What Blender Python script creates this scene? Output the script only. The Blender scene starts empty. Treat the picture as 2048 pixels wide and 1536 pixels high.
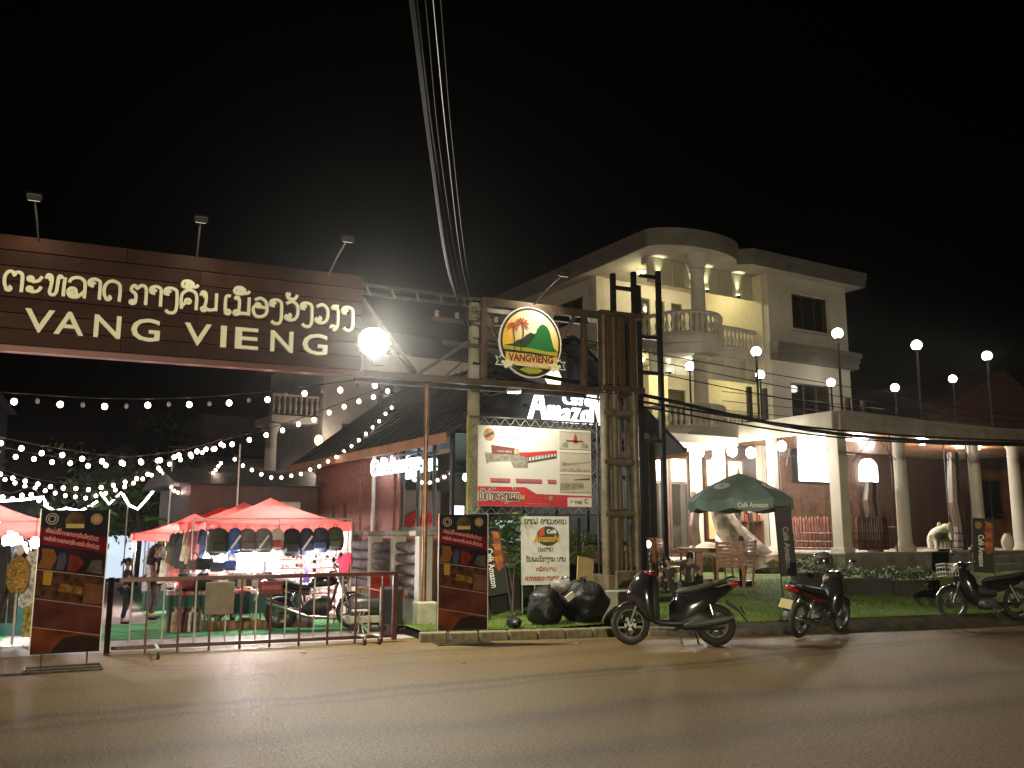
import bpy, math, random
from mathutils import Vector, Matrix
R = math.radians
random.seed(7)
SC = bpy.context.scene
C = SC.collection
PI = math.pi

# ---------------------------------------------------------------- camera, sky, exposure
cd = bpy.data.cameras.new('camera')
cam = bpy.data.objects.new('camera', cd); C.objects.link(cam)
cam.location = (0, 0, 1.62)
cam.rotation_euler = (R(90) + math.atan(302 / 1800.), 0, R(-24))
cd.sensor_width = 36; cd.lens = 36 * 1800 / 2048.; cd.clip_end = 900; cd.clip_start = .05
SC.camera = cam
w = bpy.data.worlds.new('World'); SC.world = w; w.use_nodes = True
wn = w.node_tree; bg = wn.nodes['Background']
sky = wn.nodes.new('ShaderNodeTexSky'); sky.sky_type = 'NISHITA'; sky.sun_disc = False
sky.sun_elevation = R(-6.5); sky.sun_rotation = R(200)
wn.links.new(sky.outputs[0], bg.inputs[0]); bg.inputs[1].default_value = .10
vs = SC.view_settings; vs.view_transform = 'Standard'; vs.look = 'None'; vs.exposure = 0; vs.gamma = 1
cy = SC.cycles
cy.use_denoising = True; cy.max_bounces = 6; cy.diffuse_bounces = 3; cy.glossy_bounces = 3
cy.transmission_bounces = 4; cy.transparent_max_bounces = 8
cy.sample_clamp_indirect = 4; cy.caustics_reflective = False; cy.caustics_refractive = False

# ---------------------------------------------------------------- materials
MATS = {}
def mat(name, col, rough=.6, metal=0., var=.15, scale=6., bump=0., bscale=60., emit=None, es=0., spec=.5, coat=0., alpha=1., trans=0.):
    if name in MATS: return MATS[name]
    m = bpy.data.materials.new(name); m.use_nodes = True; MATS[name] = m
    nt = m.node_tree; b = nt.nodes['Principled BSDF']
    b.inputs['Base Color'].default_value = (*col, 1); b.inputs['Roughness'].default_value = rough
    b.inputs['Metallic'].default_value = metal; b.inputs['Specular IOR Level'].default_value = spec
    if coat: b.inputs['Coat Weight'].default_value = coat; b.inputs['Coat Roughness'].default_value = .08
    if alpha < 1: b.inputs['Alpha'].default_value = alpha
    if trans: b.inputs['Transmission Weight'].default_value = trans
    if emit:
        b.inputs['Emission Color'].default_value = (*emit, 1); b.inputs['Emission Strength'].default_value = es
    if var or bump:
        tc = nt.nodes.new('ShaderNodeTexCoord')
    if var:
        n = nt.nodes.new('ShaderNodeTexNoise'); n.inputs['Scale'].default_value = scale; n.inputs['Detail'].default_value = 5
        nt.links.new(tc.outputs['Object'], n.inputs['Vector'])
        mp = nt.nodes.new('ShaderNodeMapRange'); mp.inputs[1].default_value = .3; mp.inputs[2].default_value = .7
        mp.inputs[3].default_value = 1 - var * 1.6; mp.inputs[4].default_value = 1 + var
        nt.links.new(n.outputs['Fac'], mp.inputs[0])
        mx = nt.nodes.new('ShaderNodeVectorMath'); mx.operation = 'SCALE'; mx.inputs[0].default_value = col
        nt.links.new(mp.outputs[0], mx.inputs['Scale']); nt.links.new(mx.outputs[0], b.inputs['Base Color'])
        mr = nt.nodes.new('ShaderNodeMapRange'); mr.inputs[3].default_value = max(.03, rough - .12); mr.inputs[4].default_value = min(1, rough + .12)
        nt.links.new(n.outputs['Fac'], mr.inputs[0]); nt.links.new(mr.outputs[0], b.inputs['Roughness'])
    if bump:
        n2 = nt.nodes.new('ShaderNodeTexNoise'); n2.inputs['Scale'].default_value = bscale; n2.inputs['Detail'].default_value = 4
        nt.links.new(tc.outputs['Object'], n2.inputs['Vector'])
        bp = nt.nodes.new('ShaderNodeBump'); bp.inputs['Strength'].default_value = bump; bp.inputs['Distance'].default_value = .02
        nt.links.new(n2.outputs['Fac'], bp.inputs['Height']); nt.links.new(bp.outputs[0], b.inputs['Normal'])
    return m
def emat(name, col, s):
    return mat(name, col, .4, var=0, emit=col, es=s)

# ---------------------------------------------------------------- mesh builder
class MB:
    def __init__(s): s.v = []; s.f = []; s.mi = []; s.cur = 0
    def add(s, v, f):
        o = len(s.v); s.v += [tuple(p) for p in v]; s.f += [tuple(i + o for i in q) for q in f]; s.mi += [s.cur] * len(f); return s
    def bx(s, x0, x1, y0, y1, z0, z1, T=None):
        v = [Vector((x, y, z)) for z in (z0, z1) for y in (y0, y1) for x in (x0, x1)]
        if T: v = [T @ p for p in v]
        return s.add(v, [(0, 2, 3, 1), (4, 5, 7, 6), (0, 1, 5, 4), (2, 6, 7, 3), (0, 4, 6, 2), (1, 3, 7, 5)])
    def box(s, c, d, rz=0., rx=0., ry=0.):
        T = Matrix.Translation(c) @ Matrix.Rotation(rz, 4, 'Z') @ Matrix.Rotation(ry, 4, 'Y') @ Matrix.Rotation(rx, 4, 'X')
        a, b, e = d[0] / 2, d[1] / 2, d[2] / 2
        return s.bx(-a, a, -b, b, -e, e, T)
    def path(s, pts, r, n=8, closed=False, flat=1.):
        pts = [Vector(p) for p in pts]; k = len(pts); rs = r if isinstance(r, (list, tuple)) else [r] * k
        ring = []; prev = None
        for i, p in enumerate(pts):
            if closed: t = pts[(i + 1) % k] - pts[i - 1]
            else: t = pts[min(i + 1, k - 1)] - pts[max(i - 1, 0)]
            t = t.normalized() if t.length > 1e-9 else Vector((0, 0, 1))
            if prev is None:
                a = Vector((0, 0, 1)) if abs(t.z) < .9 else Vector((1, 0, 0)); u = t.cross(a).normalized()
            else:
                u = prev - t * prev.dot(t); u = u.normalized() if u.length > 1e-6 else t.orthogonal().normalized()
            prev = u; v2 = t.cross(u)
            ring.append([p + (u * math.cos(2 * PI * j / n) + v2 * math.sin(2 * PI * j / n) * flat) * rs[i] for j in range(n)])
        v = [q for g in ring for q in g]; f = []
        for i in range(k if closed else k - 1):
            a, b = i * n, ((i + 1) % k) * n
            for j in range(n): f.append((a + j, a + (j + 1) % n, b + (j + 1) % n, b + j))
        if not closed:
            f.append(tuple(range(n))[::-1]); f.append(tuple(range((k - 1) * n, k * n)))
        return s.add(v, f)
    def tube(s, p, q, r, n=8, r2=None): return s.path([p, q], [r, r if r2 is None else r2], n)
    def lathe(s, prof, n=16, c=(0, 0, 0), T=None, a0=0., a1=2 * PI):
        full = abs(a1 - a0 - 2 * PI) < 1e-6; m = n if full else n + 1
        v = []; f = []
        for r, z in prof:
            for j in range(m):
                a = a0 + (a1 - a0) * j / n; p = Vector((c[0] + r * math.cos(a), c[1] + r * math.sin(a), c[2] + z))
                v.append(T @ p if T else p)
        for i in range(len(prof) - 1):
            for j in range(n):
                k = (j + 1) % m; f.append((i * m + j, i * m + k, (i + 1) * m + k, (i + 1) * m + j))
        return s.add(v, f)
    def ell(s, c, r, nu=12, nv=8, T=None):
        prof = [(math.sin(PI * i / nv), -math.cos(PI * i / nv)) for i in range(nv + 1)]
        v = []; f = []
        for a, z in prof:
            for j in range(nu):
                t = 2 * PI * j / nu; p = Vector((c[0] + r[0] * a * math.cos(t), c[1] + r[1] * a * math.sin(t), c[2] + r[2] * z))
                v.append(T @ p if T else p)
        for i in range(nv):
            for j in range(nu):
                k = (j + 1) % nu; f.append((i * nu + j, i * nu + k, (i + 1) * nu + k, (i + 1) * nu + j))
        return s.add(v, f)
    def prism(s, poly, y0, y1, T=None):
        """polygon in XZ extruded along Y (y0 is the front)"""
        k = len(poly); v = [Vector((x, y0, z)) for x, z in poly] + [Vector((x, y1, z)) for x, z in poly]
        if T: v = [T @ p for p in v]
        f = [tuple(range(k)), tuple(range(2 * k - 1, k - 1, -1))] + [(i, k + i, k + (i + 1) % k, (i + 1) % k) for i in range(k)]
        return s.add(v, f)
    def slab(s, poly, z0, z1):
        k = len(poly); v = [(x, y, z0) for x, y in poly] + [(x, y, z1) for x, y in poly]
        return s.add(v, [tuple(range(k))[::-1], tuple(range(k, 2 * k))] + [(i, (i + 1) % k, k + (i + 1) % k, k + i) for i in range(k)])
    def grid(s, fn, nu, nv):
        v = [fn(i / nu, j / nv) for j in range(nv + 1) for i in range(nu + 1)]
        f = [(j * (nu + 1) + i, j * (nu + 1) + i + 1, (j + 1) * (nu + 1) + i + 1, (j + 1) * (nu + 1) + i) for j in range(nv) for i in range(nu)]
        return s.add(v, f)
    def mesh(s, name, mats, smooth=False):
        me = bpy.data.meshes.new(name); me.from_pydata(s.v, [], s.f)
        mats = mats if isinstance(mats, (list, tuple)) else [mats]
        for m in mats: me.materials.append(m)
        if len(mats) > 1: me.polygons.foreach_set('material_index', s.mi)
        if smooth: me.polygons.foreach_set('use_smooth', [True] * len(me.polygons))
        me.update(); return me
    def obj(s, name, mats, parent=None, smooth=False, bevel=0., loc=None, rz=0.):
        return link(name, s.mesh(name, mats, smooth), parent, bevel, loc, rz)
def link(name, me, parent=None, bevel=0., loc=None, rz=0., rot=None):
    o = bpy.data.objects.new(name, me); C.objects.link(o); o.parent = parent
    if loc is not None: o.location = loc
    o.rotation_euler = rot if rot else (0, 0, rz)
    if bevel:
        b = o.modifiers.new('bevel', 'BEVEL'); b.width = bevel; b.segments = 2; b.limit_method = 'ANGLE'; b.angle_limit = R(40)
    if o.type == 'MESH' and me.polygons and me.polygons[0].use_smooth:
        es = o.modifiers.new('split', 'EDGE_SPLIT'); es.split_angle = R(48)
    return o
def tag(o, label, cat, group=None, kind=None):
    if label: o['label'] = label
    if cat: o['category'] = cat
    if group: o['group'] = group
    if kind: o['kind'] = kind
    return o
def thing(name, label, cat, loc=(0, 0, 0), rz=0., group=None):
    o = bpy.data.objects.new(name, None); C.objects.link(o); o.location = loc; o.rotation_euler = (0, 0, rz)
    o.empty_display_size = .2
    return tag(o, label, cat, group)
def struct(o): o['kind'] = 'structure'; return o
def copy_tree(o, parent=None):
    c = o.copy(); C.objects.link(c); c.parent = parent
    for ch in list(o.children): copy_tree(ch, c)
    return c
def clone(o, label, loc, rz=0., scale=None, group=None):
    c = copy_tree(o); c.location = loc; c.rotation_euler = (0, 0, rz)
    if scale: c.scale = (scale,) * 3 if not isinstance(scale, tuple) else scale
    c['label'] = label
    if group: c['group'] = group
    return c
def lamp(name, kind, loc, power, col=(1, 1, 1), parent=None, size=.1, aim=None, spot=None, blend=.5, sy=None):
    l = bpy.data.lights.new(name, kind); l.energy = power; l.color = col
    if kind == 'AREA':
        l.shape = 'RECTANGLE'; l.size = size; l.size_y = sy or size
    else: l.shadow_soft_size = size
    if kind == 'SPOT': l.spot_size = spot or R(90); l.spot_blend = blend
    o = bpy.data.objects.new(name, l); C.objects.link(o); o.parent = parent; o.location = loc
    if aim is not None: o.rotation_euler = (Vector(aim) - Vector(loc)).to_track_quat('-Z', 'Y').to_euler()
    return o
# ---------------------------------------------------------------- lettering
_tc = {}
def text_mesh(s, size, m, ext=.01, off=0., sx=1., align='LEFT', shear=0., up=False):
    cu = bpy.data.curves.new('lettering', 'FONT'); cu.body = s; cu.size = size; cu.extrude = ext; cu.offset = off; cu.align_x = align; cu.shear = shear
    cu.resolution_u = 3
    o = bpy.data.objects.new('lettering', cu); C.objects.link(o)
    me = bpy.data.meshes.new_from_object(o); bpy.data.objects.remove(o); bpy.data.curves.remove(cu)
    for v in me.vertices: x, y, z = v.co; v.co = (x * sx, -z, y)
    me.materials.clear(); me.materials.append(m); return me
def text(name, s, size, m, parent, loc, ext=.004, off=0., sx=1., align='LEFT', rz=0., shear=0., width=None, ry=0.):
    me = text_mesh(s, size, m, ext, off, sx, align, shear)
    if width:
        xs = [v.co.x for v in me.vertices]; k = width / max(1e-6, max(xs) - min(xs))
        for v in me.vertices: v.co.x *= k
    o = link(name, me, parent, loc=loc, rz=rz); o.rotation_euler = (0, ry, rz); return o
def ci(cx, cy, r, a0=0, a1=360, n=9): return [(cx + r * math.cos(R(a0 + (a1 - a0) * i / (n - 1))), cy + r * math.sin(R(a0 + (a1 - a0) * i / (n - 1)))) for i in range(n)]
LAO = {
 'ຕ': (.78, [ci(.2, .14, .09, 90, -200) + [(.05, .35), (.05, .72), (.18, .95), (.32, .93), (.38, .78), (.45, .93), (.6, .93), (.68, .75), (.68, 0)]]),
 'ະ': (.72, [ci(.2, .7, .09, 0, 330) + [(.28, .58), (.5, .64), (.62, .86)], ci(.2, .2, .09, 0, 330) + [(.28, .08), (.5, .14), (.62, .36)]]),
 'ຫ': (.86, [ci(.14, .84, .08, -90, 200) + [(.12, .98), (.26, .9), (.26, .5), (.22, .12), (.34, .02), (.46, .16), (.5, .6), (.52, .9), (.6, .97), (.66, .84)], [(.76, .94), (.74, .5), (.74, 0)]]),
 'ລ': (.78, [[(.06, .72), (.16, .92), (.4, 1), (.62, .88), (.68, .6), (.68, 0)], ci(.27, .2, .1, 90, 380) + [(.3, .42), (.12, .42), (.05, .22), (.14, .04), (.36, .02), (.52, .14), (.66, .34)]]),
 'າ': (.58, [ci(.17, .74, .09, 0, 300) + [(.06, .7), (.06, .9), (.24, 1), (.44, .92), (.48, .7), (.48, 0)]]),
 'ດ': (.8, [ci(.24, .14, .09, 90, -180) + [(.08, .3), (.08, .7), (.26, .96), (.5, .97), (.68, .75), (.68, 0)]]),
 'ກ': (.8, [ci(.14, .1, .08, 0, 300) + [(.26, .12), (.26, .5), (.08, .68), (.1, .86), (.22, .95), (.3, .8), (.46, .97), (.62, .93), (.68, .7), (.68, 0)]]),
 'ງ': (.68, [ci(.18, .76, .09, 0, 300) + [(.06, .7), (.08, .92), (.3, 1), (.52, .9), (.56, .6), (.56, 0), (.46, -.24), (.24, -.26), (.12, -.14)]]),
 'ຄ': (.82, [ci(.34, .42, .1, 200, -120) + [(.22, .3), (.1, .14), (.1, 0)], [(.1, .02), (.06, .4), (.1, .78), (.34, 1), (.6, .92), (.7, .66), (.7, 0)]]),
 'ນ': (.84, [ci(.14, .84, .08, -90, 200) + [(.12, .98), (.26, .9), (.28, .5), (.24, .2), (.3, .14), (.45, .06), (.66, .12)], [(.72, .98), (.72, .04)], ci(.2, .1, .09, 90, 420)]),
 'ເ': (.38, [[(.3, .94), (.16, .96), (.08, .8), (.08, .2)] + ci(.19, .1, .1, 150, 470)]),
 'ມ': (.86, [ci(.2, .88, .07, -90, 200) + [(.3, .8), (.3, .2)] + ci(.19, .11, .1, 20, 330) + [(.4, .1), (.66, .1)], [(.74, .98), (.74, .02)]]),
 'ອ': (.8, [ci(.28, .62, .09, 180, -120) + [(.1, .52), (.08, .3), (.2, .05), (.44, .02), (.66, .2), (.7, .5), (.62, .84), (.38, 1), (.14, .88)], [(.3, .52), (.5, .54), (.66, .5)]]),
 'ວ': (.74, [ci(.22, .22, .09, 90, -200) + [(.08, .1), (.3, 0), (.54, .1), (.64, .4), (.6, .8), (.36, 1), (.1, .86)]]),
 'ຽ': (.56, [[(.42, 1), (.16, .98), (.14, .86), (.36, .84), (.4, .5), (.38, -.1), (.26, -.3)] + ci(.16, -.2, .1, -60, 200)]),
 'ປ': (.76, [ci(.14, .86, .08, -90, 200) + [(.22, .9), (.14, .5), (.14, .16), (.36, .02), (.6, .14), (.64, .6), (.64, 1.25)]]),
 'ບ': (.76, [ci(.14, .86, .08, -90, 200) + [(.22, .9), (.14, .5), (.14, .16), (.36, .02), (.6, .14), (.64, .6), (.64, 1)]]),
 'ພ': (.86, [ci(.12, .88, .08, -90, 200) + [(.18, .5), (.18, .1), (.3, .05), (.42, .5), (.54, .05), (.7, .1), (.74, .6), (.74, 1)]]),
 'ຟ': (.86, [ci(.12, .88, .08, -90, 200) + [(.18, .5), (.18, .1), (.3, .05), (.42, .5), (.54, .05), (.7, .1), (.74, .6), (.74, 1.3)]]),
 'ຮ': (.76, [[(.68, 1.08), (.5, .9), (.2, .92), (.08, .8), (.2, .66), (.5, .6), (.66, .4), (.6, .1), (.36, 0)] + ci(.2, .14, .1, -60, 200)]),
 'ຊ': (.74, [ci(.16, .8, .08, 0, 300) + [(.3, .9), (.4, .7), (.2, .5), (.12, .2), (.3, .02), (.56, .1), (.62, .5), (.6, 1.08)]]),
 'ຈ': (.74, [ci(.24, .4, .09, 0, 300) + [(.1, .6), (.14, .9), (.4, 1), (.62, .8), (.6, .4), (.6, 0)]]),
 'ໃ': (.5, [[(.36, 0), (.36, .8), (.3, 1.1), (.12, 1.2), (.1, 1.36), (.3, 1.44)]]),
 'ຣ': (.66, [[(.6, 1.05), (.4, .9), (.14, .8), (.2, .6), (.5, .5), (.56, .2), (.36, 0)] + ci(.2, .14, .1, -60, 200)]),
}
LAO['ແ'] = (.72, LAO['ເ'][1] + [[(x + .34, y) for x, y in LAO['ເ'][1][0]]])
UP = {
 'ື': [[(.05, 1.22), (.14, 1.42), (.36, 1.46), (.52, 1.34), (.52, 1.2), (.66, 1.2), (.74, 1.32)], ci(.34, 1.25, .1), [(.05, 1.22), (.2, 1.13), (.5, 1.13)]],
 'ັ': [ci(.16, 1.36, .06, 90, 400) + [(.14, 1.2), (.3, 1.12), (.5, 1.18), (.58, 1.38)]],
 'ີ': [[(.1, 1.16), (.16, 1.36), (.36, 1.42), (.56, 1.3), (.6, 1.16), (.1, 1.14)]],
 '້': [ci(.3, 1.66, .06, 0, 320) + [(.3, 1.56), (.5, 1.58), (.56, 1.7)]],
}
def smooth2(p, sub=3):
    out = []
    for i in range(len(p) - 1):
        a, b, c, d = p[max(i - 1, 0)], p[i], p[i + 1], p[min(i + 2, len(p) - 1)]
        for k in range(sub):
            t = k / sub
            out.append(tuple(.5 * (2 * b[j] + (c[j] - a[j]) * t + (2 * a[j] - 5 * b[j] + 4 * c[j] - d[j]) * t * t + (3 * b[j] - a[j] - 3 * c[j] + d[j]) * t ** 3) for j in (0, 1)))
    out.append(tuple(p[-1])); return out
def ribbon(mb, pts, w, depth, y=0.):
    """flat lettering stroke standing in XZ, facing -Y"""
    k = len(pts); v = []; f = []
    for i, (x, z) in enumerate(pts):
        a, b = pts[max(i - 1, 0)], pts[min(i + 1, k - 1)]
        dx, dz = b[0] - a[0], b[1] - a[1]; l = math.hypot(dx, dz) or 1; nx, nz = -dz / l * w / 2, dx / l * w / 2
        yy = y - depth - i * depth * .004
        v += [(x + nx, yy, z + nz), (x - nx, yy, z - nz), (x - nx, y, z - nz), (x + nx, y, z + nz)]
    for i in range(k - 1):
        a = i * 4
        for j in range(4): f.append((a + j, a + (j + 1) % 4, a + 4 + (j + 1) % 4, a + 4 + j))
    f += [(0, 1, 2, 3)[::-1], tuple(range(4 * k - 4, 4 * k))]
    mb.add(v, f)
def lao_width(s): return sum(.45 if c == ' ' else (0 if c in UP else LAO.get(c, LAO['ບ'])[0]) for c in s)
def lao(name, s, h, m, parent, loc, width=None, wt=.13, depth=.02, each=False, rz=0., ry=0., sub=3):
    kx = (width / lao_width(s)) if width else h; x = 0.; mb = MB(); px = 0.
    T = []
    for c in s:
        if c == ' ': x += .45 * kx; continue
        if c in UP: strokes = UP[c]; ox = px
        else:
            wd, strokes = LAO.get(c, LAO['ບ']); px = x; ox = x
        g = MB() if each else mb
        for st in strokes: ribbon(g, smooth2([(q[0] * kx + (0 if each else ox), q[1] * h) for q in st], sub), wt * h, depth)
        if each: o = g.obj(name, m, parent, loc=Vector(loc) + Vector((ox, 0, 0))); T.append(o)
        if c not in UP: x += wd * kx
    if each: return T
    o = mb.obj(name, m, parent, loc=loc, rz=rz); o.rotation_euler = (0, ry, rz); return o
# ================================================================ SETTING
def nodes_of(m): return m.node_tree, m.node_tree.nodes, m.node_tree.links
def road_material():
    m = mat('asphalt', (.12, .11, .088), .62, var=0, spec=.22); nt, N, L = nodes_of(m); b = N['Principled BSDF']
    g = N.new('ShaderNodeNewGeometry'); sx = N.new('ShaderNodeSeparateXYZ'); L.new(g.outputs['Position'], sx.inputs[0])
    def noise(sc, det=4, ro=.6):
        n = N.new('ShaderNodeTexNoise'); n.inputs['Scale'].default_value = sc; n.inputs['Detail'].default_value = det; n.inputs['Roughness'].default_value = ro
        L.new(g.outputs['Position'], n.inputs['Vector']); return n.outputs['Fac']
    def mth(op, a, b2=None, c=None):
        n = N.new('ShaderNodeMath'); n.operation = op
        for i, x in enumerate((a, b2, c)):
            if x is None: continue
            if isinstance(x, (int, float)): n.inputs[i].default_value = x
            else: L.new(x, n.inputs[i])
        return n.outputs[0]
    big = noise(.45, 5); mid = noise(6, 5); f0 = noise(95, 3, .7); f1 = noise(34, 3, .75); fine = mth('ADD', mth('MULTIPLY', f0, .5), mth('MULTIPLY', f1, .5))
    wob = mth('MULTIPLY', mth('SUBTRACT', big, .5), 1.3)
    tot = None
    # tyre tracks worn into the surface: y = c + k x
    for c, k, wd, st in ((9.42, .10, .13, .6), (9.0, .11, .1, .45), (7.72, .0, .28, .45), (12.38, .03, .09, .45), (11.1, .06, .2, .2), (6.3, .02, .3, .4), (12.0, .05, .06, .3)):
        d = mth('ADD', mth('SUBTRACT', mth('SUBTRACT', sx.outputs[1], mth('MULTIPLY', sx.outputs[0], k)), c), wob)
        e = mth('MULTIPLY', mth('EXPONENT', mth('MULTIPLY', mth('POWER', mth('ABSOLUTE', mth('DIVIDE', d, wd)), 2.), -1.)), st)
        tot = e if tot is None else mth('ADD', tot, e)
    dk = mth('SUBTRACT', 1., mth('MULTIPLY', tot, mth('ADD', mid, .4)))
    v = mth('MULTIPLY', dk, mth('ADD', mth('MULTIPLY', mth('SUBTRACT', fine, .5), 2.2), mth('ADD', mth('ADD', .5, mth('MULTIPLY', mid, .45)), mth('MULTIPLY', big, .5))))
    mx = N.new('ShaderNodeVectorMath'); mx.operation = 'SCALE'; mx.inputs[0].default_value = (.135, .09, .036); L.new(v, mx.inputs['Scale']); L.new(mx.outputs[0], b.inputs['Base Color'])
    mr = N.new('ShaderNodeMapRange'); mr.inputs[1].default_value = .4; mr.inputs[2].default_value = .6; mr.inputs[3].default_value = .75; mr.inputs[4].default_value = .34; L.new(fine, mr.inputs[0]); L.new(mr.outputs[0], b.inputs['Roughness'])
    bp = N.new('ShaderNodeBump'); bp.inputs['Strength'].default_value = .8; bp.inputs['Distance'].default_value = .02; L.new(fine, bp.inputs['Height']); L.new(bp.outputs[0], b.inputs['Normal'])
    return m
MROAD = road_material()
EDGE = [(4.45, 13.5), (6.2, 13.18), (8.0, 12.95), (9.6, 12.15), (12.1, 12.0), (15.5, 11.7), (24, 11.2), (60, 9.5)]
def edge_y(x):
    if x <= EDGE[0][0]: return EDGE[0][1]
    for (a, b), (c, d) in zip(EDGE, EDGE[1:]):
        if x <= c: return b + (d - b) * (x - a) / (c - a)
    return EDGE[-1][1]
def street_z(y): return -.02 * max(0, y - 14.6)
def cl(t): return max(0., min(1., t))
def lawn_z(x, y):
    t = cl((y - 12.4) / 4.2); s = cl((x - 6.5) / 3.); t = t * t * (3 - 2 * t)
    return .14 + .06 * s + .42 * t * s
g = MB(); g.grid(lambda u, v: ((u - .5) * 900, (v - .5) * 900 + 100, -.95), 6, 6)
struct(g.obj('ground', mat('earth', (.035, .03, .024), .95, var=.3, scale=.6)))
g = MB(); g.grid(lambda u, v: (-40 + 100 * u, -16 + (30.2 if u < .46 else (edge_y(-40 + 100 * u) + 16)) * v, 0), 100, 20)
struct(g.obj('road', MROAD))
g = MB(); g.grid(lambda u, v: (-8.5 + 14.5 * u, 14.19 + 46 * v, street_z(14.19 + 46 * v) + .004), 10, 40)
struct(g.obj('market_street', mat('street_concrete', (.26, .24, .21), .8, var=.2, scale=3, bump=.3, bscale=40)))
MCARP = mat('green_carpet', (.03, .2, .055), .95, var=.2, scale=5, bump=.5, bscale=180)
for i, (x0, x1, y0, y1) in enumerate(((-6.8, -1.4, 15.2, 40), (.05, 4.55, 15.95, 17.45), (.1, 4.5, 17.55, 19.4), (.9, 4.5, 19.5, 40))):
    g = MB(); g.grid(lambda u, v: (x0 + (x1 - x0) * u, y0 + (y1 - y0) * v, street_z(y0 + (y1 - y0) * v) + .014 + .005 * math.sin(u * 25 + i) * math.sin(v * 19)), 30, 12)
    struct(g.obj('green_carpet', MCARP))
# raised lawn of short turf
def turf():
    m = mat('turf', (.1, .165, .02), .95, var=.3, scale=2.2, bump=1., bscale=150); return m
MTURF = turf()
g = MB()
def lf(u, v):
    x = 4.6 + 25 * u; y0 = edge_y(x) + .3; y = y0 + (23.2 - y0) * v * v ** .4
    return (x, y, lawn_z(x, y) + .012 * math.sin(x * 3.1) * math.sin(y * 2.3))
g.grid(lf, 60, 30); struct(g.obj('lawn', MTURF, smooth=True))
g = MB()   # blades along the front edge and over the near lawn
for i in range(26000):
    x = random.uniform(4.6, 17); y = edge_y(x) + .28 + random.random() ** 2.2 * 4.5; z = lawn_z(x, y)
    h = random.uniform(.02, .05); a = random.uniform(0, PI); dx, dy = math.cos(a) * .006, math.sin(a) * .006; lx, ly = random.uniform(-.02, .02), random.uniform(-.02, .02)
    g.add([(x - dx, y - dy, z), (x + dx, y + dy, z), (x + lx, y + ly, z + h)], [(0, 1, 2)])
tag(g.obj('grass', mat('grass_blade', (.12, .19, .025), .8, var=0)), 'short green turf blades covering the raised lawn', 'grass', kind='stuff')
# dirt verge between road and lawn on the right
g = MB()
def vf(u, v):
    x = 8.2 + 22 * u; y = edge_y(x) - .05 + .38 * v
    z = .006 + (lawn_z(x, edge_y(x) + .33) + .004) * (v ** .6) + .02 * math.sin(x * 9 + v * 5) * math.sin(x * 4.3) * v * (1 - v) * 4
    return (x, y, z)
g.grid(vf, 120, 8); struct(g.obj('verge', mat('verge_soil', (.05, .042, .028), .97, var=.4, scale=5, bump=.9, bscale=30)))
# kerb stones
kb = bpy.data.objects.new('kerb', None); C.objects.link(kb); struct(kb)
MKERB = mat('kerb_stone', (.17, .15, .09), .85, var=.3, scale=9, bump=.4, bscale=40)
x = 4.5; k = 0
while x < 8.3:
    L_ = .46; xm = x + L_ / 2; dy = edge_y(x + L_) - edge_y(x)
    g = MB(); g.box((0, 0, 0), (L_ - .015, .2, .2)); g.obj('kerb_stone', MKERB, kb, bevel=.02, loc=(xm, edge_y(xm) + .14, .045 + random.uniform(-.01, .01)), rz=math.atan2(dy, L_) + random.uniform(-.02, .02))
    x += L_; k += 1
# roadside street lamp that lights the carriageway
t = thing('street_lamp', 'grey street lamp on the near pavement behind the road', 'street lamp', (-4.5, -13, 0))
g = MB(); g.path([(0, 0, 0), (0, 0, 3.1), (.2, .4, 3.6), (.7, 1.5, 3.8)], [.09, .06, .05, .04], 10); g.obj('pole', mat('galvanised', (.35, .36, .37), .45, .8), t, True)
g = MB(); g.box((.85, 1.85, 3.8), (.26, .7, .1), rz=-.4); g.obj('lamp_head', MATS['galvanised'], t, bevel=.03)
lamp('street_light', 'SPOT', (.85, 1.85, 3.7), 20000, (1, .85, .57), t, .2, aim=(14, 24, 1.5), spot=R(120), blend=.8)
# crushed cups, leaves and scraps on the road edge
rl_ = random.Random(12)
for i, (x, y, lb, c) in enumerate(((5.9, 12.7, 'crumpled white paper scrap on the road below the kerb banner', (.6, .58, .5)), (9.0, 12.1, 'tiny white wrapper on the road behind the front scooter', (.6, .6, .55)), (2.6, 12.9, 'brown dry leaf lying before the barrier', (.12, .07, .03)), (4.3, 11.2, 'brown dry leaf lying on the open road', (.14, .08, .03)), (6.6, 12.4, 'flattened drink can beside the kerb stones', (.4, .1, .08)), (10.0, 10.6, 'dry leaf on the road near the second motorbike', (.12, .08, .03)))):
    g = MB(); n_ = 7; g.add([(.06 * math.cos(2 * PI * k / n_) * rl_.uniform(.6, 1.2), .04 * math.sin(2 * PI * k / n_) * rl_.uniform(.6, 1.2), .008 + rl_.uniform(0, .02)) for k in range(n_)] + [(0, 0, .03)], [(k, (k + 1) % n_, n_) for k in range(n_)] + [tuple(range(n_))[::-1]])
    tag(g.obj('drink_can' if 'can' in lb else ('dry_leaf' if 'leaf' in lb else 'paper_scrap'), mat('litter_%d' % i, c, .8, var=.2), loc=(x, y, .0), rz=rl_.uniform(0, 6)), lb, 'can' if 'can' in lb else ('leaf' if 'leaf' in lb else 'paper'), 'scraps on the road')
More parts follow.
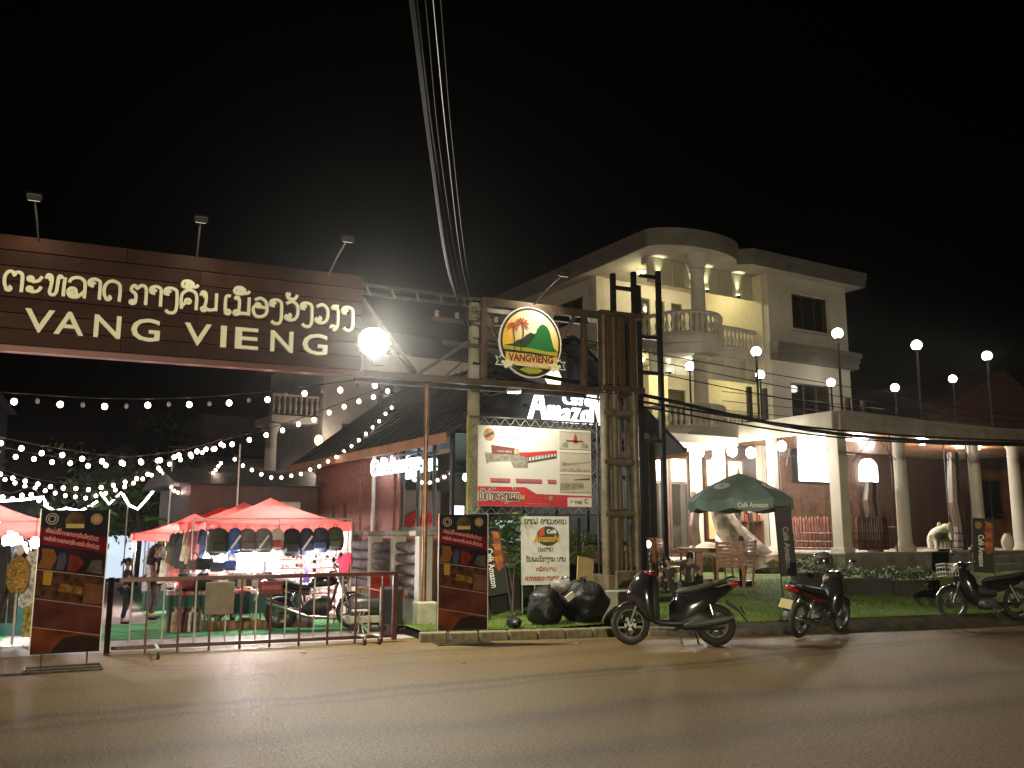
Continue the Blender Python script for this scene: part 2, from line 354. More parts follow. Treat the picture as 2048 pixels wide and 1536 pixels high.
# ================================================================ ENTRANCE GATE
GY = 14.6
MWOOD = [mat('sign_plank_%d' % i, c, .6, var=.3, scale=3, spec=.15) for i, c in enumerate(((.04, .0135, .007), (.031, .0105, .0062), (.05, .018, .0085)))]
MLET = mat('cream_letter', (.8, .8, .62), .5, var=.04)
MSTEEL = mat('brown_steel', (.085, .055, .035), .42, .35, var=.2, scale=8)
MGREY = mat('gate_grey_steel', (.12, .115, .11), .38, .6, var=.2, scale=8)
MTUBE = mat('tower_tube', (.115, .092, .055), .55, .1, var=.3, scale=7)
MBLK = mat('black_iron', (.018, .018, .02), .45, .4, var=.2)
gate = thing('entrance_gate', 'wide market entrance gate with brown plank sign board and steel truss towers', 'gate', (0, GY, 0))
bo = MB(); bo.bx(-1.8, 3.71, .03, .16, 4.3, 5.95); board = bo.obj('sign_board', MBLK, gate)
nz = 7; zz = [4.34 + (5.97 - 4.34) * i / nz for i in range(nz + 1)]
for i in range(nz):
    for (a, b) in ((-1.8, .55 + .9 * (i % 3 - 1) * .6), (.555 + .9 * (i % 3 - 1) * .6, 3.72)):
        p = MB(); p.bx(a, b, -.03 - .008 * (i % 2) - (.02 if i == nz - 1 else 0), .028, zz[i] + .006, zz[i + 1] - .006); p.obj('plank', MWOOD[(i * 2 + (a > 0)) % 3], board, bevel=.004)
p = MB(); p.bx(-1.82, 3.75, -.05, .16, 4.24, 4.325); p.obj('bottom_channel', mat('channel_red', (.1, .035, .03), .42, .4, var=.1), gate, bevel=.006)
for s, x0, x1 in (('ຕະຫລາດ', -1.6, -.06), ('ກາງຄືນ', .08, 1.34), ('ເມືອງວັງວຽງ', 1.46, 3.53)):
    lao('letter', s, .31, MLET, gate, (x0, -.055, 5.085 - .01 * x0), width=x1 - x0 + .05, wt=.155, depth=.05, each=True, sub=4)
for c, (a, b) in zip('VANGVIENG', [(-1.29, -.9), (-.9, -.5), (-.37, 0.0), (.14, .55), (.9, 1.3), (1.44, 1.53), (1.66, 2.02), (2.21, 2.57), (2.72, 3.13)]):
    me = text_mesh(c, .49, MLET, .03, .006); xs = [v.co.x for v in me.vertices]; m0, m1 = min(xs), max(xs)
    for v in me.vertices: v.co.x = (v.co.x - m0) * (b - a) / (m1 - m0)
    link('letter', me, gate, loc=(a, -.075, 4.535))
# truss from board to towers, both ends
def beam(name, p, q, s=.1, m=MSTEEL, par=None):
    g = MB(); p, q = Vector(p), Vector(q); d = q - p; T = Matrix.Translation((p + q) / 2) @ d.to_track_quat('Z', 'Y').to_matrix().to_4x4()
    a = s if isinstance(s, tuple) else (s, s)
    g.bx(-a[0] / 2, a[0] / 2, -a[1] / 2, a[1] / 2, -d.length / 2, d.length / 2, T); return g.obj(name, m, par or gate, bevel=.006)
def side(f):
    """f maps right-hand x to the side's x"""
    X = f
    for y in (0, .55): beam('bottom_chord', (X(3.76), y + .05, 4.3), (X(8.3), y + .05, 4.3), .11)
    for y in (.02, .57): beam('top_chord', (X(3.74), y + .05, 5.86), (X(5.9), y + .05, 5.82), .05, MGREY)
    for k in range(5): beam('lattice', (X(3.8 + k * .45), .09, 5.84), (X(4.0 + k * .45), .6, 5.83), .035, MGREY)
    for a, b in (((3.74, 5.62), (4.72, 4.38)), ((4.78, 4.38), (5.72, 5.05)), ((4.05, 4.95), (4.7, 4.36))): beam('diagonal', (X(a[0]), .1, a[1]), (X(b[0]), .1, b[1]), .06, MGREY)
    beam('frame_top', (X(5.9), -.02, 5.77), (X(8.4), -.02, 5.74), (.08, .15))
    beam('frame_back', (X(5.95), .57, 5.77), (X(8.4), .57, 5.74), .09, MGREY)
    beam('frame_post', (X(5.94), -.02, 5.7), (X(5.94), -.02, 4.36), .1)
    beam('frame_post', (X(8.0), .02, 5.68), (X(7.98), .02, 4.36), .1)
    beam('diagonal', (X(6.0), .03, 5.5), (X(6.6), .03, 4.5), .07); beam('diagonal', (X(7.8), .03, 5.66), (X(7.0), .03, 4.5), .07)
    for k in range(4): beam('lattice', (X(6.9 + k * .4), .03, 5.73), (X(7.2 + k * .4), .52, 5.75), .045, MGREY)
    # tower of round tubes
    for (x, y, m) in ((8.4, .0, MTUBE), (8.64, .06, MTUBE), (9.05, .02, MTUBE), (8.74, .46, MTUBE), (8.94, .46, MTUBE), (9.2, .46, MTUBE)):
        g = MB(); g.path([(X(x), y, .1), (X(x), y, 3.2), (X(x), y, 4.25)], .085, 12); g.obj('tube', m, gate, True)
        g = MB(); g.path([(X(x), y, 4.26), (X(x), y, 5.8)], .095, 12); g.obj('upper_tube', MSTEEL, gate, True)
    for z in (.62, 2.04, 3.0, 3.92):
        for (a, b) in (((8.34, -.02), (9.12, .02)), ((8.68, .48), (9.26, .48)), ((8.44, 0), (8.72, .46)), ((9.05, 0), (9.18, .46))):
            g = MB(); g.tube((X(a[0]), a[1], z + (.004 if a[1] == b[1] else -.03)), (X(b[0]), b[1], z + (.004 if a[1] == b[1] else -.03)), .075, 10); g.obj('tie_tube', MTUBE, gate, True)
    for z in (4.3, 5.75):
        g = MB(); g.bx(min(X(8.3), X(9.25)), max(X(8.3), X(9.25)), -.1, .56, z, z + .1); g.obj('cap_plate', MSTEEL, gate, bevel=.01)
    for x in (8.5, 8.75, 9.0): beam('upper_stave', (X(x), -.07, 4.42), (X(x), -.07, 5.74), (.12, .05))
    g = MB(); g.bx(min(X(8.5), X(9.15)), max(X(8.5), X(9.15)), -.16, -.1, .2, .98)
    g.bx(min(X(8.36), X(9.22)), max(X(8.36), X(9.22)), -.095, .55, .1, .9); g.obj('tower_base', mat('tower_base_wood', (.13, .095, .06), .7, var=.3, scale=4), gate, bevel=.02)
side(lambda x: x); side(lambda x: 1.92 - x)
# ---- round emblem hung on the truss
em = thing('round_emblem_sign', 'round sunset emblem sign with palms, green mountain and gold VANGVIENG ribbon', 'sign', (6.79, 14.42, 5.06)); em.scale = (.9,) * 3
def disc(r, n=40, sz=1.06, cx=0, cz=0): return [(cx + r * math.cos(2 * PI * i / n), cz + r * sz * math.sin(2 * PI * i / n)) for i in range(n)]
EK = mat('emblem_black', (.01, .012, .01), .5, var=0); EWH = mat('emblem_white', (.8, .8, .78), .5, var=0); EGR = mat('emblem_green', (.01, .16, .04), .5, var=0)
EDG = mat('emblem_dark_green', (.015, .04, .018), .5, var=0); ELG = mat('emblem_lime', (.35, .4, .03), .5, var=0); EGO = mat('emblem_gold', (.72, .45, .1), .5, var=0); ERE = mat('emblem_red', (.5, .09, .03), .5, var=0); EMA = mat('emblem_maroon', (.12, .01, .04), .5, var=0)
ESK = mat('emblem_sky', (.85, .6, .1), .5, var=0); nt, N, L = nodes_of(ESK)
tcn = N.new('ShaderNodeTexCoord'); gr = N.new('ShaderNodeTexGradient'); gr.gradient_type = 'SPHERICAL'; mpn = N.new('ShaderNodeMapping'); mpn.inputs['Location'].default_value = (-.12, 0, -.45); mpn.inputs['Scale'].default_value = (1.2, 1, 1.2)
L.new(tcn.outputs['Object'], mpn.inputs[0]); L.new(mpn.outputs[0], gr.inputs[0]); rp = N.new('ShaderNodeValToRGB'); rp.color_ramp.elements[0].color = (.85, .5, .04, 1); rp.color_ramp.elements[1].color = (.9, .88, .7, 1); rp.color_ramp.elements[1].position = .75; rp.color_ramp.elements[0].position = .2
L.new(gr.outputs[0], rp.inputs[0]); L.new(rp.outputs[0], N['Principled BSDF'].inputs['Base Color'])
def lay(name, poly, k, m, par=em):
    g = MB(); g.prism(poly, -.004 * k - .004, -.004 * k + .0015 if k else .05); return g.obj(name, m, par)
lay('white_rim', disc(.69), 0, EWH); lay('black_rim', disc(.665), 1, EK); lay('sky_panel', disc(.62), 2, ESK)
def arc(r, a0, a1, n=24, sz=1.06): return [(r * math.cos(R(a0 + (a1 - a0) * i / n)), r * sz * math.sin(R(a0 + (a1 - a0) * i / n))) for i in range(n + 1)]
lay('dark_hill', [(-.6, -.1), (-.4, -.06), (-.3, .02), (-.2, .05), (-.1, .14), (0, .2), (.06, .17), (.14, .2), (.2, .1), (.3, -.12), (.1, -.14), (-.3, -.12)], 3, EDG)
lay('green_mountain', [(-.14, -.14), (-.02, -.02), (.08, .1), (.14, .28), (.2, .36), (.27, .39), (.36, .35), (.43, .22), (.47, .05), (.51, -.08), (.6, -.16), (.3, -.17)], 4, EGR)
lay('lime_field', [(-.6, -.12), (.0, -.13), (.6, -.2), (.595, -.25), (.0, -.2), (-.6, -.18)], 5, ELG)
lay('black_field', [(-.6, -.185), (0, -.205), (.595, -.255), (.56, -.36), (-.56, -.36)], 4, EK)
lay('lower_black', arc(.618, 205, 335), 4, EK); lay('lime_path', [(-.14, -.52), (.12, -.5), (.26, -.57), (.16, -.63), (-.05, -.65), (-.26, -.58)], 5, ELG)
for cx, cz, s, tz in ((-.4, .28, .8, -.2), (-.2, .36, 1., -.3)):
    g = MB()
    for a in (8, 40, 75, 108, 142, 172, 205, -30):
        ca, sa = math.cos(R(a)), math.sin(R(a)); g.prism([(cx, cz), (cx + .1 * s * ca - .02 * sa, cz + .1 * s * sa + .02 * ca), (cx + .17 * s * ca, cz + .15 * s * sa - .02), (cx + .1 * s * ca + .02 * sa, cz + .1 * s * sa - .02 * ca)], -.03 - a * 1e-5, -.021)
    pm = g.obj('palm', ERE, em); g = MB(); ribbon(g, smooth2([(cx, cz), (cx + .03, cz - .2), (cx + (.04 if s < 1 else -.05), tz)]), .02, .006, -.021); g.obj('palm_trunk', EDG, pm)
rib = lay('gold_ribbon', [(-.56, -.24), (.58, -.27), (.58, -.53), (.3, -.53), (-.3, -.5), (-.56, -.48)], 7, EGO)
text('ribbon_lettering', 'VANGVIENG', .2, EMA, rib, (0, -.034, -.405), .002, .006, align='CENTER', width=.98)
text('ribbon_lettering', 'WALKING STREET', .085, EWH, rib, (0, -.035, -.505), .003, .002, align='CENTER', width=.74)
for sx in (-1, 1):
    lay('ribbon_leaf', [(sx * .5, -.4), (sx * .66, -.3), (sx * .68, -.36), (sx * .78, -.34), (sx * .73, -.43), (sx * .78, -.52), (sx * .6, -.52)], 3, EWH)
    lay('ribbon_leaf_inner', [(sx * .54, -.41), (sx * .655, -.325), (sx * .67, -.375), (sx * .75, -.36), (sx * .71, -.43), (sx * .75, -.5), (sx * .6, -.5)], 4, EDG)
    fl = MB()
    for k in range(10):
        a = k * 2.4; rr = .02 + .01 * k; cx, cz = sx * .52 + rr * math.cos(a), -.49 + rr * math.sin(a) * .7
        fl.ell((cx, -.04 - .001 * k, cz), (.042, .012, .036), 8, 5)
    fl.obj('flowers', mat('flower_cream', (.75, .78, .5), .6, var=.1), em, True)
# ---- arm spot lamps and the floodlight
MHEAD = mat('lamp_black', (.02, .02, .022), .5, var=.1)
def arm_lamp(label, x, dx, target, pw, base_z=5.93):
    t = thing('arm_spot_lamp', label, 'spot lamp', (x, GY - .03, base_z), group='arm lamps on the gate')
    g = MB(); g.path([(0, .02, -.05), (dx * .5, -.3, .22), (dx, -.62, .42)], .016, 8); g.obj('arm', MGREY, t, True)
    g = MB(); g.box((dx, -.68, .44), (.2, .16, .1), rx=.5); hd = g.obj('lamp_head', MHEAD, t, bevel=.015)
    g = MB(); g.box((dx, -.655, .395), (.15, .1, .012), rx=.5); g.obj('lens', emat('spot_lens', (1, .9, .68), 1.2), hd)
    lp = Vector((dx, -.64, .36)); lamp('spot_beam', 'SPOT', lp, pw, (1, .88, .62), t, .05, aim=Vector(target) - Vector((x, GY - .03, base_z)), spot=R(120), blend=.9)
for i, (lb, x, dx) in enumerate((('arm spot lamp nearest the left end of the plank sign', -1.2, -.05), ('arm spot lamp above the middle of the plank sign', 1.02, -.02), ('arm spot lamp leaning right at the plank sign right end', 3.1, .16))):
    arm_lamp(lb, x, dx, (x + .1, GY, 4.9), 24)
arm_lamp('arm spot lamp above the round emblem sign', 6.9, .3, (6.85, GY - .2, 5.3), 90, 5.82)
fl = thing('floodlight', 'blazing white floodlight fixed to the gate at the end of the sign', 'floodlight', (3.86, GY - .28, 4.62))
g = MB(); g.lathe([(0, .0), (.24, .0), (.26, .03), (.26, .1), (0, .1)], 24, T=Matrix.Translation((0, .1, .16)) @ Matrix.Rotation(PI / 2, 4, 'X')); g.bx(-.03, .03, .1, .2, .1, .2); g.obj('housing', MHEAD, fl, bevel=.015)
g = MB(); g.bx(-.02, .3, .02, .06, -.22, -.04); g.obj('driver_box', MHEAD, fl, bevel=.01)
g = MB(); g.ell((0, 0, .16), (.25, .1, .25), 24, 12); g.obj('lens', emat('flood_lens', (1, 1, .98), 120), fl, True)
g = MB(); g.path([(-.22, .05, .16), (-.24, .12, .3), (0, .16, .36), (.24, .12, .3), (.22, .05, .16)], .015, 6); g.obj('bracket', MGREY, fl, True)
lamp('flood_beam', 'SPOT', (0, -.12, .12), 3700, (1, .93, .74), fl, .12, aim=(1.2, -6, -4.2), spot=R(165), blend=.6)
# ================================================================ BUILDINGS (frame turned 7 degrees)
VO = (17.7, 18.4, 0); VR = R(7)
def V(a, b, z=0.): return Vector((VO[0] + a * math.cos(VR) - b * math.sin(VR), VO[1] + a * math.sin(VR) + b * math.cos(VR), z))
MWHITE = mat('white_render', (.47, .44, .385), .85, var=.08, scale=1.5, bump=.15, bscale=30)
MTRIM = mat('pale_trim', (.42, .39, .33), .8, var=.12, scale=2)
MEAVE = mat('eave_grey', (.125, .115, .1), .8, var=.15, scale=2)
MDOOR = mat('dark_wood', (.055, .032, .022), .45, var=.25, scale=4)
MBROWN = mat('brown_wood', (.12, .06, .035), .5, var=.3, scale=5)
MGLD = mat('dark_glass', (.02, .018, .014), .06, var=0, spec=.7)
MCURT = mat('curtain', (.09, .07, .05), .8, var=.3, scale=2)
MSTONE = mat('plinth_stone', (.22, .21, .19), .85, var=.25, scale=3, bump=.4, bscale=20)
def glass_pane():
    m = bpy.data.materials.new('window_glass'); m.use_nodes = True; nt, N, L = nodes_of(m); N.remove(N['Principled BSDF'])
    t = N.new('ShaderNodeBsdfTransparent'); t.inputs[0].default_value = (.72, .82, .82, 1); g = N.new('ShaderNodeBsdfGlossy'); g.inputs['Roughness'].default_value = .03; g.inputs[0].default_value = (.8, .9, .9, 1)
    x = N.new('ShaderNodeMixShader'); f = N.new('ShaderNodeFresnel'); f.inputs[0].default_value = 1.5; L.new(f.outputs[0], x.inputs[0]); L.new(t.outputs[0], x.inputs[1]); L.new(g.outputs[0], x.inputs[2]); L.new(x.outputs[0], N['Material Output'].inputs[0]); return m
MPANE = glass_pane()
villa = thing('villa', 'three-storey cream villa with round balconies and a columned cafe porch', 'building', VO, VR)
def vb(name, m, *boxes, par=villa, bevel=.01):
    g = MB()
    for q in boxes: g.bx(*q)
    return g.obj(name, m, par, bevel=bevel)
# right wing (a 3.9..8.05, b 5.75..) with window openings
def wall_with_holes(name, m, a0, a1, z0, z1, b0, b1, holes, par=villa, side=False):
    """holes: (a0,a1,z0,z1). side: wall runs along b at a=b0..b1"""
    xs = sorted({a0, a1, *[h[0] for h in holes], *[h[1] for h in holes]}); zs = sorted({z0, z1, *[h[2] for h in holes], *[h[3] for h in holes]})
    g = MB()
    for i in range(len(xs) - 1):
        for j in range(len(zs) - 1):
            cx, cz = (xs[i] + xs[i + 1]) / 2, (zs[j] + zs[j + 1]) / 2
            if any(h[0] < cx < h[1] and h[2] < cz < h[3] for h in holes): continue
            if side: g.bx(b0, b1, xs[i], xs[i + 1], zs[j], zs[j + 1])
            else: g.bx(xs[i], xs[i + 1], b0, b1, zs[j], zs[j + 1])
    return g.obj(name, m, par)
wall_with_holes('wall', MWHITE, 3.9, 8.05, 1.15, 10.85, 5.75, 6.0, [(5.05, 7.0, 8.97, 10.25), (4.85, 6.9, 5.0, 6.97)])
vb('wall', MWHITE, (3.9, 4.1, 6.0, 16, 1.15, 10.85)); vb('wall', MWHITE, (7.85, 8.05, 6.0, 16, 1.15, 10.85))
def window(a0, a1, z0, z1, b, n=3, par=villa, m=MGLD, fw=.05, frame=None):
    fr = MB(); W = fw
    fr.bx(a0, a1, b - .03, b + .08, z0, z0 + W); fr.bx(a0, a1, b - .03, b + .08, z1 - W, z1)
    for i in range(n + 1):
        x = a0 + (a1 - a0 - W) * i / n; fr.bx(x, x + W, b - .028, b + .078, z0 + W, z1 - W)
    o = bpy.data.objects.new('window', None); C.objects.link(o); o.parent = par
    fr.obj('frame', frame or MDOOR, o, bevel=.006)
    for i in range(n):
        x0 = a0 + (a1 - a0 - W) * i / n + W; x1 = a0 + (a1 - a0 - W) * (i + 1) / n
        p = MB(); p.bx(x0 + .002, x1 - .002, b + .015, b + .025, z0 + W, z1 - W); p.obj('pane', m, o)
    return o
window(5.05, 7.0, 8.97, 10.25, 5.84); window(4.85, 6.9, 5.0, 6.97, 5.84)
vb('curtain', MCURT, (5.0, 7.1, 6.05, 6.07, 8.9, 10.3)); vb('curtain', MCURT, (4.8, 7.0, 6.05, 6.07, 4.95, 7.0))
for z0, z1, (x0, x1) in ((8.85, 8.93, (4.95, 7.1)),): vb('window_sill', MTRIM, (x0, x1, 5.62, 5.748, z0, z1))
vb('window_surround', MTRIM, (4.97, 5.05, 5.69, 5.748, 8.94, 10.33), (7.0, 7.08, 5.69, 5.748, 8.94, 10.33), (5.05, 7.0, 5.69, 5.748, 10.25, 10.33))
# cornice band
vb('cornice', MEAVE, (3.86, 8.2, 5.45, 5.747, 7.68, 7.88), (3.86, 8.24, 5.4, 5.747, 7.885, 8.08), (3.86, 8.28, 5.33, 5.747, 8.085, 8.28), (8.052, 8.3, 5.748, 14, 7.68, 8.28))
# left wing
wall_with_holes('wall', MWHITE, -1.0, 3.9, 1.15, 10.85, 9.3, 9.55, [(1.0, 1.48, 8.1, 10.34), (1.73, 2.2, 8.1, 10.34), (2.52, 3.06, 8.1, 10.34), (.9, 1.7, 4.95, 7.0), (2.2, 3.1, 4.95, 7.0)])
for (x0, x1, z0, z1) in ((1.0, 1.48, 8.1, 10.34), (1.73, 2.2, 8.1, 10.34), (2.52, 3.06, 8.1, 10.34), (.9, 1.7, 4.95, 7.0), (2.2, 3.1, 4.95, 7.0)): window(x0, x1, z0, z1, 9.38, 1, fw=.07)
wall_with_holes('wall', MWHITE, 9.55, 17.5, 1.15, 10.85, -1.0, -.8, [(10.15, 11.65, 9.4, 10.3), (10.2, 11.7, 5.6, 7.0)], side=True)
for z0, z1 in ((9.4, 10.3), (5.6, 7.0)):
    o = bpy.data.objects.new('window', None); C.objects.link(o); o.parent = villa
    g = MB(); g.bx(-.96, -.9, 10.15, 11.7, z0, z1); g.obj('pane', MGLD, o); g = MB()
    for y in (10.15, 10.9, 11.65): g.bx(-1.02, -.88, y, y + .06, z0, z1)
    g.obj('frame', MDOOR, o)
vb('corner_pilaster', MTRIM, (-1.06, -.7, 9.22, 9.296, 1.15, 10.85), (-1.07, -1.003, 9.3, 9.7, 1.15, 10.85))
vb('interior_blind', MCURT, (-.75, 3.85, 9.8, 9.82, 1.2, 10.8)); vb('interior_blind', MCURT, (-.6, -.58, 9.9, 17, 1.2, 10.8))
vb('wall', MWHITE, (-1, 8.05, 17.5, 17.7, 1.15, 10.85))
# round balconies with balustrades, two floors
bal = MB(); bal.lathe([(.0, 0), (.06, 0), (.06, .05), (.035, .08), (.065, .2), (.07, .28), (.035, .42), (.03, .5), (.06, .56), (.06, .62), (0, .62)], 8); bal_me = bal.mesh('baluster', MTRIM, True)
CA, CB, CR = .35, 6.3, 1.35
def arc_pts(r, a0, a1, n): return [(CA + r * math.cos(R(a0 + (a1 - a0) * i / n)), CB + r * math.sin(R(a0 + (a1 - a0) * i / n))) for i in range(n + 1)]
for zf in (8.0, 4.95):
    outline = [(-1.0, 9.28), (-1.0, 6.3)] + arc_pts(CR, 180, 360, 20)[1:] + [(3.88, 6.3), (3.88, 9.28)]
    g = MB(); g.slab(outline, zf - .28, zf); fl_ = g.obj('balcony', MTRIM, villa, bevel=.02)
    g = MB(); g.slab([(CA + (x - CA) * 1.03, CB + (y - CB) * 1.03) for x, y in arc_pts(CR, 182, 358, 24)], zf - .62, zf - .283); g.obj('round_frieze', MTRIM, villa, bevel=.03)
    rail = arc_pts(CR - .08, 182, 358, 24); path = [(-.94, 9.2), (-.94, 6.36)] + rail + [(3.85, 6.36)]
    for zz_, hh in ((zf + .06, .09), (zf + .76, .1)):
        g = MB(); g.path([(x, y, zz_) for x, y in path], .065, 6); g.obj('rail', MTRIM, fl_)
    segs = [((-.94, 9.0), (-.94, 6.5), 12)] + [((x, y), None, 0) for x, y in arc_pts(CR - .08, 188, 352, 19)] + [((1.9, 6.36), (3.75, 6.36), 10)]
    for p, q, n in segs:
        pts = [p] if q is None else [(p[0] + (q[0] - p[0]) * i / n, p[1] + (q[1] - p[1]) * i / n) for i in range(n + 1)]
        for x, y in pts: link('baluster', bal_me, fl_, loc=(x, y, zf + .1))
    col = MB(); col.lathe([(.36, 0), (.36, .1), (.28, .16), (.25, .3), (.22, 2.2), (.24, 2.25), (.27, 2.3), (.24, 2.36), (.3, 2.5), (.36, 2.62), (.36, 2.9), (0, 2.9)], 20, (CA, 5.5, zf + (-.02 if zf > 6 else 0)))
    col.obj('round_column', MWHITE, villa, True)
    # glazed valance panels under the ceiling
    top = zf + 2.86
    for k in range(9):
        x0 = -1 + 4.88 * k / 9; p = MB(); p.bx(x0 + .01, x0 + 4.88 / 9 - .01, 6.42, 6.48, top - .92, top - .02); p.obj('valance_panel', mat('valance', (.42, .4, .3), .35, var=.1, scale=1), villa, bevel=.008)
    vb('ceiling_beam', MTRIM, (-1, 3.88, 6.49, 6.75, top - .25, top))
vb('inner_wall', mat('cream_yellow', (.6, .55, .38), .85, var=.06), (3.84, 3.897, 6.0, 9.28, 8.01, 10.82), (3.84, 3.897, 6.0, 9.28, 4.96, 7.7))
vb('inner_wall', MATS['cream_yellow'], (1.0, 1.9, 8.9, 9.28, 4.96, 7.7))
# roof: eave fascia following the L plan with the round bulge
def roof_poly(o):
    return [(-1 - o, 18), (-1 - o, 9.3 - o * 1.3)] + [(-1 - o, 6.9 - o * .4)] + [(CA + (1.75 + o * .5) * math.cos(R(q)), 5.95 + (.75 + o * .6) * math.sin(R(q))) for q in range(195, 346, 6)] + [(2.6 + o * .3, 5.55 - o * .4), (8.05 + o, 5.55 - o * .4), (8.05 + o, 18)]
for o, z0, z1, nm in ((.62, 10.86, 11.02, 'eave'), (.66, 11.022, 11.2, 'eave_band'), (.7, 11.202, 11.42, 'eave_band')):
    g = MB(); g.slab(roof_poly(o), z0, z1); g.obj(nm, MEAVE, villa)
g = MB(); g.slab(roof_poly(.55), 10.853, 10.858); g.obj('soffit', MTRIM, villa)
g = MB(); P_ = roof_poly(.3); k_ = len(P_); g.add([(x, y, 11.42) for x, y in P_] + [(2.5, 12, 12.6), (5.5, 12, 12.6)], [(i, (i + 1) % k_, k_ if i < k_ * .55 else k_ + 1) for i in range(k_)] + [(k_, k_ + 1, int(k_ * .55) + 1)]); g.obj('roof', mat('roof_dark', (.05, .045, .045), .8, var=.2), villa)
# uplights on valances, ceiling lights
for x, zf in ((-.55, 8.0), (.95, 8.0), (1.6, 8.0), (3.1, 8.0), (-.2, 4.95)):
    t = thing('wall_washer_lamp', 'small uplight glowing under the %s balcony valance, %s' % ('top' if zf > 6 else 'first floor', {-.55: 'left of the column', .95: 'just right of the column', 1.6: 'third from the left', 3.1: 'nearest the right wing', -.2: 'left of the column'}[x]), 'lamp', V(x, 6.36, zf + 1.93), VR, group='balcony uplights')
    g = MB(); g.lathe([(0, 0), (.04, 0), (.05, .1), (.045, .1)], 10); g.obj('cup', MBLK, t, True); g = MB(); g.ell((0, 0, .1), (.04, .04, .03), 10, 6); g.obj('bulb', emat('wash_bulb', (1, .93, .7), 25), t, True)
    lamp('wash', 'SPOT', (0, -.04, .15), 80, (1, .93, .62), t, .03, aim=(0, .06, 1), spot=R(50), blend=1)
for x, y, z, p in ((1.2, 7.9, 10.6, 110), (-.3, 7.6, 10.6, 40), (2.8, 7.7, 10.6, 50), (1.2, 7.9, 7.5, 80), (2.7, 7.7, 7.5, 45), (-.4, 7.6, 7.5, 40)):
    t = thing('ceiling_lamp', 'round ceiling lamp on the %s balcony, %s' % ('top' if z > 9 else 'first floor', 'in the middle' if .5 < x < 2 else ('at the left' if x < 0 else 'at the right')), 'lamp', V(x, y, z), VR, group='balcony ceiling lamps')
    g = MB(); g.lathe([(0, .0), (.1, .01), (.14, .05), (.15, .1), (0, .1)], 14); g.obj('shade', emat('ceil_lamp', (1, .86, .42), 6), t, True)
    lamp('ceiling_light', 'POINT', (0, 0, -.08), p, (1, .87, .5), t, .12)
# ---------------- porch in front of the villa
PF = 1.17
vb('porch_plinth', MSTONE, (-.25, 12, -.25, 5.74, .2, PF - .06)); vb('porch_floor', mat('porch_tile', (.3, .28, .24), .5, var=.15), (-.35, 12.1, -.35, 5.74, PF - .058, PF))
vb('porch_plinth', MSTONE, (-5.4, -.252, 3.2, 5.9, .2, .95)); vb('porch_step', MATS['porch_tile'], (-5.2, -.36, 2.8, 3.19, .2, .78))
vb('porch_fascia', mat('fascia_dark', (.24, .2, .17), .75, var=.2, scale=2), (-.42, 14, -.5, -.3, 4.33, 4.85)); vb('porch_fascia', MTRIM, (-.5, -.3, -.299, 6.0, 4.33, 4.85))
vb('porch_roof', MEAVE, (-.3, 14, -.3, 5.74, 4.62, 4.84)); vb('porch_roof', MTRIM, (-5.0, -.5, 3.1, 5.9, 4.2, 4.45))
for k in range(13):
    vb('ceiling_board', mat('orange_board', (.3, .12, .04), .4, var=.3, scale=4, coat=.3), (-.29, 14, -.28 + k * .46, -.28 + k * .46 + .44, 4.56, 4.615), bevel=.004)
def pillar(a, b, s=.4, sq=True):
    g = MB()
    if sq: g.bx(a - s / 2, a + s / 2, b - s / 2, b + s / 2, PF, 4.55); g.bx(a - s / 2 - .05, a + s / 2 + .05, b - s / 2 - .05, b + s / 2 + .05, .25, PF + .12)
    else: g.lathe([(s * .75, 0), (s * .75, .12), (s * .52, .2), (s * .5, .3), (s * .44, 3.1), (s * .6, 3.2), (s * .6, 3.36), (0, 3.36)], 20, (a, b, PF))
    g.obj('pillar' if sq else 'column', MWHITE, villa, not sq, bevel=.015 if sq else 0)
for a, b, s in ((0, 0, .34), (0, 2.25, .26), (0, 4.45, .28), (0, 5.5, .28), (2.6, 5.2, .24)): pillar(a, b, s)
for a in (2.6, 6.1, 8.2): pillar(a, 0, .37, False)
# cafe shop front: dark timber wall, folding doors with warm lit transoms
for q_ in ((-5.2, -2.6, 5.75, 5.95, .95, 4.6), (-.1, 3.89, 5.75, 5.95, PF, 4.6), (8.06, 14, 5.75, 5.95, PF, 4.6), (-2.6, -.1, 5.75, 5.95, 4.1, 4.6)): vb('shop_wall', MDOOR, q_)
MLITG = emat('lit_transom', (1, .8, .45), 1.6)
for k in range(3):
    x0 = -2.58 + k * .83; d = vb('folding_door', MDOOR, (x0, x0 + .08, 5.7, 5.8, .96, 4.08), (x0 + .73, x0 + .81, 5.7, 5.8, .96, 4.08), (x0 + .08, x0 + .73, 5.7, 5.8, 3.2, 3.3), (x0 + .08, x0 + .73, 5.7, 5.8, .96, 1.2), (x0 + .08, x0 + .73, 5.7, 5.8, 4.0, 4.08))
    p = MB(); p.bx(x0 + .08, x0 + .73, 5.74, 5.755, 3.3, 4.0); p.obj('transom_pane', MLITG, d); p = MB(); p.bx(x0 + .08, x0 + .73, 5.74, 5.755, 1.2, 3.2); p.obj('pane', MGLD, d)
for (x0, x1) in ((.55, 1.35), (1.5, 2.3)):
    d = vb('door', MBROWN, (x0, x0 + .08, 5.66, 5.745, PF, 4.1), (x1 - .08, x1, 5.66, 5.745, PF, 4.1), (x0 + .08, x1 - .08, 5.66, 5.745, 3.1, 3.2), (x0 + .08, x1 - .08, 5.66, 5.745, PF, 1.5), (x0 + .08, x1 - .08, 5.66, 5.745, 4.02, 4.1))
    p = MB(); p.bx(x0 + .08, x1 - .08, 5.69, 5.7, 3.2, 4.02); p.obj('transom_pane', MLITG, d); p = MB(); p.bx(x0 + .08, x1 - .08, 5.69, 5.7, 1.5, 3.1); p.obj('pane', emat('warm_pane', (.9, .62, .3), .35), d)
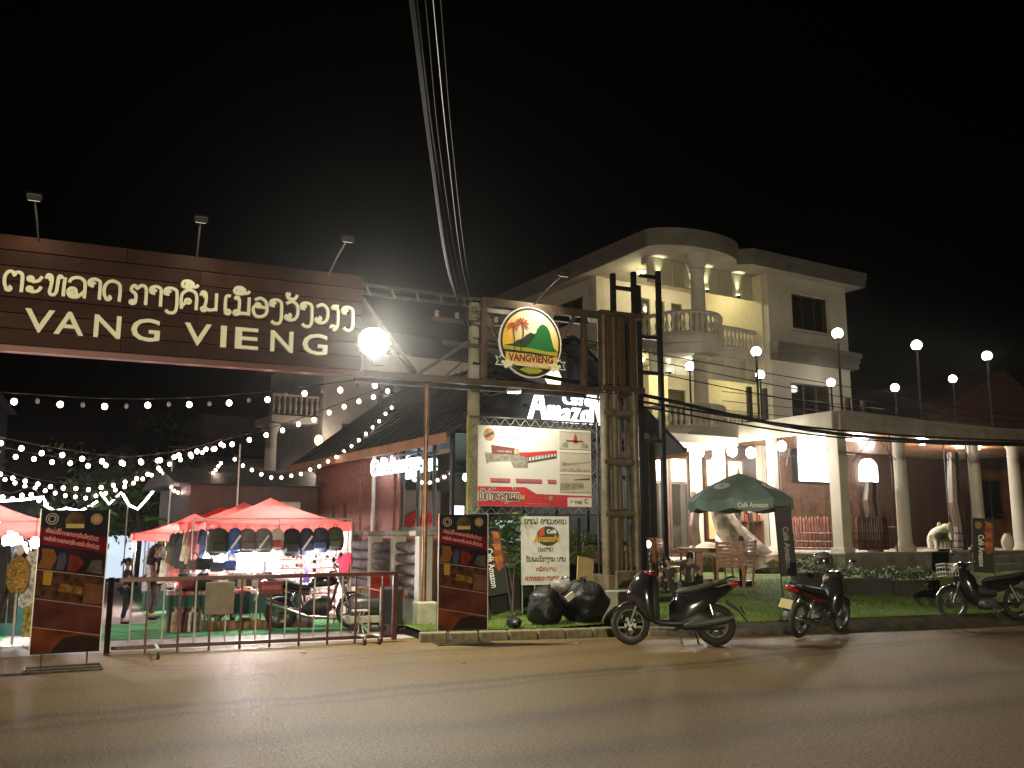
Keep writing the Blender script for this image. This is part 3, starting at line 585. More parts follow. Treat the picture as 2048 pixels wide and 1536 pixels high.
for k, (x, h) in enumerate(((2.5, .9), (5.6, .5), (6.2, .32), (6.8, .16))[1:]):
    vb('front_step', MSTONE, (5.2 - k * .1, 7.4 + k * .1, -.62 - k * .34, -.36 - k * .34 + .0, .2, PF - .16 - k * .2), bevel=.015)
for k in range(20): vb('timber_cladding', MBROWN, (3.9 + k * .207, 3.9 + k * .207 + .2, 5.66, 5.74, PF, 4.5), bevel=.006)
# far houses
def house(name, label, a, b, w, d, h, rh, wallm, roofm, wins, rz=0., ridge='a'):
    t = thing(name, label, 'building', V(a, b), VR + rz)
    g = MB(); g.bx(0, w, 0, d, -.9, h); g.obj('wall', wallm, t)
    g = MB(); e = .5
    if ridge == 'a': v = [(-e, -e, h - .1), (w + e, -e, h - .1), (w + e, d + e, h - .1), (-e, d + e, h - .1), (-e, d / 2, h + rh), (w + e, d / 2, h + rh)]; f = [(0, 1, 5, 4), (2, 3, 4, 5), (0, 4, 3), (1, 2, 5), (0, 3, 2, 1)]
    else: v = [(-e, -e, h - .1), (w + e, -e, h - .1), (w + e, d + e, h - .1), (-e, d + e, h - .1), (w / 2, -e, h + rh), (w / 2, d + e, h + rh)]; f = [(0, 4, 5, 3), (1, 2, 5, 4), (0, 1, 4), (2, 3, 5), (0, 3, 2, 1)]
    g.add(v, f); g.obj('roof', roofm, t)
    for (x0, x1, z0, z1, m) in wins:
        o = bpy.data.objects.new('window', None); C.objects.link(o); o.parent = t
        g = MB(); g.bx(x0, x1, -.03, .02, z0, z1); g.obj('pane', m, o)
        g = MB(); g.bx(x0 - .07, x0, -.07, .05, z0 - .07, z1 + .07); g.bx(x1, x1 + .07, -.07, .05, z0 - .07, z1 + .07); g.bx(x0, x1, -.07, .05, z0 - .07, z0); g.bx(x0, x1, -.07, .05, z1, z1 + .07); g.bx((x0 + x1) / 2 - .03, (x0 + x1) / 2 + .03, -.06, -.031, z0, z1); g.obj('frame', MDOOR, o)
    return t
MBR2 = mat('brown_board_wall', (.3, .13, .06), .8, var=.3, scale=1)
hs = house('timber_house', 'dark brown timber house behind the porch lamps on the right', 13.2, 8.0, 16, 9, 5.6, 3.6, MBR2, mat('dark_red_roof', (.14, .06, .045), .8, var=.3), [(2, 3.4, 2.4, 4, MGLD), (6, 7.6, 2.4, 4, MGLD), (10, 11.6, 2.4, 4, MGLD)], 0., 'b')
house('far_house', 'grey tin roofed house beyond the brown timber house at far right', 24, 26, 18, 8, 9, 2.4, mat('far_grey_wall', (.16, .17, .18), .9, var=.2), mat('tin_roof', (.2, .23, .25), .5, .3, var=.2), [(3, 5, 6, 7.6, MGLD), (9, 11, 6, 7.6, MGLD)])
# white balconied house behind the brick cafe
MWH2 = mat('white_render_cool', (.5, .46, .44), .9, var=.12, scale=1.2)
wh = house('balcony_house', 'white house with small balconies behind the brick cafe roof', -8.9, 15.5, 7.4, 7, 8.6, 1.6, MWH2, MATS['roof_dark'], [(.8, 1.6, 4.2, 5.6, MGLD), (2.2, 5, 6.3, 7.6, MGLD), (5.6, 6.6, 6.3, 7.6, emat('lit_yellow_window', (1, .75, .3), .7))])
for (x0, x1, y0, z) in ((-1.8, -.05, .3, 5.9), (2.0, 5.2, -.9, 6.0), (-2.0, -.05, .5, 3.1)):
    g = MB(); g.bx(x0, x1, y0 - .0, y0 + .85 if x0 > 0 else y0 + 2.2, z - .25, z); bsl = g.obj('balcony', MWH2, wh, bevel=.02)
    g = MB(); g.tube((x0, y0 + .05, z + .75), (x1, y0 + .05, z + .75), .06, 6); g.obj('rail', MWH2, bsl)
    n = int((x1 - x0) / .2)
    for i in range(n + 1): link('baluster', bal_me, bsl, loc=(x0 + .05 + (x1 - x0 - .1) * i / n, y0 + .06, z + .06))
for x in (-1.7,):
    g = MB(); g.lathe([(.22, -.5), (.2, 2.3), (.32, 2.6), (.32, 2.68), (0, 2.68)], 14, (x, .6, 2.9)); g.obj('column', MWH2, wh, True)
g = MB(); g.lathe([(.22, -3.5), (.2, 2.3), (.32, 2.6), (.32, 2.68), (0, 2.68)], 14, (-1.7, .8, .2)); g.obj('column', MWH2, wh, True)
annex = house('lean_to', 'low dark lean-to with tin roof left of the brick house', -14.6, 9.6, 3.6, 4.5, 3.1, .5, MDOOR, MATS['tin_roof'], [(.5, 1.2, 1.2, 2.2, MGLD)])
g = MB(); g.bx(2.3, 2.95, -.45, -.1, 2.0, 2.55); g.obj('air_conditioner', mat('ac_white', (.5, .5, .46), .5), annex, bevel=.03)
clone(wh, 'pale balconied house far behind the middle string pole', V(-9.8, 31), VR, .9)
t = thing('wall_lamp', 'yellow round lamp glowing on the white house wall', 'lamp', V(-9.1, 15.3, 5.0)); g = MB(); g.ell((0, 0, 0), (.16, .16, .2), 12, 8); g.obj('globe', emat('yellow_globe', (1, .85, .4), 2.2), t, True); g = MB(); g.bx(-.05, .05, .1, .35, -.05, .05); g.obj('bracket', MBLK, t)
lamp('house_light', 'POINT', (0, -.3, 0), 60, (1, .8, .6), t, .15)
# ---------------- brick cafe house
cafe = thing('brick_cafe_house', 'red brick cafe house with steep dark roof and corner glazing', 'building', V(-10.88, 1.27), VR)
def brick_mat():
    m = mat('red_brick', (.24, .085, .06), .5, var=0); nt, N, L = nodes_of(m); tc = N.new('ShaderNodeTexCoord'); s = N.new('ShaderNodeSeparateXYZ'); L.new(tc.outputs['Object'], s.inputs[0])
    ad = N.new('ShaderNodeMath'); L.new(s.outputs[0], ad.inputs[0]); L.new(s.outputs[1], ad.inputs[1]); cb = N.new('ShaderNodeCombineXYZ'); L.new(ad.outputs[0], cb.inputs[0]); L.new(s.outputs[2], cb.inputs[1])
    br = N.new('ShaderNodeTexBrick'); L.new(cb.outputs[0], br.inputs['Vector']); br.inputs['Scale'].default_value = 1; br.inputs['Brick Width'].default_value = .24; br.inputs['Row Height'].default_value = .085; br.inputs['Mortar Size'].default_value = .008
    br.inputs['Color1'].default_value = (.34, .13, .1, 1); br.inputs['Color2'].default_value = (.24, .085, .065, 1); br.inputs['Mortar'].default_value = (.16, .12, .1, 1)
    L.new(br.outputs['Color'], N['Principled BSDF'].inputs['Base Color']); bp = N.new('ShaderNodeBump'); bp.inputs['Strength'].default_value = .9; bp.inputs['Distance'].default_value = .02; bp.invert = True
    L.new(br.outputs['Fac'], bp.inputs['Height']); n = N.new('ShaderNodeTexNoise'); n.inputs['Scale'].default_value = 9; L.new(tc.outputs['Object'], n.inputs['Vector']); b2 = N.new('ShaderNodeBump'); b2.inputs['Strength'].default_value = .5; b2.inputs['Distance'].default_value = .03; L.new(n.outputs['Fac'], b2.inputs['Height']); L.new(bp.outputs[0], b2.inputs['Normal']); L.new(b2.outputs[0], N['Principled BSDF'].inputs['Normal']); N['Principled BSDF'].inputs['Roughness'].default_value = .34; return m
MBRICK = brick_mat(); MORW = mat('orange_plaster', (.42, .2, .085), .8, var=.15); MFRM = mat('charcoal_frame', (.018, .024, .026), .4, .3, var=.1)
W_, D_ = 5.7, 8.7
def cb_(name, m, *boxes, bevel=.01, par=cafe):
    g = MB()
    for q in boxes: g.bx(*q)
    return g.obj(name, m, par, bevel=bevel)
cb_('wall', MBRICK, (0, .22, 2.78, D_, -.5, 4.0)); cb_('wall', MBRICK, (0, W_, D_, D_ + .22, -.5, 4.0)); cb_('wall', MDOOR, (W_ - .22, W_, 0, D_, -.5, 4.0))
cb_('low_wall', MORW, (.0, .2, .0, 2.775, -.5, 1.7)); cb_('low_wall', MORW, (.2, W_ - .22, .0, .2, -.5, 1.35))
cb_('brick_pier', MBRICK, (-.06, .0, 5.2, 5.5, -.5, 3.95), (-.06, .0, 3.0, 3.2, -.5, 3.95), bevel=.004)
cb_('floor', mat('cafe_floor', (.2, .16, .12), .4, var=.2), (.22, W_ - .22, .2, D_, .9, 1.0)); cb_('ceiling', mat('cafe_ceiling', (.12, .12, .12), .8), (.2, W_ - .22, .05, D_, 3.9, 3.98))
# corner glazing with frames
def glazing(name, side, u0, u1, z0, z1, n, trans):
    o = bpy.data.objects.new('window', None); C.objects.link(o); o.parent = cafe
    g = MB(); w = .07; bars = [u0 + (u1 - u0 - w) * i / n for i in range(n + 1)]
    def q(a, b, c, d, e=.0):
        if side: g.bx(.05 - e, .11 + e, a, b, c, d)
        else: g.bx(a, b, .05 - e, .11 + e, c, d)
    for x in bars: q(x, x + w, z0, z1, .004)
    for z in [z0, z1 - .1] + trans: q(u0, u1, z, z + .09)
    g.obj('frame', MFRM, o, bevel=.005)
    for i in range(n):
        p = MB(); a, b = bars[i] + w, bars[i + 1]
        if side: p.add([(.08, a, z0), (.08, b, z0), (.08, b, z1), (.08, a, z1)], [(0, 1, 2, 3)])
        else: p.add([(a, .08, z0), (b, .08, z0), (b, .08, z1), (a, .08, z1)], [(0, 1, 2, 3)])
        p.obj('pane', MPANE, o)
glazing('side', True, .14, 2.77, 1.72, 3.92, 3, []); glazing('front', False, .02, W_ - .24, 1.37, 3.92, 6, [2.95])
# roof slabs with ribs, fascia boards, gable
PKZ = 6.1; mid = W_ / 2
def roof_side(sx):
    x0 = -.45 if sx < 0 else W_ + .45; ze = 4.0 - .38
    g = MB(); t = .1
    v = [(x0, -.6, ze), (mid, -.6, PKZ), (mid, D_ + 1.6, PKZ), (x0, D_ + 1.6, ze)]; g.add([(x, y, z) for x, y, z in v] + [(x, y, z + t) for x, y, z in v], [(0, 1, 2, 3), (7, 6, 5, 4), (0, 4, 5, 1), (1, 5, 6, 2), (2, 6, 7, 3), (3, 7, 4, 0)])
    r = g.obj('roof', mat('roof_tile_dark', (.03, .032, .036), .45, .2, var=.3, scale=2), cafe); g = MB()
    for k in range(28):
        y = -.5 + k * .39; g.tube((x0, y, ze + t + .005), (mid, y, PKZ + t + .005), .03, 5)
    g.obj('roof_ribs', MATS['roof_tile_dark'], r)
    g = MB(); g.bx(x0 - .03 if sx < 0 else x0, x0 if sx < 0 else x0 + .03, -.62, D_ + 1.62, ze - .1, ze + .12); g.obj('fascia', mat('fascia_wood', (.36, .19, .09), .6, var=.2, scale=3), r)
roof_side(-1); roof_side(1)
g = MB(); g.prism([(0, 4.0), (W_, 4.0), (mid, 6.02)], .0, .15); g.obj('gable_wall', mat('gable_dark', (.03, .03, .035), .6, var=.2), cafe)
g = MB(); g.prism([(0, 4.0), (W_, 4.0), (mid, 6.02)], D_ + .05, D_ + .2); g.obj('gable_wall', MATS['gable_dark'], cafe)
cb_('gable_trim', MEAVE, (.02, W_ - .02, -.12, -.002, 3.93, 4.1))
g = MB(); g.path([(-.12, 4.1, 3.85), (-.12, 4.1, 3.6), (-.1, 4.15, 3.5), (-.1, 4.15, .2)], .055, 10); g.obj('drain_pipe', mat('pipe_white', (.55, .53, .5), .5, var=.1), cafe, True)
for y in (6.3, 7.2): cb_('wall_slot', MDOOR, (-.04, .0, y, y + .12, 1.9, 2.5))
# cafe interior
cb_('counter', mat('counter_white', (.6, .62, .6), .4, var=.05), (1.6, 4.6, 3.6, 4.2, 1.0, 2.0)); cb_('back_shelf', MDOOR, (1.2, 5.2, 7.6, 7.9, 1.0, 3.4))
cb_('display_case', emat('case_glow', (.75, 1, .95), 1.6), (1.0, 1.9, 3.0, 3.5, 1.9, 2.35)); cb_('menu_screen', emat('screen_glow', (.8, 1, 1), 1.5), (2.2, 2.9, 7.5, 7.59, 2.3, 3.1), (3.2, 3.9, 7.5, 7.59, 2.3, 3.1))
cb_('poster_frame', emat('poster_glow', (1, .97, .9), 1.1), (.5, .53, 3.0, 3.5, 1.9, 2.9), (.4, .43, 4.2, 4.7, 1.9, 2.9)); cb_('inner_screen', mat('inner_teal', (.05, .12, .12), .5), (.24, 5.4, 8.4, 8.5, 1.0, 3.9))
for i, (x, y, z) in enumerate(((1.0, 1.2, 2.95), (1.7, 2.2, 2.75), (2.6, 1.2, 2.95), (3.6, 1.6, 2.8), (1.2, 4.8, 2.9), (4.4, 1.2, 2.95))):
    t = thing('pendant_lamp', 'white globe pendant lamp hanging inside the cafe window', 'lamp', V(-10.88 + x, 1.27 + y, z), VR, group='cafe pendant lamps')
    g = MB(); g.ell((0, 0, 0), (.1, .1, .1), 12, 8); g.obj('globe', emat('pendant_glow', (1, .97, .9), 14), t, True); g = MB(); g.tube((0, 0, .1), (0, 0, 3.9 - z), .008, 5); g.obj('cord', MBLK, t)
    if i in (0, 1, 3): lamp('pendant_light', 'POINT', (0, 0, -.15), 26, (.9, 1, .95), t, .1)
for x, y in ((2.8, 3.0), (2.8, 6.2)): lamp('cafe_ceiling_light', 'AREA', (x, y, 3.85), 110, (.85, 1, .97), cafe, .5, aim=(x, y, 0))
# ---------------- illuminated signs
sg = thing('side_cafe_sign', 'white glowing Café Amazon letters on the brick cafe side glazing', 'sign', V(-11.0, 5.55, 3.1), VR)
for k, (s, off) in enumerate((('Café', 0), ('Amazon', 1.18))): text('lettering', s, .62, emat('sign_glow_blue', (.8, .88, 1), 3), sg, (0, -off, 0), .04, .004, rz=R(-90), width=(1.0 if k == 0 else 1.75))
g = MB(); g.bx(-.02, .02, -3.0, 0, .05, .1); g.bx(-.02, .02, -3.0, 0, .38, .43); g.obj('mounting_rail', MFRM, sg)
lamp('sign_spill', 'POINT', (-.25, -.9, .2), 35, (.85, .92, 1), sg, .3)
MSW = emat('sign_glow', (1, .97, .9), 2.2); MSY = emat('sign_glow_warm', (1, .86, .55), 2.); MSB = emat('sign_glow_cool', (.8, .9, 1), 2.)
sg = thing('gable_cafe_sign', 'large glowing Café Amazon sign with parrot on the brick cafe gable', 'sign', V(-9.1, 1.02, 4.2), VR)
xs_ = [0, .52, .92, 1.18, 1.48, 1.74]; ws = [.56, .4, .26, .3, .26, .42]; hs_ = [.88, .48, .42, .46, .42, .9]
for c, x, w_, h_ in zip('AmazoN', xs_, ws, hs_):
    me = text_mesh(c, h_ * (1.4 if c.isupper() else 1.65), MSW, .05, .008, shear=.15); mx0 = min(v.co.x for v in me.vertices); mx1 = max(v.co.x for v in me.vertices)
    for v in me.vertices: v.co.x = (v.co.x - mx0) * w_ * .88 / (mx1 - mx0)
    link('letter', me, sg, loc=(x, 0, .0))
for c, x in zip('Café', (.95, 1.2, 1.42, 1.58)):
    me = text_mesh(c, .4, MSB, .04, .006); link('letter', me, sg, loc=(x, 0, .43))
g = MB(); g.prism([(.36, 1.28), (.42, 1.08), (.56, .88), (.72, .8), (.86, .86), (.9, 1.02), (.8, 1.2), (.74, 1.36), (.58, 1.44), (.44, 1.42)], -.05, .04); pr_ = g.obj('parrot', MSY, sg)
g = MB(); g.prism([(.36, 1.42), (.34, 1.18), (.4, 1.06), (.44, 1.2), (.45, 1.42)], -.07, -.055); g.obj('wing', emat('parrot_red', (.9, .1, .03), 1.5), pr_)
g = MB(); g.prism([(.46, 1.5), (.6, 1.48), (.76, 1.52), (.72, 1.72), (.58, 1.78), (.47, 1.7)], -.05, .04); g.obj('parrot_head', MSW, sg)
g = MB(); g.bx(-.05, 2.2, .05, .1, .3, .36); g.bx(-.05, 2.2, .05, .1, .8, .86); g.obj('mounting_rail', MFRM, sg)
lamp('sign_spill', 'POINT', (1.1, -.6, .2), 14, (1, .95, .85), sg, .4)
sg = thing('shop_name_board', 'small black board reading Café Amazon above the folding doors', 'sign', V(-3.2, 5.45, 3.98), VR)
g = MB(); g.bx(-1.1, 1.1, 0, .08, -.02, .3); g.obj('board', MBLK, sg, bevel=.01); text('lettering', 'Café Amazon', .2, emat('board_letters', (1, 1, 1), 1.2), sg, (1.0, -.006, .06), .003, .004, align='RIGHT', width=1.5)
sg = thing('lit_menu_board', 'large blank white lightbox menu under the porch roof', 'lightbox', V(5.72, 5.3, 3.45), VR)
g = MB(); g.bx(-1.15, 1.15, .1, .35, -.02, 1.12); g.obj('box', MFRM, sg, bevel=.01); g = MB(); g.bx(-1.12, 1.12, .08, .098, .0, 1.1); g.obj('light_panel', emat('menu_glow', (.95, 1, 1), 3.2), sg)
lamp('menu_light', 'AREA', (0, -.1, .55), 60, (.97, 1, 1), sg, 2., aim=(0, -5, .0), sy=1.)
sg = thing('arched_sign', 'small glowing arched sign on the dark wall beyond the corner pillar', 'sign', V(8.5, 5.55, 3.55), VR)
pts = [(-.45, 0), (.45, 0), (.45, .45)] + [(.45 * math.cos(R(a)), .45 + .4 * math.sin(R(a))) for a in range(20, 180, 20)] + [(-.45, .45)]
g = MB(); g.prism(pts, -.04, .1); g.obj('light_panel', emat('arch_glow', (1, .96, .92), 5), sg); text('lettering', 'ROASTED', .14, emat('arch_letters', (1, .9, .9), 2), sg, (0, -.045, -.16), .004, .004, align='CENTER')
g = MB()
for a in range(0, 181, 30): g.box((.36 * math.cos(R(a)), -.05, .42 + .33 * math.sin(R(a))), (.09, .012, .03), ry=-R(a))
g.obj('leaf_marks', mat('leaf_mark', (.25, .2, .15), .6, var=0), sg)
# ================================================================ ROADSIDE THINGS
MRED = mat('barrier_red', (.095, .026, .02), .4, var=.25, scale=8); MBARW = mat('bar_white', (.5, .48, .42), .5, var=.15)
ba = thing('crowd_barrier', 'red steel rolling barrier with white and red bars across the market entrance', 'barrier', (.08, 13.9, 0))
def ab(name, m, par, *boxes, bevel=.006):
    g = MB()
    for q in boxes: g.bx(*q)
    return g.obj(name, m, par, bevel=bevel)
ab('post', MRED, ba, (0, .075, -.038, .038, 0, 1.04)); ab('post', MRED, ba, (4.07, 4.145, -.038, .038, .02, 1.06))
g = MB(); g.add([(.09, -.04, .97), (4.07, -.04, 1.0), (4.07, .04, 1.0), (.09, .04, .97), (.09, -.04, 1.03), (4.07, -.04, 1.06), (4.07, .04, 1.06), (.09, .04, 1.03)], [(0, 3, 2, 1), (4, 5, 6, 7), (0, 1, 5, 4), (1, 2, 6, 5), (2, 3, 7, 6), (3, 0, 4, 7)]); g.obj('top_rail', MRED, ba, bevel=.006)
ab('bottom_rail', MRED, ba, (.09, 4.07, -.03, .03, .06, .11))
for i in range(18):
    x = .31 + i * .212; red = i % 2 == 1
    if red: ab('bar', MRED, ba, (x - .016, x + .016, -.012, .012, .0, .98 + x * .007))
    else: g = MB(); g.tube((x, 0, .1), (x, 0, .99 + x * .007), .012, 8); g.obj('bar', MBARW, ba, True)
for x, y in ((.66, -.75), (3.55, -.35), (3.78, -.35)):
    g = MB(); g.tube((x, y, .13), (x, .0, .11), .02, 6); g.tube((x, y, .13), (x, y, .08), .018, 6); ct = g.obj('caster', MBARW, ba); g = MB(); T = Matrix.Translation((x, y, .055)) @ Matrix.Rotation(PI / 2, 4, 'Y'); g.lathe([(0, -.018), (.05, -.018), (.055, 0), (.05, .018), (0, .018)], 14, T=T); g.obj('wheel', MBLK, ct, True)
ab('notice_board', mat('grey_card', (.23, .2, .17), .85, var=.15), ba, (1.28, 1.68, -.075, -.05, .5, .95)); nb = ab('red_plate', mat('plate_red', (.16, .015, .02), .4, var=.1), ba, (2.02, 2.36, -.075, -.05, .76, .95))
lao('plate_lettering', 'ຫ້າມຈອດລົດ', .055, mat('plate_pink', (.4, .12, .12), .6, var=0), nb, (2.06, -.08, .83), width=.27, wt=.16, depth=.003)
# ---- night-market banner stands
def banner(label, loc, rz):
    t = thing('banner_stand', label, 'banner', loc, rz, 'night market banner stands')
    Wd, z0, z1 = .76, .2, 1.93; H = z1 - z0
    def P(x, y): return (x * Wd - Wd / 2, z1 - y * H)
    ab('panel', mat('banner_black', (.012, .01, .014), .85, var=0, spec=.08), t, (-Wd / 2, Wd / 2, .0, .025, z0, z1), bevel=.003)
    ab('edge_frame', mat('banner_edge', (.5, .48, .42), .4, .4), t, (-Wd / 2 - .014, -Wd / 2 - .001, -.004, .03, z0 - .01, z1 + .01), (Wd / 2 + .001, Wd / 2 + .014, -.004, .03, z0 - .01, z1 + .01), bevel=.002)
    def strip(poly, m, k=1, name='print'): g = MB(); g.prism([P(*q) for q in poly], -.001 - .0012 * k, -.0005); return g.obj(name, m, t)
    def pm(n, c1, c2, sc): 
        c1 = tuple(q * .42 for q in c1); c2 = tuple(q * .42 for q in c2); m = mat(n, c1, .85, var=0, spec=.08); nt, N, L = nodes_of(m); tc = N.new('ShaderNodeTexCoord'); nz_ = N.new('ShaderNodeTexNoise'); nz_.inputs['Scale'].default_value = sc; nz_.inputs['Detail'].default_value = 6; rp = N.new('ShaderNodeValToRGB'); rp.color_ramp.elements[0].color = (*c2, 1); rp.color_ramp.elements[1].color = (*c1, 1); rp.color_ramp.elements[0].position = .35; rp.color_ramp.elements[1].position = .65
        L.new(tc.outputs['Object'], nz_.inputs[0]); L.new(nz_.outputs[0], rp.inputs[0]); L.new(rp.outputs[0], N['Principled BSDF'].inputs['Base Color']); return m
    strip([(0, .12), (1, .2), (1, .31), (0, .24)], pm('print_red', (.3, .012, .02), (.2, .01, .015), 3))
    strip([(0, .25), (1, .32), (1, .475), (0, .415)], pm('print_dusk', (.05, .02, .03), (.015, .01, .02), 6))
    strip([(.05, .27), (.22, .28), (.28, .34), (.2, .42), (.0, .405), (.06, .34)], pm('print_orange', (.4, .17, .03), (.3, .1, .02), 5), 2)
    strip([(.3, .3), (.4, .31), (.42, .37), (.38, .43), (.28, .42)], pm('print_slate', (.12, .12, .2), (.05, .05, .1), 6), 2); strip([(.46, .32), (.6, .33), (.68, .38), (.58, .44), (.44, .435)], pm('print_brick', (.35, .06, .03), (.2, .02, .02), 6), 2)
    strip([(.8, .36), (.95, .36), (.97, .46), (.72, .44)], pm('print_grey', (.2, .17, .15), (.08, .05, .05), 9), 2)
    strip([(0, .42), (1, .482), (1, .69), (0, .615)], pm('print_market', (.2, .075, .03), (.03, .012, .01), 11)); strip([(.1, .43), (.23, .437), (.22, .53), (.1, .525)], mat('print_yellow', (.3, .17, .015), .85, var=0, spec=.08), 2)
    strip([(.36, .52), (.7, .55), (.68, .6), (.32, .57)], pm('print_gold', (.5, .28, .05), (.2, .08, .02), 14), 2); strip([(.72, .52), (1, .54), (1, .67), (.7, .66)], pm('print_tan', (.3, .13, .07), (.2, .08, .05), 10), 2)
    strip([(0, .62), (1, .695), (1, .885), (0, .81)], pm('print_rose', (.22, .06, .045), (.09, .025, .02), 4)); strip([(0, .815), (1, .89), (1, .998), (0, .998)], pm('print_sunset', (.38, .1, .03), (.12, .03, .015), 3))
    strip([(.3, .98), (.45, .9), (.7, .88), (1, .905), (1, .998), (.3, .998)], mat('print_shadow', (.02, .012, .012), .85, var=0, spec=.08), 2)
    ml = mat('print_line', (.3, .25, .21), .85, var=0, spec=.08)
    for a, b in ((.416, .479), (.6165, .6915), (.8115, .8865)): strip([(0, a), (1, b), (1, b + .004), (0, a + .004)], ml, 3)
    def ring(cx, cy, r, m, k, sq=1.): g = MB(); c = P(cx, cy); g.prism([(c[0] + r * math.cos(2 * PI * i / 20), c[1] + r * sq * math.sin(2 * PI * i / 20)) for i in range(20)], -.001 - .0012 * k, -.0005); g.obj('emblem', m, t)
    ring(.16, .065, .072, ml, 1); ring(.16, .065, .06, MATS['banner_black'], 2); ring(.16, .065, .045, ml, 3); ring(.16, .065, .03, MATS['banner_black'], 4)
    ring(.82, .065, .07, pm('print_seal', (.55, .42, .2), (.45, .34, .16), 30), 1); ring(.82, .065, .04, mat('print_seal2', (.35, .2, .07), .85, var=0, spec=.08), 2)
    strip([(.36, .115), (.35, .07), (.4, .03), (.5, .01), (.6, .03), (.65, .07), (.64, .115)], pm('print_dome', (.22, .17, .07), (.1, .05, .03), 8)); strip([(.37, .1), (.64, .1), (.64, .13), (.37, .13)], mat('print_dome2', (.4, .3, .13), .85, var=0, spec=.08), 2)
    mw = mat('print_pink_text', (.45, .2, .2), .85, var=0, spec=.08); sl = math.atan2(.08 * H, Wd)
    for s, x, y, w_ in (('ເປີດແລ້ວມື້ນີ້ ຕະຫລາດກາງຄືນເມືອງວັງວຽງ', .08, .158, .8), ('ພົບກັນທີ່ ຕະຫລາດກາງຄືນ ທຸກວັນ ເມືອງວັງວຽງ', .06, .213, .84)):
        p = P(x, y); lao('banner_lettering', s, .04, mw, t, (p[0], -.004, p[1]), width=w_ * Wd, wt=.17, depth=.001, ry=sl, sub=1)
    for x in (-.25, .25):
        g = MB(); g.tube((x, .012, 0.02), (x, .012, z0), .01, 6); g.obj('leg', MGREY, t)
    g = MB(); g.path([(-.42, -.22, .012), (.42, -.22, .012), (.42, .3, .012), (-.42, .3, .012)], .012, 6, closed=True); g.tube((-.42, .012, .014), (.42, .012, .014), .012, 6); g.obj('base_frame', MGREY, t)
    return t
b1 = banner('dark night market banner stand at the left end of the barrier', (-.36, 12.62, 0), R(3)); b2 = clone(b1, 'dark night market banner stand on the kerb right of the barrier', (5.05, 13.18, 0), R(-8))
# ---- billboard in a lattice frame
bb = thing('billboard', 'white market plan billboard with red base in a lattice frame by the gate', 'billboard', (0, 15.3, 0))
X0, X1, Z0, Z1 = 6.13, 8.49, 2.14, 3.62
ab('banner_sheet', mat('sheet_white', (.7, .68, .6), .55, var=.06, scale=1.5), bb, (X0, X1, 0, .02, Z0, Z1), bevel=.002)
MYEL = mat('yellow_green_pole', (.3, .29, .06), .5, var=.2)
for x in (5.95, 8.66): g = MB(); g.tube((x, .05, .1), (x, .05, 3.8), .03, 8); g.obj('post', MYEL if x < 7 else MGREY, bb, True)
for z in (3.78, 2.0): g = MB(); g.tube((5.92, .05, z), (8.7, .05, z), .018, 6); g.obj('frame_tube', MGREY, bb)
def zig(p, q, n, off, nm='lattice'):
    g = MB(); p, q, off = Vector(p), Vector(q), Vector(off); pts = [p + (q - p) * (i / n) + off * (i % 2) for i in range(n + 1)]; g.path(pts, .008, 5); g.obj(nm, mat('lattice_grey', (.4, .39, .37), .4, .5), bb)
zig((5.96, .05, 3.64), (8.68, .05, 3.64), 26, (0, 0, .13)); zig((5.96, .05, 2.12), (8.68, .05, 2.12), 24, (0, 0, -.12)); zig((8.52, .05, 2.1), (8.52, .05, 3.66), 14, (.13, 0, 0)); zig((6.1, .05, 2.1), (6.1, .05, 3.66), 14, (-.13, 0, 0))
def BP(x, y): return (X0 + (x - 100) / 1800 * (X1 - X0), Z1 - (y - 100) / 1240 * (Z1 - Z0))
def bpr(poly, m, k=1): g = MB(); g.prism([BP(*q) for q in poly], -.002 * k, .002); return g.obj('print', m, bb)
BR = mat('bill_red', (.5, .04, .05), .5, var=.08, scale=2); BRD = mat('bill_dark', (.1, .07, .06), .6, var=.2, scale=10); BG = mat('bill_grey', (.3, .28, .22), .6, var=.25, scale=14); BPK = mat('bill_pink', (.5, .12, .13), .6, var=.1); BW = mat('bill_white', (.66, .62, .54), .6, var=.05)
bpr([(100, 1040), (830, 1040), (1000, 1140), (1900, 1160), (1900, 1340), (100, 1335)], BR)
bpr([(1500, 1185), (1895, 1185), (1895, 1330), (1500, 1330)], BW, 2); text('print_lettering', 'TNK', .082, BRD, bb, (*[BP(1610, 1285)[0]], -.007, BP(1610, 1285)[1]), .001, .002)
g = MB(); c_ = BP(1815, 1240); ribbon(g, smooth2(ci(c_[0], c_[1], .04, 60, 320)), .02, .002, -.004); g.obj('print', BRD, bb)
g = MB(); c_ = BP(1570, 1262); ribbon(g, smooth2([(c_[0] - .04, c_[1] - .02), (c_[0] - .01, c_[1] + .03), (c_[0], c_[1]), (c_[0] + .03, c_[1] + .02)]), .012, .002, -.004); g.obj('print', BRD, bb)
for s, m, wt, d in (('ເປີດໃຫ້ຈອງແລ້ວ', BW, .32, .003), ('ເປີດໃຫ້ຈອງແລ້ວ', BRD, .14, .006)): p = BP(115, 1250); lao('print_lettering', s, .14, m, bb, (p[0], -.003, p[1]), width=.82, wt=wt, depth=d)
text('print_lettering', 'VANGVIENG', .085, BRD, bb, (BP(395, 300)[0], -.004, BP(395, 300)[1]), .001, .0, width=.5); lao('print_lettering', 'ຕະຫລາດກາງຄືນເມືອງວັງວຽງ', .05, BG, bb, (BP(395, 210)[0], -.001, BP(395, 210)[1]), width=.55, wt=.16, depth=.002)
c_ = BP(270, 240); g = MB(); g.prism([(c_[0] + .115 * math.cos(2 * PI * i / 24), c_[1] + .118 * math.sin(2 * PI * i / 24)) for i in range(24)], -.003, .001); g.obj('print', mat('bill_logo', (.45, .25, .1), .6, var=.3, scale=18), bb); bpr([(200, 260), (330, 180), (340, 230), (220, 290)], BRD, 3)
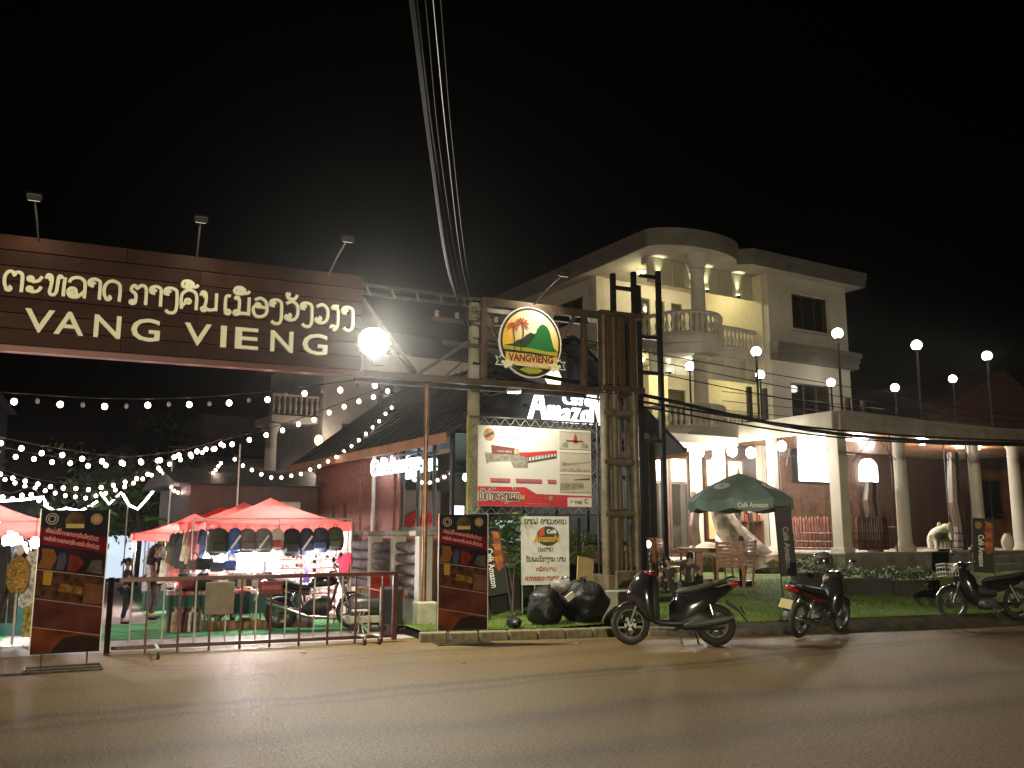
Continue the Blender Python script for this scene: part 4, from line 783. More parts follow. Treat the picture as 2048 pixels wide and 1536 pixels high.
bpr([(300, 400), (720, 440), (720, 540), (310, 530)], mat('bill_maroon', (.2, .06, .05), .6, var=.15, scale=12), 2); text('print_lettering', 'VANG VIENG', .05, BW, bb, (BP(385, 508)[0], -.006, BP(385, 508)[1]), .001, 0, width=.3); bpr([(660, 440), (725, 440), (725, 530), (650, 530)], mat('bill_logo2', (.5, .4, .2), .6, var=.3, scale=20), 3)
bpr([(200, 520), (320, 525), (720, 540), (870, 560), (870, 740), (650, 745), (600, 640), (300, 660), (230, 690)], BG, 1); bpr([(720, 500), (900, 490), (1330, 445), (1330, 490), (1000, 540), (860, 570), (740, 540)], BR, 3)
bpr([(870, 575), (1330, 495), (1330, 570), (870, 660)], BRD, 2)
for k in range(9): x = 885 + k * 50; bpr([(x, 575 - k * 8.5), (x + 32, 569 - k * 8.5), (x + 32, 622 - k * 11), (x, 632 - k * 11)], BW, 4)
for a, b in ((285, 590), (675, 1090), (1175, 1320)): bpr([(a, 910), (b, 912), (b + 5, 960), (a + 8, 962)], BPK, 2); bpr([(a + 8, 963), (b, 963), (b, 980), (a + 14, 978)], BRD, 2)
for y0, y1 in ((135, 420), (470, 770), (820, 1110)):
    bpr([(1375, y0), (1885, y0), (1885, y1), (1375, y1)], mat('bill_cream', (.52, .47, .36), .6, var=.08), 2)
    for e in ([(1375, y0), (1885, y0), (1885, y0 + 6), (1375, y0 + 6)], [(1375, y1 - 6), (1885, y1 - 6), (1885, y1), (1375, y1)]): bpr(e, BRD, 3)
bpr([(1605, 320), (1610, 230), (1640, 150), (1670, 230), (1672, 320)], BR, 4); bpr([(1490, 270), (1770, 270), (1770, 295), (1490, 295)], BRD, 4); bpr([(1420, 320), (1500, 300), (1520, 390), (1420, 390)], BG, 3); bpr([(1750, 300), (1850, 330), (1850, 390), (1740, 390)], BG, 3)
bpr([(1410, 630), (1540, 640), (1880, 610), (1880, 625), (1560, 670), (1430, 690)], BG, 3)
for k in range(4): bpr([(1420 + k * 115, 735), (1500 + k * 115, 735), (1500 + k * 115, 748), (1420 + k * 115, 748)], BPK, 3)
bpr([(1380, 960), (1760, 950), (1770, 1030), (1540, 1070), (1385, 1075)], BG, 3); bpr([(1600, 900), (1790, 880), (1870, 870), (1870, 900), (1600, 912)], BRD, 3)
for k in range(2):
    for j in range(4): bpr([(850 + j * 90 + k * 450 * (j < 2), 1185 + k * 26), (915 + j * 90 + k * 450 * (j < 2), 1187 + k * 26), (915 + j * 90 + k * 450 * (j < 2), 1195 + k * 26), (850 + j * 90 + k * 450 * (j < 2), 1193 + k * 26)], BPK, 2)
bpr([(820, 1285), (1200, 1290), (1200, 1305), (820, 1300)], BPK, 2); bpr([(760, 1170), (815, 1170), (815, 1230), (760, 1230)], mat('bill_green', (.3, .4, .12), .6), 3); bpr([(1200, 1175), (1255, 1175), (1255, 1235), (1200, 1235)], MATS['bill_green'], 3)
# ---- utility pole and pipe pole
up = thing('utility_pole', 'concrete utility pole with cables and boxes behind the billboard', 'utility pole', (6.16, 15.62, .1))
g = MB(); g.path([(0, 0, 0), (0, 0, 3.4), (0, 0, 5.9)], [.15, .12, .1], 10); g.obj('shaft', mat('pole_concrete', (.26, .25, .16), .85, var=.2, scale=4, bump=.3), up, True)
for z, l in ((5.45, .9), (5.0, .7)): ab('cross_arm', MSTEEL, up, (-l, l, -.16, -.09, z, z + .08)); 
for x in (-.8, -.4, .4, .8): g = MB(); g.lathe([(.0, 0), (.03, 0), (.05, .04), (.03, .07), (.05, .1), (0, .13)], 8, (x, -.13, 5.53)); g.obj('insulator', mat('porcelain', (.5, .45, .4), .3), up, True)
ab('meter_box', mat('meter_grey', (.3, .3, .28), .5), up, (-.15, .15, -.3, -.13, 4.3, 4.65), bevel=.02)
g = MB(); g.path([(.05, -.12, 4.2), (.25, -.2, 4.1), (.5, -.3, 4.16)], .012, 6); g.obj('lamp_bracket', MGREY, up)
bl_ = thing('billboard_lamp', 'small white lamp on the utility pole lighting the billboard', 'lamp', (6.72, 15.0, 4.22), R(-10)); g = MB(); g.bx(-.13, .13, -.06, .06, 0, .07); g.obj('housing', mat('cam_white', (.5, .5, .5), .4), bl_, bevel=.01); g = MB(); g.bx(-.11, .11, -.05, .05, -.012, -.002); g.obj('lens', emat('bill_lens', (1, .96, .85), 14), bl_); lamp('bill_beam', 'SPOT', (.0, -.3, -.05), 190, (1, .96, .84), bl_, .06, aim=(.7, .3, -1.2), spot=R(140), blend=.9); g = MB()
pp = thing('pipe_pole', 'slim brown steel pipe pole in a concrete block before the gate', 'pole', (5.02, 14.98, .14))
g = MB(); g.tube((0, 0, .2), (0, 0, 4.1), .045, 12); g.obj('pipe', mat('pipe_brown', (.2, .11, .06), .35, .5, var=.3, scale=10), pp, True); ab('concrete_block', mat('cream_concrete', (.4, .38, .28), .85, var=.15), pp, (-.15, .2, -.18, .14, -.02, .36), bevel=.02)
# ---- overhead cables
def cable(label, pts, r, grp, nm='overhead_cable', m=None):
    P3 = [Vector(p) for p in pts]; out = []
    for i in range(len(P3) - 1):
        a, b, c, d = P3[max(i - 1, 0)], P3[i], P3[i + 1], P3[min(i + 2, len(P3) - 1)]
        for k in range(8):
            t = k / 8; out.append(.5 * (2 * b + (c - a) * t + (2 * a - 5 * b + 4 * c - d) * t * t + (3 * b - a - 3 * c + d) * t ** 3))
    out.append(P3[-1]); g = MB(); g.path(out, r, 6); return tag(g.obj(nm, m or mat('cable_black', (.008, .008, .009), .9, var=0, spec=.05)), label, 'cable', grp)
gA = 'cables passing over the road'
MCG = mat('cable_grey', (.035, .035, .035), .9, var=.2, spec=.1)
for i, (x1, x2, r, lb, m) in enumerate(((1.77, 2.87, .028, 'thick bundled cable rising overhead from the utility pole', None), (1.8, 2.91, .012, 'dark twisted cable beside the thick bundle overhead', None), (1.87, 2.97, .005, 'thin pale overhead wire next to the cable bundle', MCG), (1.93, 3.06, .005, 'bright thin wire second from the right overhead', mat('wire_bright', (.12, .12, .12), .4, .5, var=0)), (1.99, 3.12, .005, 'rightmost thin wire rising from the utility pole', MCG))):
    cable(lb, [(5.98 + i * .06, 15.5, 5.5 + .03 * i), (4.4 + .07 * i, 12.2, 5.52 + .03 * i), (x2, 8.55, 5.65), (x1, 5.75, 5.46), (x1 - 1.5, 2, 5.35), (x1 - 4, -4.5, 5.5)], r, gA, m=m)
gB = 'cables running right along the lawn'
for i, (z0, z1, z2, r, lb) in enumerate(((4.45, 3.7, 3.95, .04, 'thickest black cable sagging right across the porch front'), (4.3, 3.78, 4.02, .025, 'black cable just above the thickest porch cable'), (4.2, 3.62, 3.9, .02, 'lowest thin black cable in front of the porch'), (4.95, 4.3, 4.3, .012, 'thin wire crossing the villa first floor'), (5.2, 4.55, 4.45, .01, 'thin wire crossing the villa cornice'), (5.35, 4.8, 4.6, .01, 'uppermost thin wire crossing the villa front'))):
    cable(lb, [(6.1, 15.5, z0 + .35), (9.5, 15.4, z0), (14.5, 15.1, z1 + .12), (21, 14.8, z2 - .12), (32, 14.4, z2 + .4), (44, 14, z2 + 1.2)], r, gB)
cable('wire slanting from the cafe eave up to the utility pole', [(5.2, 22.5, 3.6), (5.6, 19, 4.1), (6.1, 15.7, 5.0)], .01, 'wires to the cafe eave'); cable('second wire slanting to the utility pole over the brick wall', [(4.6, 24, 3.6), (5.3, 19, 4.0), (6.1, 15.7, 4.7)], .01, 'wires to the cafe eave')
# ---- tall black iron frame behind the tower
fr = thing('iron_trellis', 'tall black square-tube iron trellis rising behind the gate tower', 'trellis', (0, 16.6, .2))
for x, z in ((9.82, 7.1), (10.35, 7.2), (10.46, 6.9), (11.0, 7.3)): ab('upright', MBLK, fr, (x - .05, x + .05, -.05, .05, 0, z), bevel=.004)
for (x0, x1, z) in ((9.87, 10.3, 6.75), (10.51, 10.95, 7.1), (10.51, 10.95, 4.9), (9.87, 10.3, 5.3), (10.51, 10.95, 5.7), (10.51, 10.95, 3.4), (9.87, 10.3, 3.2)): ab('crosspiece', MBLK, fr, (x0, x1, -.04, .04, z, z + .08), bevel=.004)
# ---- poster, flag, rubbish, planters
MPL = mat('poster_white', (.6, .6, .54), .6, var=.12, scale=5)
ps = thing('job_poster', 'white cafe job poster with round logo on stakes among the rubbish', 'poster', (7.42, 15.15, .72), R(-6))
ab('sheet', MPL, ps, (-.47, .47, 0, .02, 0, 1.24), bevel=.003)
for x in (-.44, -.2, .3): g = MB(); g.tube((x, .04, -.5), (x, .04, 1.0), .012, 6); g.obj('stake', MBARW, ps)
BKT = mat('poster_ink', (.04, .035, .035), .6, var=0); RDT = mat('poster_red_ink', (.3, .06, .05), .6, var=0)
for s, x, z, w_, h_, m in (('ກາເຟ ອາເມຊອນ', -.42, 1.1, .84, .085, BKT), ('ປະກາດ', -.15, .6, .3, .07, BKT), ('ຮັບພະນັກງານ ຂາຍ', -.38, .42, .78, .075, BKT), ('ຫລັກຖານ', -.2, .25, .42, .06, RDT), ('ຄ່າຕອບແທນ ຕາມຕົກລົງ', -.4, .08, .8, .07, RDT)): lao('lettering', s, h_, m, ps, (x, -.001, z), width=w_, wt=.17, depth=.002)
g = MB(); g.prism([(.05 + .22 * math.cos(2 * PI * i / 24), .88 + .18 * math.sin(2 * PI * i / 24)) for i in range(24)], -.003, .001); lg = g.obj('logo_disc', mat('logo_green', (.03, .07, .04), .5, var=.2, scale=20), ps)
text('logo_lettering', 'AmazoN', .17, mat('logo_gold', (.6, .3, .04), .5, var=0), lg, (.02, -.006, .78), .002, .006, align='CENTER', width=.52, shear=.2); text('logo_lettering', 'Café', .1, EWH, lg, (.12, -.006, .93), .002, .003, align='CENTER')
g = MB(); g.prism([(-.14, .86), (-.1, 1.02), (-.02, 1.04), (-.02, .9)], -.007, -.004); g.obj('parrot', ERE, lg)
def flag(label, loc, rz, w_, h_, lean, grey=False, art=True):
    t = thing('cafe_flag', label, 'flag banner', loc, rz, 'standing cafe flags')
    root = t; T = Matrix.Rotation(lean, 4, 'Y')
    g = MB(); g.bx(-w_ / 2, w_ / 2, 0, .012, .42, .42 + h_, T); fb = g.obj('cloth', mat('flag_grey' if grey else 'flag_dark', (.035, .035, .035) if grey else (.022, .024, .02), .7, var=.15), t)
    for x in (-w_ / 2 - .012, w_ / 2 + .012): g = MB(); g.tube(T @ Vector((x, 0, 0)), T @ Vector((x, 0, .5 + h_)), .013, 6); g.obj('pole', MBLK if grey else MGREY, t)
    g = MB(); g.tube(T @ Vector((-w_ / 2 - .02, 0, .44 + h_)), T @ Vector((w_ / 2 + .02, 0, .44 + h_)), .02, 8); g.obj('top_bar', MHEAD, t)
    o = text('lettering', 'Café Amazon', .16, mat('flag_text_grey', (.3, .3, .29), .6, var=0) if grey else EWH, fb, T @ Vector((-.03 if grey else -.1, -.006, .42 + h_ * .72)), .002, .003, ry=lean + PI / 2, width=h_ * .6)
    if art:
        for k in range(6):
            a = [(w_ * .1 - k * .012, .42 + h_ * (.98 - k * .1)), (w_ * .46, .42 + h_ * (.94 - k * .09)), (w_ * .48, .42 + h_ * (.86 - k * .09)), (w_ * .22, .42 + h_ * (.84 - k * .1))]
            g = MB(); g.prism(a, -.003 - .0004 * k, .001, T); g.obj('painted_feather', mat(('flag_orange', 'flag_rust')[k % 2], ((.45, .14, .02), (.28, .07, .02))[k % 2], .7, var=.3, scale=12), fb)
        g = MB(); c = T @ Vector((-w_ * .22, 0, .42 + h_ * .9)); g.prism([(c.x + .07 * math.cos(2 * PI * i / 14), c.z + .08 * math.sin(2 * PI * i / 14)) for i in range(14)], -.004, .001); g.obj('logo', mat('flag_logo', (.3, .2, .08), .6, var=.3, scale=20), fb)
    return t
flag('dark cafe flag with orange feathers leaning beside the kerb banner', (6.5, 15.05, .16), R(-5), .38, 1.15, R(-9))
def lump(name, label, cat, loc, r, m, seed, knot=True, grp=None):
    rnd = random.Random(seed); t = thing(name, label, cat, loc, rnd.uniform(0, 6), grp); g = MB(); g.ell((0, 0, r[2] * .96), r, 28, 18)
    ph = [rnd.uniform(0, 6) for _ in range(8)]; v2 = []
    for x, y, z in g.v:
        n = .09 * math.sin(x * 9 + ph[0]) * math.sin(y * 8 + ph[1]) + .07 * math.sin(z * 13 + ph[2] + x * 6) + .05 * math.sin(17 * y + 11 * z + ph[3]) + .04 * math.sin(23 * x - 19 * z + ph[4])
        k = 1 + n; v2.append((x * k, y * k, max(0.0, r[2] * .96 + (z - r[2] * .96) * k) if z > r[2] * .2 else max(0, z * .6)))
    g.v = v2; g.obj('bag', m, t, True)
    if knot:
        g = MB(); g.path([(0, 0, r[2] * 1.75), (.01, .01, r[2] * 1.95), (.03, .02, r[2] * 2.1)], [.1, .03, .05], 8); g.path([(0, 0, r[2] * 1.9), (-.08, .03, r[2] * 2.1), (-.12, .02, r[2] * 2.05)], [.02, .03, .01], 6); g.obj('knot', m, t, True)
    return t
MBAG = mat('bin_bag', (.008, .008, .009), .42, var=.1, bump=.7, bscale=18, spec=.3)
lump('rubbish_bag', 'big bulging black rubbish bag by the white planter', 'rubbish bag', (7.45, 13.72, .16), (.46, .4, .36), MBAG, 3, grp='black rubbish bags'); lump('rubbish_bag', 'smaller black rubbish bag left of the biggest one', 'rubbish bag', (6.78, 13.85, .15), (.34, .32, .3), MBAG, 5, grp='black rubbish bags')
lump('rubbish_bag', 'flat black bag lying alone on the turf by the kerb', 'rubbish bag', (6.1, 13.6, .14), (.2, .13, .09), MBAG, 8, False, 'black rubbish bags'); lump('plastic_bag', 'pale see-through plastic bag on top of the rubbish bags', 'plastic bag', (7.12, 13.9, .66), (.22, .17, .12), mat('plastic_white', (.2, .19, .16), .3, var=.2, bump=.8, bscale=16), 11)
cb2 = MB(); cb2.box((0, 0, 0), (.32, .02, .44), rx=-.25, ry=.2); tag(cb2.obj('cardboard_sheet', mat('cardboard', (.3, .22, .1), .8, var=.15), loc=(7.62, 14.0, 1.02), bevel=.004), 'tan cardboard sheet propped on the rubbish bags', 'cardboard')
cb2 = MB(); cb2.box((0, 0, 0), (.17, .03, .1), ry=-.6); tag(cb2.obj('paper_scrap', mat('paper', (.55, .52, .4), .8), loc=(7.05, 13.48, .62), bevel=.004), 'crumpled cream paper wedged between the two rubbish bags', 'paper')
pt = thing('concrete_planter', 'square grey concrete planter at the foot of the gate tower', 'planter', (7.98, 13.66, .2), R(-10)); g = MB(); g.bx(-.3, .3, -.25, .25, -.04, .5); g.obj('trough', mat('planter_concrete', (.36, .36, .33), .8, var=.12), pt, bevel=.02); g = MB(); g.bx(-.25, .25, -.2, .2, .45, .503); g.obj('soil', MATS['verge_soil'], pt)
cb2 = MB(); cb2.bx(-1.25, 1.25, -.3, .3, 0, .86); cb2.bx(.55, .62, -.34, -.302, 0, 1.75); cb2.bx(-1.28, -1.2, -.34, -.302, 0, 1.75)
pb = thing('black_planter_box', 'long black planter box behind the posters', 'planter', (7.9, 16.15, .2)); cb2.obj('box', mat('planter_black', (.015, .014, .015), .6, var=.2), pb, bevel=.01)
MLEAF = [mat('leaf_%d' % i, c, .55, var=.2, scale=20) for i, c in enumerate(((.05, .11, .025), (.03, .075, .02), (.09, .15, .03)))]
def foliage(loc_r, n, size, parent, name='crown', seed=0, dens=1.):
    """leaf quads through an ellipsoid volume"""
    rnd = random.Random(seed); g = MB(); (cx, cy, cz), (rx, ry, rz_) = loc_r
    cl_ = [(rnd.gauss(0, .5), rnd.gauss(0, .5), rnd.gauss(0, .5)) for _ in range(max(4, n // 40))]
    for i in range(n):
        c = rnd.choice(cl_); p = Vector((cx + (c[0] + rnd.gauss(0, .16)) * rx, cy + (c[1] + rnd.gauss(0, .16)) * ry, cz + (c[2] + rnd.gauss(0, .16)) * rz_))
        d = Vector((rnd.uniform(-1, 1), rnd.uniform(-1, 1), rnd.uniform(-.6, .8))).normalized(); u = d.orthogonal().normalized(); s = size * rnd.uniform(.6, 1.3); g.cur = i % 3
        g.add([p, p + d * s * .5 + u * s * .25, p + d * s, p + d * s * .5 - u * s * .25], [(0, 1, 2, 3)])
    return g.obj(name, MLEAF, parent)
for i, (x, lb, r) in enumerate(((7.0, 'leafy shrub growing left of the job poster', (.34, .3, .6)), (8.35, 'leafy shrub growing right of the job poster', (.5, .3, .42)))):
    t = thing('shrub', lb, 'shrub', (x, 16.0 if i else 15.7, .2), 0, 'shrubs behind the posters'); foliage(((0, 0, 1.15), r), 700, .12, t, 'foliage', 20 + i)
    g = MB(); g.path([(0, 0, 0), (.03, .02, .6), (.1, 0, 1.3)], [.03, .02, .01], 6); g.path([(0, 0, .4), (-.12, .05, 1.2)], [.02, .008], 6); g.obj('stem', MBROWN, t)
# ================================================================ MOTORBIKES
MGLOSS = mat('gloss_black', (.012, .012, .013), .16, var=.0, coat=.8, spec=.6); MRUB = mat('tyre_rubber', (.018, .018, .018), .8, var=.2, bump=.3); MCHR = mat('chrome', (.6, .6, .58), .18, .95, var=.1); MRIM = mat('rim_grey', (.1, .1, .1), .4, .7, var=.1)
MPLAS = mat('black_plastic', (.02, .02, .021), .5, var=.15); MSEAT = mat('vinyl_seat', (.03, .027, .024), .55, var=.2, bump=.2, bscale=90); MREDP = mat('dark_red_paint', (.14, .008, .012), .18, var=0, coat=.8)
MTAIL = mat('tail_red', (.35, .01, .01), .2, var=0, coat=.5); MLENS = mat('clear_lens', (.5, .5, .48), .08, var=0, spec=.8); MMIR = mat('mirror', (.7, .7, .7), .05, 1., var=0)
def loft(g, st, n=14, p=2.6):
    """st: (x, zc, hz, hy[, yc])"""
    v = []; f = []
    for s in st:
        x, zc, hz, hy = s[:4]; yc = s[4] if len(s) > 4 else 0
        for j in range(n):
            a = 2 * PI * j / n; c, d = math.cos(a), math.sin(a)
            v.append((x, yc + hy * math.copysign(abs(c) ** (2 / p), c), zc + hz * math.copysign(abs(d) ** (2 / p), d)))
    for i in range(len(st) - 1):
        for j in range(n): f.append((i * n + j, i * n + (j + 1) % n, (i + 1) * n + (j + 1) % n, (i + 1) * n + j))
    f += [tuple(range(n))[::-1], tuple(range((len(st) - 1) * n, len(st) * n))]; g.add(v, f); return g
def wheel(t, x, r, wd, spokes=5, wire=False, y=0., mr=MRIM):
    T = Matrix.Translation((x, y, r)) @ Matrix.Rotation(PI / 2, 4, 'X'); o = bpy.data.objects.new('wheel', None); C.objects.link(o); o.parent = t
    g = MB(); k = 12; g.path([(x + (r - wd / 2) * math.cos(2 * PI * i / 36), y, r + (r - wd / 2) * math.sin(2 * PI * i / 36)) for i in range(36)], wd / 2, k, closed=True); g.obj('tyre', MRUB, o, True)
    g = MB(); ri = r - wd * .85; g.lathe([(ri, -wd * .36), (ri - .018, -wd * .36), (ri - .022, 0), (ri - .018, wd * .36), (ri, wd * .36)], 30, T=T)
    for i in range(spokes):
        a = 2 * PI * i / spokes + .3; s = math.sin(a); c = math.cos(a)
        if wire: g.tube((x + .03 * c, y + .02 * (-1) ** i, r + .03 * s), (x + ri * math.cos(a + .2), y, r + ri * math.sin(a + .2)), .004, 4)
        else: g.tube((x + .03 * c, y, r + .03 * s), (x + ri * c, y, r + ri * s), .02, 6, .013)
    g.obj('rim', mr, o, True); g = MB(); g.lathe([(0, -.05), (.045, -.05), (.05, 0), (.045, .05), (0, .05)], 14, T=T); g.lathe([(.0, .055), (.09, .055), (.09, .06), (0, .06)], 18, T=T); g.obj('hub', MRIM, o, True)
def tubes(name, m, t, *paths, sm=True):
    for pts, r in paths: g = MB(); g.path(pts, r, 8); o = g.obj(name, m, t, sm)
    return o
def lofted(name, m, t, *sts, n=14, p=2.6):
    o = None
    for st in sts: g = MB(); loft(g, st, n, p); o = g.obj(name, m, t, True)
    return o
def mirrors(t, hx, hz, w=.3):
    for s in (-1, 1):
        o = tubes('mirror', MPLAS, t, ([(hx, s * w * .75, hz), (hx + .02, s * (w + .02), hz + .16)], .007)); g = MB(); g.ell((hx + .02, s * (w + .03), hz + .21), (.025, .075, .05), 12, 8); g.obj('mirror_shell', MPLAS, o, True); g = MB(); g.ell((hx - .003, s * (w + .03), hz + .21), (.006, .065, .042), 12, 6); g.obj('mirror_glass', MMIR, o, True)
def handlebar(t, hx, hz, w=.34):
    tubes('handlebar', MPLAS, t, ([(hx + .06, -.05, hz - .08), (hx + .03, -.12, hz), (hx - .04, -w, hz + .01)], .012), ([(hx + .06, .05, hz - .08), (hx + .03, .12, hz), (hx - .04, w, hz + .01)], .012))
    for s in (-1, 1): tubes('grip', MRUB, t, ([(hx - .025, s * (w - .12), hz + .008), (hx - .042, s * w, hz + .01)], .018)); tubes('brake_lever', MCHR, t, ([(hx + .03, s * (w - .13), hz + .01), (hx + .03, s * w, hz)], .006))
def stand(t, x, y=.12): tubes('side_stand', MPLAS, t, ([(x, y, .26), (x - .06, y + .13, .02)], .012))
def scooter(label, loc, rz, lean=0., cat='scooter'):
    t = thing('motor_scooter', label, cat, loc, rz); wheel(t, .64, .29, .1, 5, mr=MPLAS); wheel(t, -.62, .29, .13, 5, y=.0, mr=MPLAS)
    lofted('front_fender', MGLOSS, t, [(.36, .47, .03, .03), (.46, .56, .035, .06), (.6, .6, .03, .065), (.74, .56, .028, .06), (.86, .47, .02, .045), (.92, .38, .012, .03)])
    tubes('fork', MRIM, t, ([(.64, .075, .285), (.44, .07, .8)], .02), ([(.64, -.075, .285), (.44, -.07, .8)], .02))
    lofted('front_shield', MGLOSS, t, [(.24, .62, .32, .12), (.32, .66, .36, .19), (.42, .7, .34, .2), (.52, .74, .27, .17), (.6, .73, .17, .11), (.68, .7, .08, .05)])
    lofted('leg_shield', MPLAS, t, [(.2, .6, .3, .16), (.25, .62, .33, .19), (.29, .62, .34, .2)]); lofted('handlebar_cover', MREDP, t, [(.22, .97, .03, .08), (.3, 1.0, .055, .13), (.4, .97, .07, .12), (.47, .92, .05, .07)])
    lofted('headlight', MLENS, t, [(.5, .8, .06, .12), (.56, .8, .055, .11), (.6, .79, .03, .07)])
    handlebar(t, .3, 1.0); mirrors(t, .3, 1.02)
    lofted('floorboard', MPLAS, t, [(-.2, .32, .06, .13), (0, .3, .05, .15), (.2, .31, .05, .15), (.3, .36, .05, .12)])
    lofted('body_panel', MGLOSS, t, [(.06, .42, .14, .1), (-.06, .5, .24, .16), (-.28, .54, .25, .18), (-.5, .63, .17, .17), (-.7, .73, .08, .12), (-.88, .82, .05, .07), (-.95, .86, .02, .03)])
    lofted('seat', MSEAT, t, [(.0, .7, .03, .06), (-.1, .74, .055, .13), (-.3, .77, .055, .15), (-.42, .8, .05, .15), (-.6, .85, .045, .14), (-.76, .88, .03, .1), (-.82, .88, .015, .06)])
    lofted('tail_light', MTAIL, t, [(-.86, .83, .03, .09), (-.93, .84, .035, .08), (-.97, .86, .02, .05)]); tubes('grab_rail', MRIM, t, ([(-.62, .13, .86), (-.84, .12, .95), (-.92, .05, .96), (-.92, -.05, .96), (-.84, -.12, .95), (-.62, -.13, .86)], .013))
    lofted('engine', mat('engine_grey', (.045, .045, .045), .5, .4, var=.3, scale=14), t, [(.05, .36, .09, .09), (-.15, .36, .15, .14), (-.35, .36, .15, .14, .04), (-.62, .32, .11, .07, .1), (-.74, .3, .07, .05, .1)]); lofted('exhaust', MPLAS, t, [(-.15, .26, .03, .03, .15), (-.3, .29, .07, .06, .17), (-.75, .37, .075, .06, .17), (-.87, .4, .05, .045, .17)])
    tubes('shock', MCHR, t, ([(-.6, .12, .34), (-.52, .12, .62)], .025)); lofted('rear_fender', MPLAS, t, [(-.78, .62, .03, .05), (-.95, .5, .02, .05), (-1.08, .34, .012, .045)]); g = MB(); g.box((-1.02, 0, .5), (.012, .2, .13), ry=.5); g.obj('number_plate', MPLAS, t); stand(t, -.05); stand(t, -.3, -.1)
    t.rotation_euler = (lean, 0, rz); return t
def underbone(label, loc, rz, lean=0., basket=False, red=True):
    t = thing('underbone_motorbike', label, 'motorbike', loc, rz); wheel(t, .62, .29, .07, 18, True); wheel(t, -.62, .29, .08, 18, True)
    lofted('front_fender', MGLOSS, t, [(.3, .44, .02, .04), (.44, .57, .03, .05), (.6, .61, .025, .055), (.78, .55, .02, .05), (.88, .44, .012, .03)])
    tubes('fork', MCHR, t, ([(.62, .07, .29), (.38, .07, .85)], .02), ([(.62, -.07, .29), (.38, -.07, .85)], .02))
    lofted('leg_shield', MGLOSS, t, [(.12, .42, .16, .08), (.2, .52, .28, .2), (.3, .62, .3, .21), (.4, .7, .24, .16), (.48, .76, .12, .09)])
    lofted('headlight_cowl', MGLOSS, t, [(.26, .98, .04, .1), (.36, .96, .08, .14), (.46, .92, .07, .11), (.5, .9, .03, .06)]); lofted('headlight', MLENS, t, [(.47, .92, .05, .08), (.52, .91, .04, .06)])
    handlebar(t, .28, 1.0); mirrors(t, .28, 1.02, .3)
    lofted('frame_cover', MPLAS, t, [(.3, .72, .07, .06), (.15, .56, .09, .07), (0, .5, .1, .09), (-.2, .52, .12, .11)]); lofted('side_panel', MGLOSS, t, [(-.05, .58, .1, .1), (-.3, .6, .11, .14), (-.6, .68, .08, .13), (-.85, .78, .05, .08), (-.95, .82, .02, .04)])
    if red:
        for s in (-1, 1): lofted('side_stripe', MREDP, t, [(-.1, .58, .03, .012, s * .125), (-.4, .62, .035, .012, s * .142), (-.75, .73, .02, .012, s * .115)])
    lofted('seat', MSEAT, t, [(.04, .68, .03, .07), (-.1, .72, .05, .12), (-.35, .75, .05, .14), (-.6, .79, .045, .13), (-.78, .82, .03, .09)]); lofted('tail_light', MTAIL, t, [(-.88, .77, .04, .1), (-.97, .79, .045, .09), (-1.02, .8, .02, .05)])
    tubes('grab_rail', MRIM, t, ([(-.6, .13, .8), (-.85, .13, .88), (-.95, 0, .9), (-.85, -.13, .88), (-.6, -.13, .8)], .012))
    lofted('engine', mat('engine_alu', (.2, .2, .2), .4, .7, var=.3, scale=14), t, [(.2, .32, .06, .07), (.08, .3, .1, .12), (-.12, .3, .1, .12), (-.2, .3, .05, .08)]); lofted('exhaust', MCHR, t, [(.05, .2, .02, .02, -.14), (-.3, .22, .045, .045, -.16), (-.8, .34, .05, .05, -.16), (-.88, .36, .03, .03, -.16)])
    tubes('swingarm', MPLAS, t, ([(-.1, .09, .3), (-.62, .09, .29)], .02), ([(-.1, -.09, .3), (-.62, -.09, .29)], .02)); tubes('shock', MCHR, t, ([(-.58, .12, .32), (-.45, .12, .62)], .025), ([(-.58, -.12, .32), (-.45, -.12, .62)], .025))
    lofted('rear_fender', MPLAS, t, [(-.8, .66, .03, .06), (-.98, .52, .02, .055), (-1.06, .36, .012, .05)]); g = MB(); g.box((-1.05, 0, .56), (.012, .22, .15), ry=.45); g.obj('number_plate', mat('plate_yellow', (.26, .2, .02), .5, var=.1), t); tubes('foot_peg', MRUB, t, ([(.05, -.22, .3), (.05, .22, .3)], .014)); stand(t, -.05)
    if basket:
        g = MB()
        for z in (.78, .86, .94, 1.0): g.path([(.5, -.15, z), (.5, .15, z), (.74, .15, z), (.74, -.15, z)], .006, 5, closed=True)
        for y in (-.15, -.05, .05, .15): g.path([(.5, y, 1.0), (.5, y, .78), (.74, y, .78), (.74, y, 1.0)], .005, 4)
        g.obj('basket', MBARW, t)
    t.rotation_euler = (lean, 0, rz); return t
